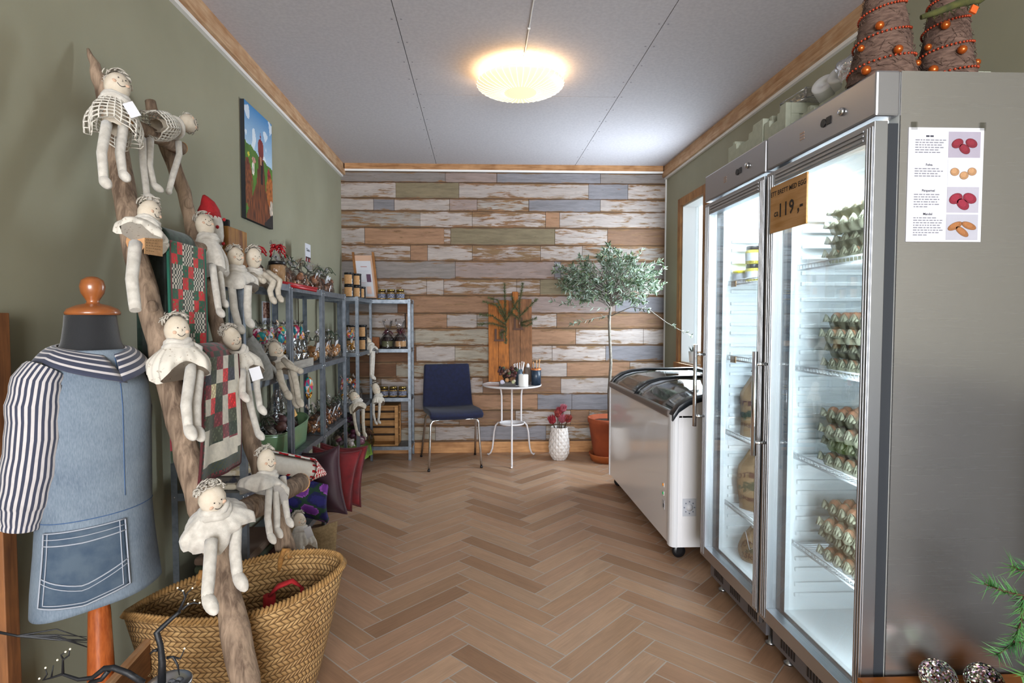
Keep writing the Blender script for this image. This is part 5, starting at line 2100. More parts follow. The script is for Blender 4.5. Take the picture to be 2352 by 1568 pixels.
doll('cloth doll with apron and dangling legs on the top shelf end, beside the red-hatted gnome', (-0.94, 2.235, 1.469), .036, (-0.935, 2.23, 1.422), (-0.95, 2.27, 1.37), (-0.939, 2.24, 1.385), .085, .06,
     [[(-0.942, 2.2, 1.358), (-0.934, 2.2, 1.267), (-0.918, 2.2, 1.203)], [(-0.88, 2.2, 1.358), (-0.884, 2.2, 1.283), (-0.882, 2.2, 1.225)]], dress='cream', seed=5, tall=1.25, group='cloth dolls on the shelves', leg_r=.0165)
doll('cloth doll in oat linen with bent knees over the top shelf edge', (-0.919, 2.36, 1.479), .036, (-0.92, 2.36, 1.426), (-0.928, 2.42, 1.384), (-0.916, 2.38, 1.392), .05, .05,
     [[(-0.889, 2.38, 1.417), (-0.834, 2.34, 1.379), (-0.845, 2.33, 1.343), (-0.839, 2.33, 1.315)], [(-0.886, 2.42, 1.426), (-0.823, 2.38, 1.387), (-0.828, 2.37, 1.35), (-0.825, 2.37, 1.323)]], dress='oat', seed=6, tall=1.35, group='cloth dolls on the shelves', leg_r=.014,
     arms=[[(-0.926, 2.34, 1.419), (-0.889, 2.31, 1.39), (-0.859, 2.3, 1.381)]])

choc = ['#6b4630', '#7d5238', '#8a5d42', '#5a3826']
cry = ['#9a6f50', '#7a5039', '#b08564']
gift_bag((-1.05, 2.665, T3), .10, .09, .17, ['#9b1620', '#b02530', '#d8c9b9'], 'small cellophane bag with red ribbon behind the oat linen doll', 31, 'wrapped bags on the top shelf', ribbon=ribred, tagc=False, curls=1)
gift_bag((-1.08, 2.775, T3), .10, .09, .16, ['#9b1620', '#7c1a20', '#cbbbaa'], 'small cellophane bag of red sweets near the red tapers', 32, 'wrapped bags on the top shelf', ribbon=ribred, tagc=False)
j = thing('gift_jar', 'kraft-banded jar wrapped in cellophane with curly red ribbon', 'jar', (-1.0, 2.86, T3), None)
mb = MB()
mb.lathe([(.036, .002), (.038, .01), (.038, .095), (.03, .105)], (-1.0, 2.86, T3), n=24)
mb.build('jar', MW['kraft'], j)
mb = MB()
mb.lathe([(.041, .103), (.041, .118), (.038, .12), (.0005, .12)], (-1.0, 2.86, T3), n=24)
mb.build('lid', MW['black'], j)
mb = MB()
wrap_shape(mb, .085, .085, .215, random.Random(3), neck=.80, o=(-1.0, 2.86, T3 + .001))
mb.build('clear_wrap', celm, j)
mb = MB()
r_ = random.Random(8)
for k in range(16):
    a = r_.uniform(0, 2 * PI)
    pts = [Vector((-1.0, 2.86, T3 + .172))]
    for q in range(1, 8):
        pts.append(pts[0] + Vector((math.cos(a) * .0055 * q + .007 * math.cos(q * 2), math.sin(a) * .006 * q + .007 * math.sin(q * 2), .012 + .018 * math.sin(q * .45) - .006 * q * (k % 3) / 2)))
    mb.tube(pts, .005, n=5, flat=.5)
mb.build('curly_ribbon', ribred, j)

# red taper candles lying over the edge of the shelf
mb = MB()
tp = thing('red_taper_pair', 'pair of red tapers in cellophane poking over the top shelf edge', 'candles', (-.93, 2.86, T3 + .01))
for a, bb in (((-1.0, 2.72, T3 + .018), (-.855, 3.03, T3 - .006)), ((-.99, 2.72, T3 + .012), (-.83, 2.93, T3 - .022))):
    mb = MB()
    mb.tube([a, bb], [.010, .007], n=10)
    mb.build('red_taper', ribred, tp)
mb = MB()
mb.ell((-1.0, 2.715, T3 + .02), (.03, .022, .018), 10, 6)
mb.build('clear_wrap', celm, tp)

# chocolate cone bags
for k, y in enumerate((3.02, 3.14, 3.27, 3.45, 3.57, 3.69, 3.81)):
    gift_bag((-1.03 + .02 * (k % 2), y, T3), .12, .11, .165, choc if k > 2 else cry, ['crinkled clear bag of brown sweets next to the kraft-banded jar', 'clear bag of brown sweets, second after the kraft-banded jar', 'clear bag of brown sweets by the small white price card', 'bag of dark chocolate with white tag, first past the middle shelf post', 'bag of dark chocolate with white tag, second past the middle shelf post', 'bag of dark chocolate with white tag, third past the middle shelf post', 'bag of dark chocolate with white tag at the corner end of the top shelf'][k],
             40 + k, 'wrapped bags on the top shelf', fill=.48, tagc=k > 2, lump=.02, n=26)
s = thing('shelf_price_card', 'white price card with a photo strip standing among the clear bags', 'price card', (-1.12, 3.775, T3))
mb = MB()
mb.box((-1.122, 3.72, T3 + .205), (-1.118, 3.83, T3 + .325))
mb.build('card', MW['paper'], s)
mb = MB()
mb.tube([(-1.12, 3.775, T3 + .0), (-1.12, 3.775, T3 + .206)], .002, n=5)
mb.build('card_stand', MW['steel'], s)
mb = MB()
mb.c = hx('#33333c')
text_on(mb, 'Choco', .028, (-1.1172, 3.775, T3 + .285), (0, 1, 0), (0, 0, 1))
mb.poly([(-1.1172, 3.72, T3 + .206), (-1.1172, 3.83, T3 + .206), (-1.1172, 3.83, T3 + .240), (-1.1172, 3.72, T3 + .240)], c=hx('#3a2022'), smooth=False)
for k in range(5):
    mb.poly([(-1.1168, 3.725 + .021 * k, T3 + .210), (-1.1168, 3.738 + .021 * k, T3 + .208), (-1.1168, 3.736 + .021 * k, T3 + .232), (-1.1168, 3.727 + .021 * k, T3 + .228)], c=hx(['#a01c28', '#d9d2cc', '#6a2a22', '#b5303a', '#c9b9a9'][k]), smooth=False)
mb.build('card_print', vcmat('card_ink', .8, .0), s)
mb = MB()
mb.box((XL + .0008, 3.27, 1.20), (XL + .003, 3.40, 1.33))
s = tag(mb.build('wall_note', MW['paper']), 'small white photo note on the wall under the top shelf', 'note')
mb = MB()
mb.box((XL + .003, 3.285, 1.235), (XL + .0036, 3.385, 1.325))
mb.build('note_photo', mat('note_brown', '#6a3b2c', .8, c2='#b98f7a', scale=70, lo=.48, hi=.52), s)

# dark jars with kraft labels stacked at the corner
kj = mat('dark_glass', '#1c1f22', .12, spec=.6)


def kjar(loc, label, grp, r=.036, h=.095):
    o = thing('kraft_label_jar', label, 'jar', loc, grp)
    mb = MB()
    mb.lathe([(r * .95, 0), (r, .004), (r, h * .86), (r * .9, h * .9)], loc, n=24)
    mb.build('jar', kj, o)
    mb = MB()
    n = 10
    b0 = len(mb.v)
    for z in (h * .08, h * .82):
        for k in range(n + 1):
            a = math.radians(-150 + 110 * k / n)
            mb.v.append((loc[0] + r * 1.012 * math.cos(a), loc[1] + r * 1.012 * math.sin(a), loc[2] + z))
    for k in range(n):
        mb.face((b0 + k, b0 + k + 1, b0 + n + 2 + k, b0 + n + 1 + k))
    mb.build('kraft_label', MW['kraft'], o)
    mb = MB()
    mb.lathe([(r * 1.03, h * .88), (r * 1.03, h * .985), (r * .98, h), (.0005, h)], loc, n=24)
    mb.build('lid', MW['black'], o)


for k, (x, y, lv) in enumerate(((-1.0, 4.42, 0), (-.965, 4.53, 0), (-.955, 4.65, 0), (-1.0, 4.42, 1), (-.965, 4.53, 1))):
    kjar((x, y, T3 + lv * .096), 'kraft-label jar, %s, in front of the clipboard' % ['lower of the first pile', 'lower of the second pile', 'standing alone third in the row', 'upper of the first pile', 'upper of the second pile'][k], 'kraft label jars on the corner shelf')
for k, (x, y, lv) in enumerate(((-1.03, 4.62, 0), (-.97, 4.74, 0), (-1.03, 4.62, 1), (-.97, 4.74, 1))):
    kjar((x, y, SZ[2] + lv * .106), 'kraft-label jar on the second corner shelf, %s' % ['lower of the half hidden pile', 'lower of the clear pile by the dangling doll', 'upper of the half hidden pile', 'upper of the clear pile by the dangling doll'][k], 'kraft label jars on the second corner shelf', .04, .104)

# clipboard leaning in the corner
s = thing('clipboard_sign', 'tall wooden clipboard with a printed sheet leaning at the plank wall', 'clipboard', (-1.06, 4.99, T3))
def lean(x, z, off=0):
    return Vector((x, 5.03 + (z - T3) * .22 - off, z))
x0, x1, zt_ = -1.10, -.905, T3 + .43
for xa, xb in ((x0, x0 + .02), (x1 - .02, x1)):
    sh = (xb - x1) * 0
    mb = MB()
    mb.prism([lean(xa - .03 * 1, zt_), lean(xb - .03, zt_), lean(xb + .03, T3), lean(xa + .03, T3)], (0, -.012, 0))
    mb.build('frame_side', woodmat('clip_wood', '#a06c3c', '#7a4f2a', 2, 5), s)
mb = MB()
mb.prism([lean(x0 - .01, zt_ - .03), lean(x1 - .05, zt_ - .03), lean(x1 + .01, T3 + .02), lean(x0 + .05, T3 + .02)], (0, -.004, 0))
mb.build('backing', mat('pale_backing', '#c9a48c', .8), s)
mb = MB()
mb.prism([lean(x0 + .004, zt_ - .08, .006), lean(x1 - .058, zt_ - .08, .006), lean(x1 - .01, T3 + .03, .006), lean(x0 + .05, T3 + .03, .006)], (0, -.001, 0))
sh = mb.build('sheet', MW['paper'], s)
mb = MB()
def onp(u, z):
    f = (zt_ - .08 - z) / (zt_ - .08 - T3 - .03)
    a, b_ = lean(x0 + .004 + .046 * f, z, .0085), lean(x1 - .058 + .048 * f, z, .0085)
    return a.lerp(b_, u)
for z, u0, u1, c in ((zt_ - .135, .3, .72, '#b07a74'), (zt_ - .17, .12, .88, '#c3c3cc'), (zt_ - .18, .1, .8, '#c3c3cc'), (zt_ - .26, .08, .5, '#c3c3cc'), (zt_ - .28, .08, .55, '#c0a9b0'), (zt_ - .30, .08, .5, '#c3c3cc'), (zt_ - .33, .1, .45, '#c3c3cc')):
    mb.poly([onp(u0, z), onp(u1, z), onp(u1, z + .006), onp(u0, z + .006)], c=hx(c), smooth=False)
mb.poly([onp(.62, zt_ - .27), onp(.9, zt_ - .27), onp(.9, zt_ - .20), onp(.62, zt_ - .20)], c=hx('#5d4358'), smooth=False)
mb.poly([onp(.55, zt_ - .375), onp(.85, zt_ - .375), onp(.85, zt_ - .31), onp(.55, zt_ - .31)], c=hx('#d9b9ac'), smooth=False)
mb.build('sheet_print', vcmat('sheet_ink', .85, .05), sh)

# preserve jars with gold lids
pres = mat('dark_preserve', '#2a1c1a', .12, spec=.6)
gold = mat('gold_lid', '#8f7a45', .25, .8)
plab = mat('blue_grey_label', '#4a4d5e', .7, c2='#8d8fa0', scale=120, lo=.5, hi=.55)


def pjar(loc, label, grp):
    o = thing('preserve_jar', label, 'jar', loc, grp)
    r, h = .036, .092
    mb = MB()
    mb.lathe([(r * .92, 0), (r, .005), (r, h * .66), (r * .84, h * .76), (r * .84, h * .8)], loc, n=24)
    mb.build('jar', pres, o)
    mb = MB()
    mb.lathe([(r * .93, h * .77), (r * .93, h * .96), (r * .86, h), (.0005, h)], loc, n=24)
    mb.build('gold_lid', gold, o)
    mb = MB()
    mb.lathe([(r * 1.012, h * .16), (r * 1.012, h * .56)], loc, n=24, cap=False)
    mb.build('jar_label', plab, o)
    mb = MB()
    for z in (h * .08, h * .61):
        mb.lathe([(r * 1.008, z), (r * 1.012, z + .006)], loc, n=24, cap=False)
    mb.build('honey_band', mat('honey_band', '#a98644', .3), o)


for i, z in enumerate((SZ[3], SZ[1])):
    for k, x in enumerate((-.845, -.765, -.685)):
        pjar((x + (.015 if i else 0), 4.985, z), 'gold-lidded preserve jar, %s, on the %s wall shelf' % (['beside the clipboard' if i == 0 else 'beside the seated doll', 'middle of three', 'by the outer post'][k], 'top' if i == 0 else 'third'), 'preserve jars on the plank wall shelves')
for k, x in enumerate((-.80, -.69)):
    o = thing('gift_wrapped_jar', 'jar in cellophane with maroon bow, %s' % ['dark one beside the brown packet', 'kraft-labelled one by the shelf post'][k], 'gift jar', (x, 5.0, SZ[2]), 'gift jars with maroon bows')
    L_ = (x, 5.0, SZ[2])
    mb = MB()
    mb.lathe([(.045, .002), (.05, .01), (.05, .075), (.04, .088), (.04, .1), (.0005, .1)], L_, n=24)
    mb.build('jar', pres, o)
    mb = MB()
    mb.lathe([(.051, .018), (.051, .066)], L_, n=24, cap=False)
    mb.build('jar_label', MW['kraft'] if k else mat('olive_label', '#5b5a3a', .7), o)
    mb = MB()
    wrap_shape(mb, .12, .12, .25, random.Random(60 + k), neck=.56, o=(x, 5.0, SZ[2] + .001))
    mb.build('clear_wrap', celm, o)
    mb = MB()
    r_ = random.Random(70 + k)
    for q in range(8):
        a = r_.uniform(0, 2 * PI)
        c = Vector((x, 5.0, SZ[2] + .14))
        e = Vector((math.cos(a) * .05, math.sin(a) * .04, r_.uniform(-.03, .03)))
        mb.tube([c, c + e * .6 + Vector((0, 0, .02)), c + e, c + e * .5 + Vector((0, 0, -.012)), c], .006, n=5, flat=.4)
    mb.build('maroon_bow', ribmar, o)
mb = MB()
mb.box((-.95, 4.975, SZ[2] + .0005), (-.87, 5.01, SZ[2] + .10), R=None)
tag(mb.build('brown_packet', mat('rust_packet', '#8d5630', .8, c2='#7a4826', scale=40), bevel=.003), 'small rust-brown packet on the plank wall shelf beside gift jars', 'packet')

# slatted wooden crate standing on its side
s = thing('slatted_wooden_crate', 'pine slatted crate on its side on the bottom plank wall shelf', 'crate', (-.88, 5.04, SZ[0]))
pin = woodmat('crate_pine', '#b98a56', '#8f6538', 0, 5)
x0, x1, z0, z1, y0, y1 = -1.08, -.705, SZ[0] + .0005, SZ[0] + .355, 4.935, 5.13
for k in range(5):
    mb = MB()
    z = z0 + .01 + k * .069
    mb.box((x0 + .02, y1 - .04, z), (x1 - .02, y1 - .03, z + .05))
    mb.build('slat', pin, s, bevel=.002)
for z in (z0, z1 - .012):
    mb = MB()
    mb.box((x0, y0, z), (x1, y1, z + .012))
    mb.build('side_board', pin, s, bevel=.002)
for x in (x0, x1 - .028):
    mb = MB()
    mb.box((x, y0, z0 + .012), (x + .028, y0 + .04, z1 - .012))
    mb.box((x, y1 - .03, z0 + .012), (x + .028, y1, z1 - .012))
    for k in range(5):
        z = z0 + .014 + k * .067
        mb.box((x + .008, y0 + .04, z), (x + .02, y1 - .03, z + .045))
    mb.build('end_panel', pin, s)
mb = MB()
mb.box((x0 + .02, y1 - .003, z0 + .012), (x1 - .02, y1 - .0005, z1 - .012))  # dark sheet standing in for the shade behind the slats
mb.build('slat_gap_shade', mat('crate_shadow_board', '#3a2a1e', .9), s)

# middle shelves: linen bag, folded linen, tray of lollipops, cookie bags
M2 = SZ[2]
lg = mat('grey_linen', '#85837d', .95, c2='#6f6d67', scale=50, bump=.25, bscale=400, sheen=.2)
s = thing('grey_linen_bag', 'slumped grey linen bag on the middle shelf behind the ladder', 'bag', (-1.02, 2.42, M2))
mb = MB()
def lb(u, v):
    a = 2 * PI * u
    s_ = 1 - .55 * v ** 2
    return (-1.03 + (.14 * math.cos(a) * s_ * (1 + .06 * math.sin(3 * a + 4 * v))) + .03 * v, 2.43 + (.16 * math.sin(a) * s_) - .05 * v, M2 + .001 + .17 * v * (1 + .12 * math.sin(2 * a + 1)))
mb.grid(lb, 30, 14, closeu=True)
mb.poly([lb(k / 30, 1) for k in range(30)])
mb.build('bag_body', lg, s)
mb = MB()
mb.tube([(-1.09, 2.34, M2 + .16), (-1.0, 2.30, M2 + .19), (-.91, 2.40, M2 + .10), (-.885, 2.48, M2 + .04), (-.90, 2.53, M2 + .01)], [.022, .02, .02, .02, .018], n=10, flat=.35)
mb.build('bag_strap', lg, s)
for k, (c, yy) in enumerate((('#7d6a58', 0), ('#8d7763', .002), ('#6d5c4c', -.004), ('#5b5855', .004))):
    mb = MB()
    z = M2 + .001 + k * .023
    mb.box((-1.12, 2.575 + yy, z), (-.915 + yy, 2.745 + yy, z + .021))
    tag(mb.build('folded_linen', mat('folded_linen_%d' % k, c, .95, bump=.2, scale=300), bevel=.008), 'folded linen cloth, %s of the pile under the sitting shelf doll' % ['bottom', 'second from bottom', 'second from top', 'top'][k], 'folded cloth', 'folded linen on the middle shelf')
doll('cloth doll in oat linen seated on folded cloths on the middle shelf', (-0.929, 2.62, 1.083), .037, (-0.916, 2.62, 1.043), (-0.877, 2.62, 1.011), (-0.887, 2.62, 1.011), .055, .05,
     [[(-0.875, 2.5, 1.002), (-0.854, 2.48, 0.95), (-0.836, 2.48, 0.912)], [(-0.847, 2.6, 1), (-0.826, 2.58, 0.939), (-0.817, 2.58, 0.864)], [(-0.862, 2.62, 0.995), (-0.844, 2.6, 0.917), (-0.841, 2.6, 0.857)]], dress='oat', seed=9, tall=1.4, group='cloth dolls on the shelves', leg_r=.017,
     arms=[[(-0.889, 2.6, 1.044), (-0.845, 2.57, 1.015), (-0.799, 2.56, 0.996)]], scarf=True)

t_ = thing('shelf_tray', 'whitewashed wooden tray holding the lollipop bags on the middle shelf', 'tray', (-1.04, 2.98, M2))
mb = MB()
mb.box((-1.18, 2.80 + .01, M2 + .0005), (-.925, 3.20, M2 + .008))
mb.box((-.935, 2.81, M2 + .008), (-.925, 3.20, M2 + .045))
mb.box((-1.18, 3.19, M2 + .008), (-.935, 3.20, M2 + .045))
mb.box((-1.18, 2.81, M2 + .008), (-.935, 2.82, M2 + .045))
mb.build('tray_body', woodmat('whitewashed', '#a9a39b', '#8a847b', 1, 5), t_, bevel=.002)
candy = ['#c93a6b', '#2c8aa0', '#e9e3e6', '#d9853f', '#3aa39a', '#b5315a', '#e5c2cc', '#d8b04a']


def lolly_bag(loc, label, seed, grp, w=.085, d=.06, h=.235):
    r = random.Random(seed)
    loc = (loc[0], loc[1], loc[2] + .0015)
    o = thing('lollipop_bag', label, 'sweet bag', loc, grp)
    mb = MB()
    for k in range(4):
        x, y = r.uniform(-.22, .22) * w, r.uniform(-.25, .25) * d
        z = h * r.uniform(.60, .82)
        R = Euler((PI / 2 + r.uniform(-.3, .3), 0, r.uniform(0, PI))).to_matrix()
        n = 18
        pal = [r.choice(candy) for _ in range(4)]
        mb.lathe([(.0005, -.006), (.020, -.005), (.026, 0), (.020, .005), (.0005, .006)], (x, y, z), n=n, R=R, colf=lambda i, kk: hx(pal[(kk // 3 + i) % 4]))
    mb.build('swirl_lollipops', vcmat('candy', .25, .05) if 'candy' not in bpy.data.materials else bpy.data.materials['candy'], o, local=True)
    mb = MB()
    for k in range(4):
        mb.tube([(r.uniform(-.2, .2) * w, r.uniform(-.2, .2) * d, .004), (r.uniform(-.2, .2) * w, r.uniform(-.2, .2) * d, h * .6)], .0022, n=5)
    mb.build('white_sticks', MW['white'], o, local=True)
    mb = MB()
    for k in range(10):
        mb.ell((r.uniform(-.28, .28) * w, r.uniform(-.3, .3) * d, h * r.uniform(.12, .40)), (.010, .008, .009), 6, 5)
    mb.build('gold_sweets', mat('gold_foil', '#b07a28', .25, .8) if 'gold_foil' not in bpy.data.materials else bpy.data.materials['gold_foil'], o, local=True)
    mb = MB()
    wrap_shape(mb, w, d, h, r, neck=.9)
    mb.build('clear_wrap', celm, o, local=True)
    o.rotation_euler = (0, 0, r.uniform(-.4, .4))
    return o


grp = 'lollipop bags on the wooden tray'
for k, (x, y) in enumerate(((-1.10, 2.87), (-1.10, 2.96), (-1.10, 3.05), (-1.10, 3.14), (-.99, 2.87), (-.985, 2.965), (-.99, 3.055), (-.99, 3.14))):
    lolly_bag((x, y, M2 + .009), 'colourful lollipop bag, %s of the %s row on the wooden tray' % (['first', 'second', 'third', 'fourth'][k % 4], 'wall side' if k < 4 else 'front'), 80 + k, grp)
gift_bag((-1.02, 3.27, M2), .09, .08, .17, ['#c98a3a', '#a06a2a', '#ddb46a'], 'clear bag of amber sweets between lollipop tray and shelf post', 91, 'bags on the middle shelf', lump=.010, ribbon=ribgrn, tagc=False)
cook = ['#a97a4a', '#b98a58', '#96683c']
for k, y in enumerate((3.47, 3.60, 3.73, 3.84)):
    gift_bag((-1.01 + .02 * (k % 2), y, M2), .11, .09, .185, cook, 'clear bag of biscuits with white tag, %s from the post on the middle shelf' % ['first', 'second', 'third', 'fourth'][k], 100 + k, 'bags on the middle shelf', fill=.45, lump=.022, n=18)
# corner unit, second shelf: candy bag
lolly_bag((-.99, 4.45, SZ[2]), 'colourful sweet bag alone on the second shelf of the corner unit', 120, None, w=.10, d=.08, h=.19)
for k, (x, y) in enumerate(((-1.06, 4.47), (-.99, 4.58), (-1.06, 4.60))):
    lolly_bag((x, y, SZ[1]), 'lollipop bag behind the hanging dolls, %s, third shelf of the corner unit' % ['by the near post', 'in the middle', 'at the wall'][k], 130 + k, 'lollipop bags on the corner unit')
# third shelf: green tub with wrapped goods, tagged nut bags, lone lollipop
M1 = SZ[1]
tb = thing('green_metal_tub', 'sage green metal tub filled with wrapped gifts on the third shelf', 'tub', (-1.02, 2.93, M1))
grm = mat('sage_green_enamel', '#6f8f68', .35, c2='#678660', scale=8, coat=.2)
def tubf(u, v, off=0.):
    a = 2 * PI * u
    sq = lambda q: math.copysign(abs(q) ** .62, q)
    k = .92 + .08 * v
    return (-1.065 + sq(math.cos(a)) * (.114 - off) * k, 2.98 + sq(math.sin(a)) * (.325 - off) * k, M1 + .002 + (.118 + .022 * abs(math.sin(a)) ** 3) * v)
mb = MB()
mb.grid(lambda u, v: tubf(u, v), 56, 8, closeu=True)
mb.poly([tubf(k / 56, 0) for k in range(56)])
mb.build('tub_body', grm, tb, solid=.003)
mb = MB()
mb.tube([tubf(k / 56, 1) for k in range(56)], .004, n=6, closed=True)
mb.build('rolled_rim', grm, tb)
mb = MB()
mb.box((-1.085, 3.303, M1 + .085), (-1.04, 3.3065, M1 + .105))
mb.build('handle_slot', MW['black'], tb)
gw = thing('wrapped_gift_heap', 'large cellophane-wrapped gift with amber label in the green tub', 'gift', (-1.045, 3.04, M1 + .05))
mb = MB()
r_ = random.Random(15)
for k in range(30):
    mb.ell((-1.065 + r_.uniform(-.065, .065), 3.05 + r_.uniform(-.16, .16), M1 + .05 + r_.uniform(0, .12)), (.03, .034, .026), 8, 6, c2=hx(r_.choice(['#3a1d20', '#5a3a34', '#8a7c72', '#c9c0b6', '#4d2a2a', '#2f3a30'])))
mb.build('gift_contents', bag_contents, gw)
mb = MB()
def gwf(u, v):
    a = 2 * PI * u
    s_ = (1 - .85 * v ** 1.1)
    c_ = 1 + .10 * math.sin(6 * a + 5 * v) + .06 * math.sin(11 * a - 7 * v)
    return (-1.065 + .095 * math.cos(a) * s_ * c_, 3.04 + .21 * math.sin(a) * s_ * c_, M1 + .06 + .25 * v)
mb.grid(gwf, 40, 14, closeu=True)
mb.build('clear_wrap', celm, gw)
mb = MB()
mb.box((-.003, -.04, -.03), (.003, .04, .03), R=Euler((0, -.4, .1)).to_matrix(), o=(-.985, 3.02, M1 + .195))
mb.build('amber_label', mat('amber_label', '#e0ad62', .7), gw)
gift_bag((-1.065, 2.76, M1 + .006), .15, .13, .22, ['#8a8f8f', '#c9cfd0', '#4d5a55', '#d9c9a9'], 'cellophane bag of pale jars at the ladder end of the green tub', 150, None, lump=.02, n=26, tagc=False)
nut = ['#7a4a28', '#8f5a32', '#6a3f24', '#a06b3c']
for k, y in enumerate((3.40, 3.52, 3.64, 3.76, 3.87)):
    gift_bag((-.995, y + .01, M1), .115, .10, .165, nut, 'clear bag of roasted nuts with white tag, %s along the third shelf' % ['first', 'second', 'third', 'fourth', 'last'][k], 160 + k, 'nut bags on the third shelf', fill=.5, lump=.013, n=40)
o = thing('single_lollipop', 'single swirl lollipop standing behind the nut bags', 'lollipop', (-1.08, 3.62, M1))
mb = MB()
mb.lathe([(.0005, -.008), (.026, -.007), (.034, 0), (.026, .007), (.0005, .008)], (-1.08, 3.62, M1 + .26), n=24, R=Euler((PI / 2, 0, .9)).to_matrix(), sy=1.7, colf=lambda i, k: hx(candy[(k // 3 + i) % 5]))
mb.build('candy', bpy.data.materials['candy'], o)
mb = MB()
mb.tube([(-1.08, 3.62, M1), (-1.08, 3.62, M1 + .20)], .003, n=6)
mb.build('stick', MW['white'], o)
mb = MB()
for sx_ in (-1, 1):
    mb.tube([(-1.08, 3.62, M1 + .19), (-1.08 + .01 * sx_, 3.62 + .03 * sx_, M1 + .21), (-1.08, 3.62 + .02 * sx_, M1 + .18), (-1.08, 3.62, M1 + .19)], .005, n=5)
mb.build('gold_bow', bpy.data.materials['gold_foil'], o)

# gift basket with green moss on the bottom shelf of the corner unit
g = thing('gift_basket', 'cellophane gift basket on bright green paper, bottom shelf of the corner unit', 'gift basket', (-1.0, 4.58, SZ[0]))
mb = MB()
r_ = random.Random(21)
def gb(u, v):
    a = 2 * PI * u
    c_ = 1 + .06 * math.sin(9 * a) + .04 * math.sin(17 * a)
    return (-1.03 + .15 * math.cos(a) * c_ * (1 - .1 * v), 4.60 + .20 * math.sin(a) * c_ * (1 - .1 * v), SZ[0] + .001 + .085 * v)
mb.grid(gb, 48, 4, closeu=True)
mb.poly([gb(k / 48, 1) for k in range(48)])
mb.build('green_paper', mat('lime_tissue', '#7fa33a', .7, c2='#5f8428', scale=30, bump=.5), g)
mb = MB()
for k in range(34):
    mb.ell((-1.03 + r_.uniform(-.10, .10), 4.60 + r_.uniform(-.14, .14), SZ[0] + .10 + r_.uniform(0, .07)), (.026, .026, .022), 8, 6, c2=hx(r_.choice(['#4a1a30', '#8a6a58', '#3a2a2a', '#c9b9b0', '#6b2a44'])))
mb.build('basket_goods', bag_contents, g)
mb = MB()
wrap_shape(mb, .30, .38, .34, random.Random(5), neck=.76, o=(-1.03, 4.60, SZ[0] + .03))
mb.build('clear_wrap', celm, g)
mb = MB()
for k in range(6):
    a = k * PI / 3
    c = Vector((-1.03, 4.60, SZ[0] + .285))
    e = Vector((math.cos(a) * .06, math.sin(a) * .07, .01))
    mb.tube([c, c + e * .6 + Vector((0, 0, .025)), c + e, c + e * .5 - Vector((0, 0, .01)), c], .007, n=5, flat=.4)
mb.build('purple_bow', mat('purple_ribbon', '#5a1a48', .4), g)

# dolls dangling from the corner unit
doll('cloth doll with long pale legs hanging off the second corner shelf', (-0.945, 4.86, 1.041), .035, (-0.923, 4.84, 1.008), (-0.901, 4.84, 0.979), (-0.912, 4.84, 0.979), .07, .045,
     [[(-0.898, 4.8, 0.959), (-0.906, 4.8, 0.852), (-0.911, 4.8, 0.752)], [(-0.889, 4.81, 0.958), (-0.893, 4.81, 0.851), (-0.898, 4.81, 0.744)]], dress='cream', seed=13, group='cloth dolls on the shelves', leg_r=.016, hairn=14)
doll('cloth doll in pink-white dress at the far post of the third corner shelf', (-0.879, 4.86, 0.63), .040, (-0.862, 4.85, 0.575), (-0.854, 4.84, 0.524), (-0.857, 4.84, 0.539), .06, .045,
     [[(-0.892, 4.81, 0.518), (-0.893, 4.81, 0.425), (-0.879, 4.81, 0.358)], [(-0.841, 4.81, 0.518), (-0.846, 4.81, 0.425), (-0.853, 4.81, 0.365)]], dress='eyelet', seed=14, tall=1.6, group='cloth dolls on the shelves', leg_r=.013, hairn=14)
doll('cloth doll in oat linen bent over the third corner shelf, legs straddling the post', (-0.945, 4.33, 0.633), .042, (-0.926, 4.32, 0.601), (-0.916, 4.33, 0.56), (-0.92, 4.32, 0.574), .075, .05,
     [[(-0.949, 4.3, 0.544), (-0.94, 4.3, 0.451), (-0.924, 4.3, 0.372)], [(-0.879, 4.31, 0.549), (-0.88, 4.31, 0.443), (-0.874, 4.31, 0.362)]], dress='oat', seed=15, tall=1.3, group='cloth dolls on the shelves', leg_r=.015, hairn=14)

# ------------------------------------------------------------------ cushions, rolls and bags on the bottom shelves
def cushion(name, label, c, ux, uy, w, h, th, m, pm, group=None, pinch=.14):
    o = thing(name, label, 'cushion', c, group)
    c, ux, uy = Vector(c), Vector(ux).normalized(), Vector(uy)
    uy = (uy - ux * uy.dot(ux)).normalized()
    n_ = ux.cross(uy)
    def ed(s_, t_):
        k = 1 - pinch * (1 - abs(t_) ** 2) * abs(s_) ** 3
        k2 = 1 - pinch * (1 - abs(s_) ** 2) * abs(t_) ** 3
        return ux * (s_ * w / 2 * k) + uy * (t_ * h / 2 * k2)
    mb = MB()
    for sg in (1, -1):
        def fn(u, v, sg=sg):
            s_, t_ = 2 * u - 1, 2 * v - 1
            b_ = (max(0, (1 - s_ ** 2)) * max(0, (1 - t_ ** 2))) ** .45
            return c + ed(s_, t_) + n_ * (sg * th * b_ * (1 + .07 * math.sin(7 * s_ + 5 * t_)))
        if sg > 0:
            mb.grid(fn, 22, 22)
        else:
            mb.grid(lambda u, v: fn(1 - u, v), 22, 22)
    mb.build('cover', m, o)
    mb = MB()
    E_ = [(-1 + 2 * k / 16, -1) for k in range(16)] + [(1, -1 + 2 * k / 16) for k in range(16)] + [(1 - 2 * k / 16, 1) for k in range(16)] + [(-1, 1 - 2 * k / 16) for k in range(16)]
    mb.tube([c + ed(*e) for e in E_], .006, n=6, closed=True)
    mb.build('piping', pm, o)
    return o


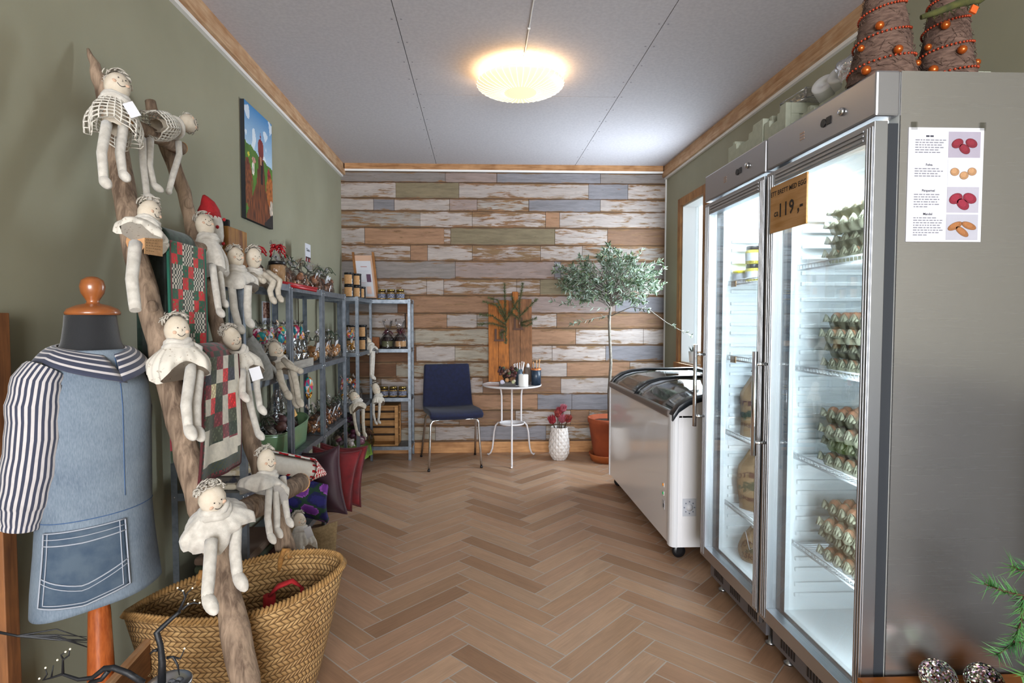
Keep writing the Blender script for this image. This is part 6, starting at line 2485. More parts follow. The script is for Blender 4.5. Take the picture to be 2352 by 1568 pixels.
velv = mat('red_velvet', '#7a0d16', .85, c2='#4f070e', scale=9, sheen=.15, bump=.3)
velp = mat('red_velvet_piping', '#4d0810', .7)
aub = mat('aubergine_satin', '#2d131d', .6, c2='#3d1c28', scale=8, sheen=.1)
q = Vector((-0.786, 3.02, 0.363))
cushion('velvet_cushion', 'dark red velvet cushion with piped edge, outermost in the cushion row', q + Vector((.02, .12, .0)), (.25, .05, -.03), (-.02, .03, 1), .25, .34, .04, velv, velp, 'red velvet cushions')
cushion('velvet_cushion', 'dark red velvet cushion with piped edge, squeezed behind the aubergine one', q + Vector((.0, .02, .005)), (.30, .1, -.05), (.1, -.02, 1), .25, .34, .04, velv, velp, 'red velvet cushions')
q2 = Vector((-0.808, 2.9, 0.383))
cushion('satin_cushion', 'aubergine satin cushion between patterned roll and red velvet', q2 + Vector((0, 0, .01)), (.26, -.08, .05), (.16, .05, 1), .25, .34, .05, aub, aub)
# patterned purple bag
pur = vcmat('purple_print', .8, .15, 40)
o = thing('purple_print_bag', 'navy and purple leaf-print folded cushion under the red-white roll', 'cushion', (-0.837, 2.72, 0.377))
c = Vector((-0.837, 2.72, 0.372))
def pfn(u, v):
    s_, t_ = 2 * u - 1, 2 * v - 1
    return c + Vector((.12 * s_, -.03 * s_ + .05 * (1 - t_ * t_) * -1, .085 * t_ - .02 * s_))
def pcol(u, v):
    k = math.sin(u * 9 + v * 5) + math.sin(v * 13 - u * 4)
    return hx('#6b2f86') if k > .9 else hx('#8a4aa0') if k > .55 else hx('#1f3a2a') if k > -.2 else hx('#1a1c4a') if k > -.9 else hx('#232060')
mb = MB()
mb.grid(pfn, 40, 30, colf=pcol)
mb.build('front_cover', pur, o, solid=.02)
# rolled red-white christmas cloth
def rr_col(u, v):
    return hx('#a8121c') if (int(u * 30) * 5 + int(v * 30) * 3) % 4 < 2 else hx('#d9d4cc')
o = thing('rolled_table_cloth', 'rolled table cloth with red and white print edge above the purple cushion', 'table cloth', (-0.824, 2.62, 0.555))
a, b_ = Vector((-0.928, 2.5, 0.602)), Vector((-0.769, 2.6, 0.539))
d = (b_ - a).normalized()
x, y_, z_ = frame(d)
mb = MB()
def rol(u, v):
    t2 = u * 4.6 * PI
    rr = .022 + .042 * u
    w_ = .75 if abs(math.cos(t2)) > 2 else 1
    return a.lerp(b_, v) + (x * math.cos(t2) * 1.15 + y_ * math.sin(t2) * .8) * rr
def rolc(u, v):
    if v > .93 or (u > .93):
        return rr_col(u * 3, v * 6)
    return hx('#d3cdc2') if not (.45 < v < .52 and .7 < u < .9) else hx('#a8121c')
mb.grid(rol, 110, 14, colf=rolc)
mb.build('rolled_cloth', vcmat('roll_cotton', .95, .06, 80), o, solid=.004)
mb = MB()
def cone(u, v):
    t2 = 2 * PI * u
    return b_ + d * (.055 * v) + (x * math.cos(t2) * 1.15 * (1 - .25 * v) + y_ * math.sin(t2) * .85 * (1 - .8 * v)) * .062
mb.grid(cone, 40, 12, closeu=True, colf=lambda u, v: rr_col(u * 1.7, v * .6))
mb.build('printed_end', bpy.data.materials['roll_cotton'], o, solid=.003)
# folded striped cloths on the second shelf by the quilt
for k in range(3):
    c = Vector((-1.026, 2.42, 0.624))
    mb = MB()
    z = M1 + .0005 + k * .028
    mb.box((-1.15, 2.27, z), (-.93, 2.52, z + .026))
    tag(mb.build('folded_cloth', mat('folded_cloth_%d' % k, ['#cbbfa8', '#2f3038', '#b9a888'][k], .95, c2=['#8d8270', '#55504a', '#cfc6b4'][k], scale=24, lo=.48, hi=.52), bevel=.01), 'folded %s cloth on the third shelf beside the quilt' % ['cream striped', 'charcoal striped', 'beige striped'][k], 'folded cloth', 'folded cloths beside the quilt')
# stacked fabric on the bottom shelf
for k, c in enumerate(('#5b4234', '#4d2f2c', '#3a3f2c', '#6a5546')):
    mb = MB()
    z = SZ[0] + .0005 + k * .035
    mb.box((-1.16, 2.30, z), (-.93, 2.66, z + .033))
    tag(mb.build('folded_blanket', mat('folded_blanket_%d' % k, c, .95, bump=.2, scale=200), bevel=.012), 'folded %s blanket on the bottom shelf behind the basket' % ['brown', 'dark maroon', 'olive', 'taupe'][k], 'blanket', 'folded blankets on the bottom shelf')
# small furry bundle by the lowest rung
mb = MB()
a, b_ = Vector((-1.02, 2.3, 0.551)), Vector((-0.931, 2.36, 0.574))
mb.tube([a, a.lerp(b_, .3), a.lerp(b_, .7), b_], [.03, .045, .045, .03], n=14)
tag(mb.build('sheepskin_roll', mat('sheepskin', '#a2978c', 1., c2='#6d645c', scale=70, bump=.8, sheen=.4)), 'small grey sheepskin roll above the lowest rung', 'roll')
# jute bag with a doll in it
jm = mat('jute', '#96805f', .95, c2='#7d694b', scale=90, bump=.3)
o = thing('jute_bag', 'open jute bag on the floor behind the basket with a doll in it', 'bag', (-0.767, 2.48, 0.181))
c = Vector((-0.774, 2.5, 0.133))
c.z = 0
mb = MB()
mb.grid(lambda u, v: c + Vector(((-.10 + .2 * u) * (1 + .12 * v), .11 + .03 * v - .02 * math.sin(u * PI), .02 + .235 * v + .03 * abs(2 * u - 1) * v)), 20, 12)
mb.build('back_panel', jm, o, solid=.003)
mb = MB()
mb.grid(lambda u, v: c + Vector(((-.10 + .2 * u), .11 - .16 * math.sin(u * PI) ** .7 - .03 * v * (u > .3), .003 + .10 * v * (.35 + abs(2 * u - 1)))), 24, 8)
mb.build('front_panel', jm, o, solid=.003)
mb = MB()
mb.poly([c + Vector((-.10 + .2 * k / 16, .11 - .16 * math.sin(k / 16 * PI) ** .7, .0035)) for k in range(17)])
mb.build('bag_bottom', jm, o)
doll('small cloth doll with tufted hair sitting in the jute bag behind the basket', (-0.794, 2.5, 0.337), .033, (-0.787, 2.49, 0.305), (-0.784, 2.49, 0.235), (-0.779, 2.48, 0.243), .075, .06,
     [[(-0.782, 2.44, 0.246), (-0.764, 2.4, 0.224), (-0.754, 2.38, 0.204)], [(-0.765, 2.44, 0.245), (-0.749, 2.4, 0.224), (-0.742, 2.38, 0.2)]], dress='cream', seed=12, tall=1.3, group='cloth dolls on the shelves', leg_r=.012, tagp=((-0.73, 2.42, 0.316), (.03, .045), .3))


# ------------------------------------------------------------------ canvas print of a hen on the left wall
def canvas():
    y0, y1, z0, z1 = 3.02, 3.41, 1.757, 2.368
    o = thing('hen_canvas', 'tall canvas print of a brown hen on a meadow, hung on the green wall', 'picture', (XL + .01, (y0 + y1) / 2, z0))
    mb = MB()
    mb.box((XL + .0008, y0, z0), (XL + .022, y1, z1))
    mb.build('stretcher', mat('canvas_edge', '#1a1c20', .8), o)
    def px(u, v):          # v up
        n = mnoise.noise(Vector((u * 7, v * 11, 1)))
        n2 = mnoise.noise(Vector((u * 30, v * 9, 4)))
        hill = .66 - .10 * u - .02 * n
        if v > hill:
            c = Vector(hx('#3d7db5')).lerp(Vector(hx('#a9c4dc')), max(0, min(1, (1 - v) / .4)))
            if mnoise.noise(Vector((u * 5, v * 9, 7))) > .25 - .5 * max(0, .78 - v):
                c = c.lerp(Vector(hx('#e6ebf0')), .7)
        else:
            c = Vector(hx('#5d7f33')).lerp(Vector(hx('#3f6126')), .5 + .6 * n)
            if v < .55:
                c = Vector(hx('#5a8a2c')).lerp(Vector(hx('#3d5f1f')), .5 + .5 * n2)
        # flock behind
        for (cx, cy, rx, ry, cc) in ((.10, .30, .14, .20, '#74401f'), (.08, .47, .07, .06, '#6a3420'), (.90, .33, .15, .17, '#a05a24'), (.86, .50, .06, .05, '#8a2a26'), (.27, .46, .05, .06, '#cfc8be'), (.30, .54, .07, .025, '#b98678'), (.95, .12, .08, .15, '#b9ab9c'), (.12, .56, .03, .02, '#c9b93a')):
            if ((u - cx) / rx) ** 2 + ((v - cy) / ry) ** 2 < 1 + .5 * n2:
                c = Vector(hx(cc)) * (1 + .9 * mnoise.noise(Vector((u * 38, v * 30, 2))))
        # hen: broad feathered back, dark neck, red face, thin comb
        st = mnoise.noise(Vector((u * 50, v * 9, 9)))
        cx = .50 + .06 * min(1, v / .5)
        half = .17 + (.34 - v) * 1.0 if v < .34 else .088 + (.60 - v) * .32 if v < .60 else .05 + .055 * math.sqrt(max(0, 1 - ((v - .68) / .08) ** 2))
        half += .03 * st * (1 if v < .6 else .4)
        if v < .76 and abs(u - cx) < half:
            c = Vector(hx('#8a4a22')).lerp(Vector(hx('#2f160d')), max(0, min(1, .45 + .9 * st)))
            if v > .34:
                c = c.lerp(Vector(hx('#4a1d16')), min(.65, (v - .34) * 5))
            if .36 < v < .60 and abs(u - cx - .03) < .035:
                c = Vector(hx('#1c0f10'))
            if v > .58:
                c = Vector(hx('#5a1f1c')).lerp(Vector(hx('#8f3a34')), max(0, min(1, .5 + st)))
            if .54 < v < .61 and abs(u - cx) < .025:
                c = Vector(hx('#b07858'))
        if .73 <= v < .83 and abs(u - cx + .01) < .03 * (1 - (v - .73) / .10) * (1.3 + math.sin(v * 160)) * .6 + .006:
            c = Vector(hx('#7a1c24'))
        if v < .13 and u > .66 and v < (u - .6) * .36:
            c = Vector(hx('#241d1b'))
        return tuple(max(0, q) for q in c)
    mb = MB()
    X = XL + .0228
    mb.grid(lambda u, v: (X, y0 + .001 + (y1 - y0 - .002) * u, z0 + .001 + (z1 - z0 - .002) * v), 70, 110, colf=px)
    mb.build('printed_picture', vcmat('canvas_print', .75, .05, 200), o)


canvas()

# ------------------------------------------------------------------ navy chair
def chair():
    P = {'fl': Vector((-.403, 4.531, 0)), 'fr': Vector((.021, 4.636, 0)), 'bl': Vector((-.514, 5.03, 0)), 'br': Vector((-.035, 5.09, 0))}
    c = (P['fl'] + P['fr'] + P['bl'] + P['br']) / 4
    o = thing('upholstered_chair', 'navy upholstered chair with chrome tube legs before the plank wall', 'chair', c)
    ex = (P['fr'] - P['fl']).normalized()
    ey = Vector((-ex.y, ex.x, 0))
    if ey.y < 0:
        ey = -ey
    navy = mat('navy_wool', '#141a3a', .95, c2='#10142c', scale=40, sheen=.08, bump=.12, bscale=500)
    # one-piece padded shell: seat curving up into the back
    prof = [(-.245, .425), (-.20, .447), (-.10, .45), (.0, .445), (.08, .440), (.135, .442), (.168, .465), (.182, .51), (.192, .60), (.205, .70), (.218, .78), (.222, .83)]
    th = .024
    nrm = []
    for i in range(len(prof)):
        a, b = prof[max(0, i - 1)], prof[min(len(prof) - 1, i + 1)]
        t_ = Vector((b[0] - a[0], b[1] - a[1])).normalized()
        nrm.append(Vector((-t_.y, t_.x)))
    N = len(prof)
    ring = []
    for i in range(N):
        ring.append((prof[i][0] + nrm[i].x * th, prof[i][1] + nrm[i].y * th))
    for i in range(N - 1, -1, -1):
        ring.append((prof[i][0] - nrm[i].x * th, prof[i][1] - nrm[i].y * th))
    n = len(ring)
    W = 14

    def wid(yy, zz):
        return .222 - (.022 * max(0, zz - .47) / .36) - (.02 if False else 0)
    mb = MB()
    b0 = len(mb.v)
    for j in range(W + 1):
        s_ = -1 + 2 * j / W
        for (yy, zz) in ring:
            w_ = wid(yy, zz)
            k = 1 - .0 * s_
            mb.v.append(tuple(c + ex * (s_ * w_) + ey * yy + Vector((0, 0, zz + .008 * abs(s_) ** 3 * (zz < .5)))))
    for j in range(W):
        for i in range(n):
            i2 = (i + 1) % n
            mb.face((b0 + j * n + i, b0 + (j + 1) * n + i, b0 + (j + 1) * n + i2, b0 + j * n + i2))
    for j, s_ in ((0, 1), (W, -1)):
        for i in range(N - 1):
            q = [b0 + j * n + i, b0 + j * n + i + 1, b0 + j * n + n - 2 - i, b0 + j * n + n - 1 - i]
            mb.face(q if s_ > 0 else q[::-1])
    sh = mb.build('seat_and_back', navy, o, bevel=.014)
    ch = MW['chrome']
    zt_ = .408
    for a, b, nm in (('fl', 'fr', 'front_leg_frame'), ('bl', 'br', 'rear_leg_frame')):
        A, B = P[a], P[b]
        off = ey * (-.02 if a[0] == 'f' else -.14)
        At, Bt = A.lerp(B, .05) + off * (-1 if a[0] == 'f' else 1) + Vector((0, 0, zt_)), B.lerp(A, .05) + off * (-1 if a[0] == 'f' else 1) + Vector((0, 0, zt_))
        pts = [A + Vector((0, 0, .006)), A.lerp(At, .5) + Vector((0, 0, .003)), A.lerp(At, .93), At + (Bt - At) * .04 - Vector((0, 0, .004)), At + (Bt - At) * .10, At + (Bt - At) * .9, Bt + (At - Bt) * .04 - Vector((0, 0, .004)), B.lerp(Bt, .93), B.lerp(Bt, .5), B + Vector((0, 0, .006))]
        mb = MB()
        mb.tube(pts[:5] + [pts[4].lerp(pts[5], .5)], .0095, n=12)
        mb.build('leg', ch, o)
        mb = MB()
        mb.tube([pts[4].lerp(pts[5], .5)] + pts[5:], .0095, n=12)
        mb.build('leg', ch, o)
        for q in (A, B):
            mb = MB()
            mb.lathe([(.011, 0), (.0115, .014), (.010, .016)], q, n=12)
            mb.build('rubber_foot', MW['black'], o)
    for s_ in (-1, 1):
        mb = MB()
        mb.tube([c + ex * (s_ * .17) - ey * .225 + Vector((0, 0, zt_ + .006)), c + ex * (s_ * .17) + ey * .12 + Vector((0, 0, zt_ + .004))], .008, n=8)
        mb.build('seat_rail', ch, o)


chair()

# ------------------------------------------------------------------ white side table and what stands on it
TC = Vector((.285, 4.88, 0))
TZ = .66
wt_ = mat('white_lacquer', '#d9d5d6', .35)
o = thing('round_side_table', 'small round white metal table with three curved legs', 'table', TC)
mb = MB()
mb.lathe([(.0005, TZ - .012), (.24, TZ - .012), (.256, TZ - .006), (.257, TZ + .004), (.252, TZ + .006), (.249, TZ), (.0005, TZ)], TC, n=64)
mb.build('table_top', wt_, o)
mb = MB()
mb.lathe([(.0005, .318), (.108, .318), (.110, .33), (.106, .332), (.104, .324), (.0005, .324)], TC, n=40)
mb.build('lower_shelf', wt_, o)
LP = [(.17, TZ - .014), (.14, .635), (.122, .60), (.115, .55), (.1145, .36), (.115, .335), (.125, .318), (.155, .312), (.185, .285), (.205, .22), (.215, .13), (.225, .07), (.245, .028), (.270, .008), (.285, .012)]
for a in (-93, 137, 40):
    r = math.radians(a)
    mb = MB()
    mb.tube([TC + Vector((q * math.cos(r), q * math.sin(r), z)) for q, z in LP], .0075, n=10)
    mb.build('leg', wt_, o)

# reclaimed boards standing on the table against the wall, with fir twigs
bd = thing('reclaimed_board_panel', 'panel of four upright rust-brown boards standing on the round table', 'wooden panel', (.28, 5.06, TZ))
bw = woodmat('rust_board', '#b0692c', '#75451f', 2, 4, .7, .2)
bw2 = woodmat('brown_board', '#8a5d3c', '#5f3f28', 2, 4, .7, .2)
for k, (xa, xb, zt_, m_) in enumerate(((.088, .178, 1.375, bw), (.180, .272, 1.40, bw), (.274, .372, 1.395, bw2), (.374, .482, 1.41, bw2))):
    mb = MB()
    lo_, hi_ = TZ + (.006 if k in (0, 3) else .0005), zt_
    mb.prism([(xa, 5.055, lo_), (xb, 5.055, lo_), (xb, 5.055 + .10 * (hi_ - lo_) / .75, hi_), (xa, 5.055 + .10 * (hi_ - lo_) / .75, hi_)], (0, .018, 0))
    mb.build('upright_board', m_, bd, bevel=.003)
mb = MB()
mb.box((.30, 5.02, 1.26), (.35, 5.115, 1.47))
mb.build('short_block', bw, bd, bevel=.002)
firm = mat('fir_needle', '#3f4c2a', .7, c2='#59623a', scale=30)
firb = mat('fir_twig_bark', '#4d3a28', .9)


def fir(label, root_, tips, seed, group=None, needle=.026, dens=170, m=None, name='fir_twig', nr=.0017, spread=1.0):
    r = random.Random(seed)
    o = thing(name, label, 'fir twig', root_, group)
    mb, nb = MB(), MB()
    for tip in tips:
        P = [Vector(p) for p in tip]
        mb.tube(P, [.0035 - .0022 * k / (len(P) - 1) for k in range(len(P))], n=5)
        for i in range(len(P) - 1):
            L_ = (P[i + 1] - P[i]).length
            d = (P[i + 1] - P[i]).normalized()
            x, y_, z_ = frame(d)
            for k in range(int(L_ * dens * 6)):
                q = P[i].lerp(P[i + 1], r.random())
                a = r.uniform(0, 2 * PI)
                e = (d * r.uniform(.3, .9) + (x * math.cos(a) + y_ * math.sin(a)) * spread).normalized() * needle * r.uniform(.7, 1.15)
                s_ = e.cross(d).normalized() * nr
                s2 = e.cross(s_).normalized() * nr
                nb.poly([q - s_, q + s_, q + e], smooth=False)
                nb.poly([q - s2, q + s2, q + e], smooth=False)
    mb.build('twig', firb, o)
    nb.build('needles', m or firm, o)
    return o


fir('green fir twig fanned out over the rust boards, upper spray', (0.233, 5.02, 1.161), [
    [(0.242, 5.03, 1.122), (0.233, 5.02, 1.353), (0.229, 5.02, 1.546)],
    [(0.238, 5.03, 1.218), (0.155, 4.99, 1.353), (0.04, 4.98, 1.383)], [(0.238, 5.03, 1.238), (0.163, 4.99, 1.399), (0.086, 4.98, 1.41)],
    [(0.234, 5.03, 1.18), (0.116, 4.98, 1.257), (0.009, 4.97, 1.268)], [(0.234, 5.03, 1.153), (0.116, 4.98, 1.192), (-0.006, 4.97, 1.18)],
    [(0.234, 5.03, 1.199), (0.289, 4.99, 1.295), (0.346, 4.98, 1.391)], [(0.234, 5.03, 1.122), (0.193, 4.98, 1.104), (0.2, 4.97, 1.066)],
    [(0.242, 5.035, 1.005), (0.238, 5.03, 1.122)]], 1, 'fir twigs on the boards')
fir('green fir twig on the rust boards, spray by the olive tree', (0.369, 5.03, 1.238), [
    [(0.37, 5.035, 1.18), (0.355, 5, 1.353), (0.389, 4.99, 1.544)], [(0.366, 5.03, 1.257), (0.444, 5, 1.334), (0.516, 4.99, 1.407)],
    [(0.369, 5.03, 1.218), (0.309, 5, 1.269), (0.263, 4.99, 1.284)], [(0.366, 5.03, 1.191), (0.456, 5, 1.219), (0.509, 4.99, 1.238)],
    [(0.366, 5.03, 1.276), (0.309, 5, 1.353), (0.293, 4.99, 1.429)], [(0.37, 5.03, 1.18), (0.425, 5, 1.168), (0.471, 4.99, 1.192)]], 2, 'fir twigs on the boards')
hp = mat('test_tube_glass', '#6a4a38', .2)
for k, (x, y) in enumerate(((1146, 768), (1190, 742))):
    o = thing('hanging_wooden_holder', 'small dark wooden twig holder on the boards, %s' % ['lower one with pale bloom', 'upper one under the second fir twig'][k], 'twig holder', (0.18, 5.04, 1.09) if k == 0 else (0.351, 5.05, 1.191), 'twig holders on the boards')
    c = Vector((0.18, 5.03, 1.091) if k == 0 else (0.351, 5.04, 1.191))
    mb = MB()
    for dx in (-.03, .03):
        mb.box((dx - .009, -.008, -.05), (dx + .009, .012, .05), o=c)
    mb.box((-.045, -.01, -.06), (.045, .014, -.045), o=c)
    mb.build('holder_frame', mat('dark_holder', '#4a2b1a', .7), o)
    mb = MB()
    mb.lathe([(.008, -.04), (.010, 0), (.007, .05)], c + Vector((.012, -.012, 0)), n=10)
    mb.build('glass_tube', hp, o)

# centre arrangement tray
o = thing('flower_arrangement_tray', 'dark wooden tray with dried flower arrangement on the white table', 'tray', (0.242, 4.8, 0.689))
c = Vector((0.242, 4.8, 0.689))
c.z = TZ
mb = MB()
mb.box((-.068, -.04, .0005), (.068, .045, .012), o=c)
for y in (-.04, .039):
    mb.box((-.068, y, .012), (.068, y + .006, .034), o=c)
for x in (-.068, .062):
    mb.box((x, -.034, .012), (x + .006, .039, .034), o=c)
mb.build('tray', mat('dark_walnut', '#2b1c14', .5), o)
r_ = random.Random(17)
mb = MB()
for k in range(46):
    a = r_.uniform(0, 2 * PI)
    p0 = c + Vector((r_.uniform(-.03, .03), r_.uniform(-.02, .02), .02))
    tip = c + Vector((math.cos(a) * r_.uniform(.03, .09), math.sin(a) * r_.uniform(.02, .05), r_.uniform(.08, .155)))
    mb.tube([p0, p0.lerp(tip, .5) + Vector((0, 0, .02)), tip], .0018, n=4, colf=lambda i, q: hx('#2a2018'))
    cc = hx(r_.choice(['#4a2420', '#6a4a3c', '#2f2420', '#5a3a3a', '#475030', '#8a7a70']))
    mb.ell(tip, (.016, .014, .011), 7, 5, R=Euler((r_.uniform(0, 3), r_.uniform(0, 3), 0)).to_matrix(), c2=cc)
mb.build('dried_flowers', vcmat('dried_flower', .8, .2), o)
for k, (dx, dz, rr, cc) in enumerate(((-.045, .035, .020, '#c9c4d6'), (-.03, .028, .012, '#d8d4d8'), (.05, .035, .018, '#b8b890'), (.06, .045, .013, '#d9cfc0'))):
    mb = MB()
    mb.ell(c + Vector((dx, -.03, dz)), rr, 10, 7)
    mb.build('decor_ball', mat('decor_ball_%d' % k, cc, .6), o)
mb = MB()
q = c + Vector((-.004, -.052, .055))
for k in range(8):
    a = k * PI / 4
    mb.bar(q, q + Vector((math.cos(a) * .018, 0, math.sin(a) * .018)), .006, .003, up=(0, 1, 0))
mb.ell(q + Vector((0, -.003, 0)), .006, 8, 5)
mb.build('wood_star', MW['cutwood'], o)


def pot_with(name, label, px_, r0, r1, h, m, stuff, rimm=None, cat='pot', taper=1.0):
    c = Vector(px_)
    c.z = TZ + .0005
    o = thing(name, label, cat, c)
    mb = MB()
    mb.lathe([(r0, 0), (r1, h), (r1 - .004, h), (r0 - .004, .012), (.0005, .012)], c, n=32)
    mb.build('vessel', m, o)
    if rimm:
        mb = MB()
        mb.lathe([(r1 + .001, h - .016), (r1 + .001, h + .001), (r1 - .005, h + .001)], c, n=32, cap=False)
        mb.build('rim_band', rimm, o)
    r_ = random.Random(len(label))
    for k, (nm, n, hh, sp, rad, mm, tipr) in enumerate(stuff):
        for q in range(n):
            mb = MB()
            a = 2.4 * q
            b_ = c + Vector((math.cos(a) * r1 * .35, math.sin(a) * r1 * .35, .02))
            t_ = c + Vector((math.cos(a) * sp, math.sin(a) * sp * .6, h + hh * r_.uniform(.7, 1.1)))
            mb.tube([b_, b_.lerp(t_, .6), t_], [rad, rad, rad * .5], n=6)
            if tipr:
                mb.ell(t_, (tipr, tipr, tipr * 1.8), 8, 6)
            mb.build(nm, mm, o)
    return o


zinc = mat('zinc', '#5f7080', .4, .7, c2='#4a5864', scale=30)
shellw = mat('white_coral', '#e3dfe0', .6)
pot_with('zinc_pot', 'blue-grey zinc pot of white coral spikes behind the candle', (0.347, 4.87, 0.68), .030, .034, .135, zinc, [('coral_spike', 9, .055, .045, .005, shellw, .004)])
pot_with('birch_vase', 'slim mottled brown vase with a pale ball on top, in the middle of the table', (0.425, 4.9, 0.684), .026, .030, .15, mat('mottled_birch', '#7a6a60', .8, c2='#4f423a', scale=40, stretch=(1, 1, .3)), [('pale_ball', 1, .01, .002, .004, shellw, .014)])
pot_with('brush_jar', 'dark blue jar with copper rim holding wooden brushes', (0.494, 4.86, 0.689), .042, .044, .145, mat('dark_blue_glaze', '#28384a', .35, c2='#1d2a38', scale=50), [('wooden_brush', 3, .06, .03, .006, MW['cutwood'], .007), ('dark_stick', 2, .05, .028, .003, firb, 0)], rimm=mat('copper_rim', '#b9703f', .4, .3))
o = thing('pillar_candle', 'thick white pillar candle at the front of the round table', 'candle', (0.374, 4.73, 0.674))
c = Vector((0.374, 4.73, 0.674))
c.z = TZ + .0005
mb = MB()
mb.lathe([(.040, 0), (.0415, .004), (.0415, .098), (.039, .104), (.03, .101), (.0005, .098)], c, n=32)
mb.build('wax', mat('white_wax', '#dedcd8', .5), o)
mb = MB()
mb.tube([c + Vector((0, 0, .098)), c + Vector((.001, 0, .112))], .0015, n=5)
mb.build('wick', MW['black'], o)

# ------------------------------------------------------------------ faceted vase with proteas
VC_ = Vector((.703, 4.90, 0))
vh = .285
o = thing('faceted_vase', 'white floor vase with diamond facets beside the terracotta pot', 'vase', VC_)
mb = MB()
rows, segs = 10, 11
prof = [.052, .072, .083, .0875, .089, .0875, .084, .080, .076, .072, .070]
def vp(j, k, out=0.):
    """lattice point of row j, column k (odd rows half a step on); out pushes the diamond centres forward"""
    j2 = max(0, min(rows, j))
    a = 2 * PI * (k + (.5 if j % 2 else 0)) / segs
    return VC_ + Vector(((prof[j2] + out) * math.cos(a), (prof[j2] + out) * math.sin(a), .001 + vh * j2 / rows))
for j in range(0, rows + 1):
    for k in range(segs):
        L_, R_ = vp(j, k), vp(j, k + 1)
        kk = k + (1 if j % 2 else 0)
        a = 2 * PI * (k + .5 + (.5 if j % 2 else 0)) / segs
        c_ = VC_ + Vector(((prof[j] + .006) * math.cos(a), (prof[j] + .006) * math.sin(a), .001 + vh * j / rows))
        if j < rows:
            T_ = vp(j + 1, kk)
            mb.poly([L_, c_, T_], smooth=False)
            mb.poly([c_, R_, T_], smooth=False)
        if j > 0:
            B_ = vp(j - 1, kk)
            mb.poly([L_, B_, c_], smooth=False)
            mb.poly([B_, R_, c_], smooth=False)
mb.poly([vp(0, k) for k in range(segs)][::-1], smooth=False)
vz = mb.build('vase_body', mat('white_ceramic', '#d3cdc8', .4), o)
pm = [mat('protea_red', '#a8323a', .7, c2='#7a1f2c', scale=30), mat('protea_pink', '#b96a78', .7, c2='#8f3a48', scale=30), mat('protea_dark', '#6a1f24', .7, c2='#a8483c', scale=30)]
r_ = random.Random(6)
for k, (dx, dz, s_) in enumerate(((-.06, .05, 1.15), (.02, .06, 1.15), (.065, .065, 1.05), (.0, .13, .95), (.03, .155, .95), (-.02, .11, .9))):
    f = thing('protea_flower', 'red protea bloom in the white vase, %s' % ['low one facing the chair', 'low in the middle', 'low one towards the terracotta pot', 'upper dark one', 'topmost with pointed bracts', 'upper one behind the low pink'][k], 'flower', VC_ + Vector((dx * .5, -.01, vh - .05)), 'proteas in the faceted vase')
    base = VC_ + Vector((dx * .5, -.005 - .02 * (k % 2), vh - .04))
    head = VC_ + Vector((dx, -.02 - .01 * (k % 3), vh + dz))
    mb = MB()
    mb.tube([base, base.lerp(head, .7), head - Vector((0, 0, .015))], .005, n=6)
    mb.build('stem', firb, f)
    mb = MB()
    ax = (head - base).normalized()
    x, y_, z_ = frame(ax)
    for ring_, (n, ln, op) in enumerate(((9, .078, .42), (8, .085, .27), (6, .088, .13))):
        for q in range(n):
            a = 2 * PI * (q + ring_ * .5) / n
            d = x * math.cos(a) + y_ * math.sin(a)
            p0 = head - ax * .025
            tip = head + ax * (ln * s_ * .62) + d * (ln * op * s_)
            mid = head + d * (.026 * s_) - ax * .002
            t_ = ax.cross(d) * (.0095 * s_)
            mb.poly([p0, mid - t_, tip], smooth=False)
            mb.poly([p0, tip, mid + t_], smooth=False)
    mb.build('bracts', pm[k % 3], f, solid=.002)

# ------------------------------------------------------------------ olive tree in a terracotta pot
OC = Vector((1.135, 4.86, 0))
terra = mat('terracotta', '#a9532e', .8, c2='#8f4427', scale=7, bump=.1)
terra2 = mat('terracotta_saucer', '#b3622f', .75, c2='#a0532a', scale=9)
o = thing('olive_tree', 'silvery olive standard tree with slim stem growing in the terracotta pot', 'tree', OC + Vector((0, 0, .3)))
stem = [OC + Vector((0, 0, .31)), OC + Vector((-.005, 0, .6)), OC + Vector((.008, -.01, .85)), OC + Vector((-.008, -.02, 1.1)), OC + Vector((-.012, -.02, 1.2)), OC + Vector((-.005, -.03, 1.32)), OC + Vector((.0, -.03, 1.5))]
olb = mat('olive_bark', '#8a8378', .85, c2='#6b655c', scale=50)
mb = MB()
mb.tube(stem, [.014, .013, .0125, .012, .012, .011, .006], n=10)
mb.build('stem', olb, o)
CC = OC + Vector((-.02, -.05, 1.545))
r_ = random.Random(33)
lf = vcmat('olive_leaf', .55, .12, 30, spec=.5)
mbb, mbl = MB(), MB()
cols = [hx(c) for c in ('#4d5f47', '#5d6f58', '#71846f', '#8b9b8b', '#a3b1a6', '#3f5038', '#66784f')]


def leafy(P, n, spread=.05, size=1.0):
    for k in range(n):
        t_ = r_.random() ** .7 * (len(P) - 1)
        i = min(int(t_), len(P) - 2)
        q = P[i].lerp(P[i + 1], t_ - i)
        d = (P[i + 1] - P[i]).normalized()
        x, y_, z_ = frame(d)
        a = r_.uniform(0, 2 * PI)
        e = (d * r_.uniform(.3, 1.0) + (x * math.cos(a) + y_ * math.sin(a)) * .8).normalized()
        L_ = r_.uniform(.032, .052) * size
        s_ = e.cross(Vector((r_.uniform(-1, 1), r_.uniform(-1, 1), r_.uniform(-1, 1)))).normalized() * L_ * .13
        nn = e.cross(s_).normalized() * L_ * .05
        b_ = mbl.add([q, q + e * L_ * .35 + s_ + nn, q + e * L_ * .7 + s_ * .8 + nn, q + e * L_, q + e * L_ * .7 - s_ * .8 + nn, q + e * L_ * .35 - s_ + nn])
        c_ = r_.choice(cols)
        mbl.face((b_, b_ + 1, b_ + 2, b_ + 3), c=c_, smooth=False)
        mbl.face((b_, b_ + 3, b_ + 4, b_ + 5), c=c_, smooth=False)


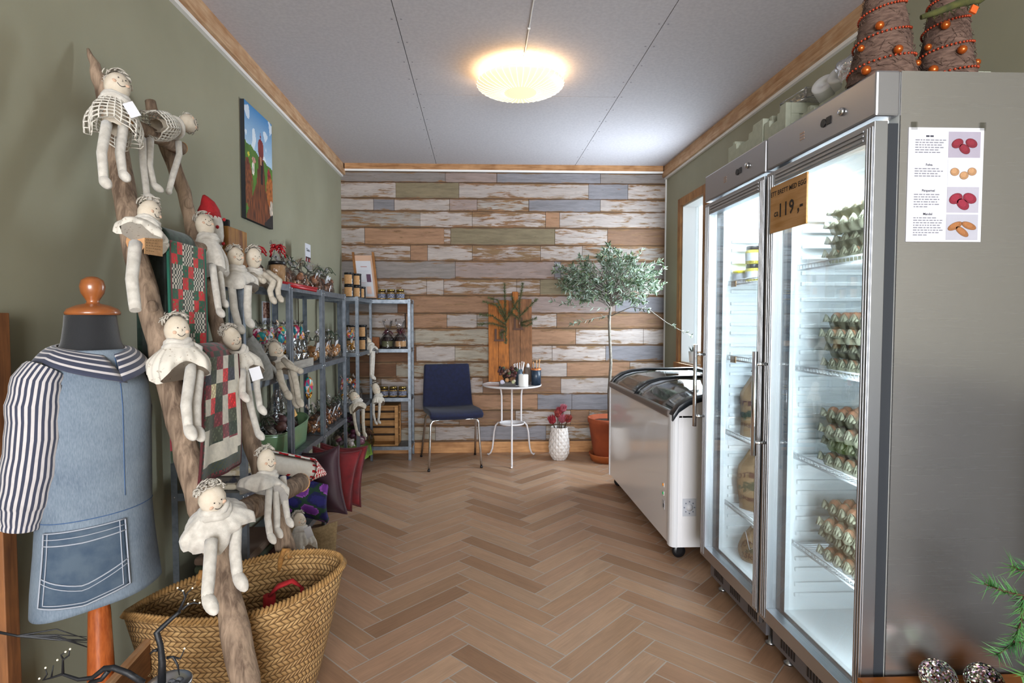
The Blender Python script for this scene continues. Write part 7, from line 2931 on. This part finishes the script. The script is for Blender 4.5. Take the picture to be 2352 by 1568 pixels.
for k in range(165):
    a = r_.uniform(0, 2 * PI)
    el = math.asin(r_.uniform(-.78, 1))
    d = Vector((math.cos(a) * math.cos(el), math.sin(a) * math.cos(el), math.sin(el)))
    rr = r_.uniform(.72, 1.06) if r_.random() < .85 else r_.uniform(1.0, 1.22)
    tip = CC + Vector((d.x * .43 * rr, d.y * .27 * rr, d.z * .27 * rr))
    tip.y = min(tip.y, 5.13)
    tip.x = min(tip.x, 1.66)
    b_ = stem[5].lerp(stem[6], r_.random())
    mid = b_.lerp(tip, .5) + Vector((r_.uniform(-.04, .04), r_.uniform(-.03, .03), r_.uniform(-.01, .06)))
    P = [b_, mid, tip.lerp(mid, .3) + Vector((0, 0, .01)), tip]
    mbb.tube(P, [.004, .003, .002, .001], n=4)
    leafy(P[1:], 27)
    if k % 6 == 0:
        t2 = tip + Vector((d.x * .05, d.y * .03, r_.uniform(.02, .07)))
        if t2.y < 5.14 and t2.x < 1.68:
            mbb.tube([tip, t2], [.0015, .0008], n=4)
            leafy([tip, t2], 8, size=.8)
long_ = [stem[4] + Vector((0, 0, .05)), Vector((1.281, 4.72, 1.329)), Vector((1.406, 4.62, 1.302)), Vector((1.511, 4.52, 1.202)), Vector((1.597, 4.44, 1.14)), Vector((1.673, 4.38, 1.1))]
mbb.tube(long_, [.005, .004, .0035, .003, .002, .001], n=5)
leafy(long_[3:], 22, size=.75)
leafy(long_[1:3], 14)
low = [stem[4] + Vector((0, 0, .06)), Vector((0.91, 4.8, 1.219)), Vector((0.784, 4.78, 1.182))]
mbb.tube(low, [.004, .002, .001], n=4)
leafy(low, 30)
low = [stem[5], Vector((0.745, 4.82, 1.349)), Vector((0.615, 4.8, 1.385))]
mbb.tube(low, [.004, .002, .001], n=4)
leafy(low, 26)
mbb.build('branches', olb, o)
mbl.build('foliage', lf, o)
o = thing('terracotta_pot', 'large terracotta flowerpot holding the olive tree', 'flowerpot', OC + Vector((0, 0, .012)))
mb = MB()
mb.lathe([(.0005, .013), (.125, .013), (.13, .02), (.178, .33), (.186, .334), (.188, .372), (.182, .376), (.170, .372), (.166, .33), (.0005, .325)], OC, n=48)
mb.build('pot_body', terra, o)
mb = MB()
mb.lathe([(.167, .335), (.10, .342), (.0005, .346)], OC, n=32)
mb.build('soil', mat('dark_soil', '#2d241d', 1., c2='#463a30', scale=60, bump=.8), o)
o = thing('terracotta_saucer', 'orange terracotta saucer under the olive pot', 'saucer', OC)
mb = MB()
mb.lathe([(.0005, 0), (.155, 0), (.172, .05), (.176, .062), (.170, .064), (.158, .02), (.14, .012), (.0005, .012)], OC, n=48)
mb.build('saucer_body', terra2, o)
# little potted plant on the window sill
o = thing('sill_plant', 'small plant in a white cup on the window sill', 'potted plant', (XR - .01, 4.50, WZ0), None)
c = Vector((XR + .045, 4.60, WZ0 + .0125))
mb = MB()
mb.lathe([(.028, 0), (.036, .09), (.033, .09), (.026, .02), (.0005, .02)], c, n=24)
mb.build('white_cup', MW['white'], o)
mb = MB()
for k in range(12):
    a = k * 2.4
    mb.tube([c + Vector((0, 0, .05)), c + Vector((math.cos(a) * .02, math.sin(a) * .025, .1)), c + Vector((math.cos(a) * .035, math.sin(a) * .05, .12 + .01 * (k % 3)))], [.003, .004, .001], n=4, flat=.4)
mb.build('leaves', mat('dark_sprig', '#3c4638', .7), o)
mb = MB()
mb.box((XR + .005, 4.40, WZ0 + .0125), (XR + .06, 4.47, WZ0 + .11))
tag(mb.build('sill_box', MW['trim']), 'small wooden box on the window sill beside the white cup', 'box')

# ------------------------------------------------------------------ on top of the fridges
FT = 1.8685
crm = mat('pale_green_foam', '#b3b7a6', .85, c2='#a9ad9c', scale=40, bump=.15, bscale=250)


def crate(y0, y1, x0, x1, h, label, notch=.5):
    o = thing('foam_crate', label, 'crate', ((x0 + x1) / 2, (y0 + y1) / 2, FT), 'pale green crates on top of the fridges')
    L_ = y1 - y0
    for x in (x0, x1 - .02):
        mb = MB()
        pts = [(x, y0, FT), (x, y0, FT + h), (x, y0 + L_ * .26, FT + h), (x, y0 + L_ * .28, FT + h - .022), (x, y0 + L_ * .38, FT + h - .022), (x, y0 + L_ * .39, FT + h * .68), (x, y0 + L_ * .66, FT + h * .68), (x, y0 + L_ * .67, FT + h - .05), (x, y0 + L_ * .74, FT + h - .05), (x, y0 + L_ * .75, FT + h - .025), (x, y1, FT + h - .025), (x, y1, FT)]
        mb.prism(pts, (.02, 0, 0))
        mb.build('side_wall', crm, o, bevel=.002)
    for y in (y0, y1 - .02):
        mb = MB()
        mb.box((x0 + .02, y, FT), (x1 - .02, y + .02, FT + h * .45))
        mb.box((x0 + .02, y, FT + h * .45), (x0 + .05, y + .02, FT + h * .72))
        mb.box((x1 - .05, y, FT + h * .45), (x1 - .02, y + .02, FT + h * .72))
        mb.box((x0 + .05, y + .006, FT + h * .45), (x1 - .05, y + .02, FT + h * .72))
        mb.box((x0 + .02, y, FT + h * .72), (x1 - .02, y + .02, FT + h))
        mb.build('end_wall', crm, o, bevel=.002)
    mb = MB()
    mb.box((x0 + .02, y0 + .02, FT), (x1 - .02, y1 - .02, FT + .02))
    mb.build('crate_floor', crm, o)


crate(2.195, 2.50, 1.105, 1.50, .140, 'pale green stepped crate on the fridge top, closest to the window')
crate(2.03, 2.185, 1.105, 1.50, .140, 'pale green stepped crate in the middle, clear punnet on it')
crate(1.635, 1.93, 1.105, 1.50, .085, 'low pale green crate on the fridge top under the bag of rolls')
o = thing('clear_punnet', 'clear plastic punnet on the middle pale crate', 'punnet', (1.27, 2.09, FT + .140))
mb = MB()
pn = [(1.16, 2.0), (1.38, 2.0), (1.38, 2.17), (1.16, 2.17)]
for z, k in ((FT + .147, 0), (FT + .18, 0)):
    mb.tube([(x, y, z + .006 * (i % 2)) for i, (x, y) in enumerate(pn)], .0035, n=5, closed=True)
for (x, y) in pn:
    mb.tube([(x, y, FT + .147), (x, y, FT + .182)], .003, n=5)
mb.tube([(1.16, 2.0, FT + .147), (1.27, 2.0, FT + .18), (1.38, 2.0, FT + .147)], .003, n=5)
mb.build('rim_bead', glassmat('clear_rim', (.9, .92, .93), .9, .05, .25), o)
mb = MB()
mb.box((1.165, 2.005, FT + .142), (1.375, 2.165, FT + .178))
mb.build('punnet_box', celm, o)
o = thing('bag_of_rolls', 'clear bag with two white paper rolls lying on the low crate', 'plastic bag', (1.19, 1.86, FT + .085))
for k, (cx, cy) in enumerate(((1.18, 1.905), (1.185, 1.825))):
    R = Euler((0, math.radians(62), math.radians(-150))).to_matrix()
    mb = MB()
    mb.lathe([(.012, -.035), (.037, -.035), (.039, -.032), (.039, .032), (.037, .035), (.012, .035), (.012, .03), (.0005, .03)], (cx, cy, FT + .132), n=28, R=R)
    mb.build('paper_roll', mat('white_roll_%d' % k, '#e2e3e6', .8), o)
mb = MB()
def bgf(u, v):
    a = 2 * PI * u
    s_ = max(.12, math.sin(PI * (.06 + .88 * v)) ** .7)
    c_ = 1 + .14 * math.sin(5 * a + 9 * v) + .08 * math.sin(9 * a - 13 * v)
    return Vector((1.185 + .055 * s_ * c_ * math.cos(a), 1.57 + .29 * v, FT + .140 + .055 * s_ * c_ * math.sin(a) + .02 * (1 - math.sin(PI * v))))
mb.grid(bgf, 26, 20, closeu=True)
mb.build('clear_wrap', celm, o)

# brown fibre cone trees wound with bead garlands
cm = mat('brown_fibre', '#4d382f', .95, c2='#6f574b', scale=14, stretch=(3, 3, 12), bump=.8, bscale=40)
bead = mat('copper_red_bead', '#a23a1c', .3, .35)
bauble = mat('copper_bauble', '#b5581f', .2, .6)


def cone_tree(c, r, h, label, seed):
    c = Vector(c)
    o = thing('fibre_cone_tree', label, 'christmas decoration', c, 'brown cone trees on the egg fridge')
    q = random.Random(seed)
    def R_(z):
        return r * (1 - .84 * z / h)
    mb = MB()
    mb.grid(lambda u, v: c + Vector((R_(h * v) * math.cos(2 * PI * u) * (1 + .03 * math.sin(7 * u * 2 * PI + 20 * v)), R_(h * v) * math.sin(2 * PI * u) * (1 + .03 * math.sin(5 * u * 2 * PI + 14 * v)), h * v)), 40, 30, closeu=True)
    mb.poly([c + Vector((R_(0) * math.cos(2 * PI * k / 20), R_(0) * math.sin(2 * PI * k / 20), 0)) for k in range(20)][::-1])
    mb.build('cone', cm, o)
    mb = MB()
    for k in range(420):
        z, a = h * q.random() ** 1.4, q.uniform(0, 2 * PI)
        p = lambda a_, z_, off: c + Vector((math.cos(a_) * (R_(z_) + off), math.sin(a_) * (R_(z_) + off), z_))
        da, dz = q.uniform(-.5, .5), q.uniform(-.012, .03)
        mb.tube([p(a, z, -.001), p(a + da * .5, max(.002, z + dz * .5), .005), p(a + da, max(.002, z + dz), .001)], .0007, n=3, cap=False)
    tag(mb.build('loose_fibres', cm, o), kind='stuff')
    mb = MB()
    n = 150
    for k in range(n):
        z = .005 + h * .62 * k / n
        a = -.6 + seed + 2 * PI * 3.6 * k / n
        mb.ell(c + Vector((math.cos(a) * (R_(z) + .004), math.sin(a) * (R_(z) + .004), z + .006 * math.sin(a))), .0034, 6, 4)
    mb.build('bead_garland', bead, o)
    for (a, z, s_) in ((-2.6, .018, .012), (-1.75, .058, .011), (-2.9, .088, .009), (-2.3, .132, .011), (-.4, .045, .009)):
        mb = MB()
        mb.ell(c + Vector((math.cos(a) * (R_(z) + s_ * .7), math.sin(a) * (R_(z) + s_ * .7), z)), s_, 14, 10)
        mb.build('bauble', bauble, o)


cone_tree((1.10, 1.535, FT), .082, .42, 'brown fibre cone tree with copper beads at the front corner of the fridge', 1)
cone_tree((1.265, 1.52, FT), .070, .40, 'brown fibre cone tree with copper beads, the slimmer one with a mossy twig', 4)
mossm = mat('mossy_twig', '#4a4a20', .95, c2='#2f3317', scale=40, bump=.8)
mb = MB()
mb.tube([(1.123, 1.43, 1.994), (1.165, 1.42, 2.006), (1.201, 1.41, 2.019), (1.248, 1.4, 2.021), (1.275, 1.4, 2.036)], [.006, .009, .010, .007, .003], n=8)
r_ = random.Random(3)
a, b_ = Vector((1.134, 1.43, 1.999)), Vector((1.254, 1.4, 2.023))
for k in range(90):
    q = a.lerp(b_, r_.random())
    mb.tube([q, q + Vector((r_.uniform(-.02, .02), r_.uniform(-.01, .01), r_.uniform(-.02, .02)))], [.0015, .0004], n=3)
tag(mb.build('mossy_garland_twig', mossm), 'mossy green twig slung between the two cone trees', 'twig')
mb = MB()
for p in ((1.229, 1.395, 1.997),):
    p = Vector(p)
    mb.box((-.008, -.003, -.009), (.008, .003, .009), R=Euler((0, .4, 0)).to_matrix(), o=p)
tag(mb.build('orange_ornament', mat('orange_ornament', '#c8561c', .5)), 'small orange ornament on the mossy twig', 'ornament')

# ------------------------------------------------------------------ bench with silver balls and a pine twig by the egg fridge
bn = thing('display_bench', 'low orange-brown wooden bench beside the stainless fridge side', 'bench', (1.22, 1.22, 0))
mb = MB()
mb.box((1.0, 1.075, .257), (1.45, 1.428, .283))
mb.build('bench_top', woodmat('bench_orange', '#b06c2c', '#8a4e1c', 0, 5, .4), bn, bevel=.003)
for x in (1.02, 1.40):
    for y in (1.085, 1.38):
        mb = MB()
        mb.box((x, y, 0), (x + .03, y + .03, .257))
        mb.build('leg', cw_, bn)
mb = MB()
mb.box((1.42, -.1, .0005), (XR - .02, 1.06, 1.02))  # out of view, added only to darken what the steel side reflects
tag(mb.build('unseen_reflection_box', woodmat('reflection_box_dark', '#34322a', '#22211c', 2, 4, .6), bevel=.004), 'unseen dark box added so its reflection darkens the stainless fridge side', 'reflection helper')
gl = NT('glitter_silver')
_v = gl.coords((1, 1, 1))
vo = gl.node('ShaderNodeTexVoronoi')
gl.link(_v, vo.inputs['Vector'])
vo.inputs['Scale'].default_value = 260
gl.base(gl.mix(.35, hx('#b9aca0'), vo.outputs['Color']))
gl.setv(gl.bsdf, Metallic=.9, Roughness=.3)
nm = gl.node('ShaderNodeNormalMap')
gl.link(vo.outputs['Color'], nm.inputs['Color'])
nm.inputs['Strength'].default_value = .8
gl.link(nm.outputs[0], gl.bsdf.inputs['Normal'])
for k, p in enumerate(((1.162, 1.36, 0.342), (1.264, 1.34, 0.33))):
    q = Vector(p)
    q.z = .283 + .0412
    mb = MB()
    mb.ell(q, .041, 28, 18)
    tag(mb.build('glitter_ball', gl.mat), ['glittering silver ball on the bench, the one touching no needles', 'glittering silver ball on the bench under the pine twig'][k], 'ornament', 'glitter balls on the bench')
pinem = mat('pine_needle', '#6a9c52', .6, c2='#3c7a48', scale=20)
o = fir('long-needled green pine twig reaching in over the silver balls', (1.268, 1.2, 0.559), [
    [(1.235, 1.15, 0.586), (1.177, 1.16, 0.632), (1.146, 1.17, 0.637), (1.12, 1.18, 0.645), (1.107, 1.18, 0.65)],
    [(1.23, 1.15, 0.701), (1.192, 1.15, 0.697), (1.158, 1.15, 0.692), (1.138, 1.15, 0.702)],
    [(1.247, 1.16, 0.532), (1.209, 1.17, 0.527), (1.179, 1.18, 0.517), (1.141, 1.18, 0.489)],
    [(1.25, 1.16, 0.465), (1.216, 1.17, 0.459), (1.197, 1.18, 0.441)],
    [(1.177, 1.16, 0.63), (1.183, 1.17, 0.567), (1.175, 1.18, 0.513)]], 5, None, needle=.040, dens=125, m=pinem, name='pine_twig', nr=.0013, spread=.9)
o['category'] = 'pine twig'
pv = thing('twig_vase', 'plain grey vase at the bench end holding the pine twig', 'vase', (1.36, 1.15, .283))
mb = MB()
q = Vector((1.267, 1.15, 0.509))
mb.lathe([(.035, .2835), (.045, .36), (.04, .42), (.03, .47), (.0005, .43)], (q.x, 1.15, 0), n=24)
mb.build('vase_body', zinc, pv)
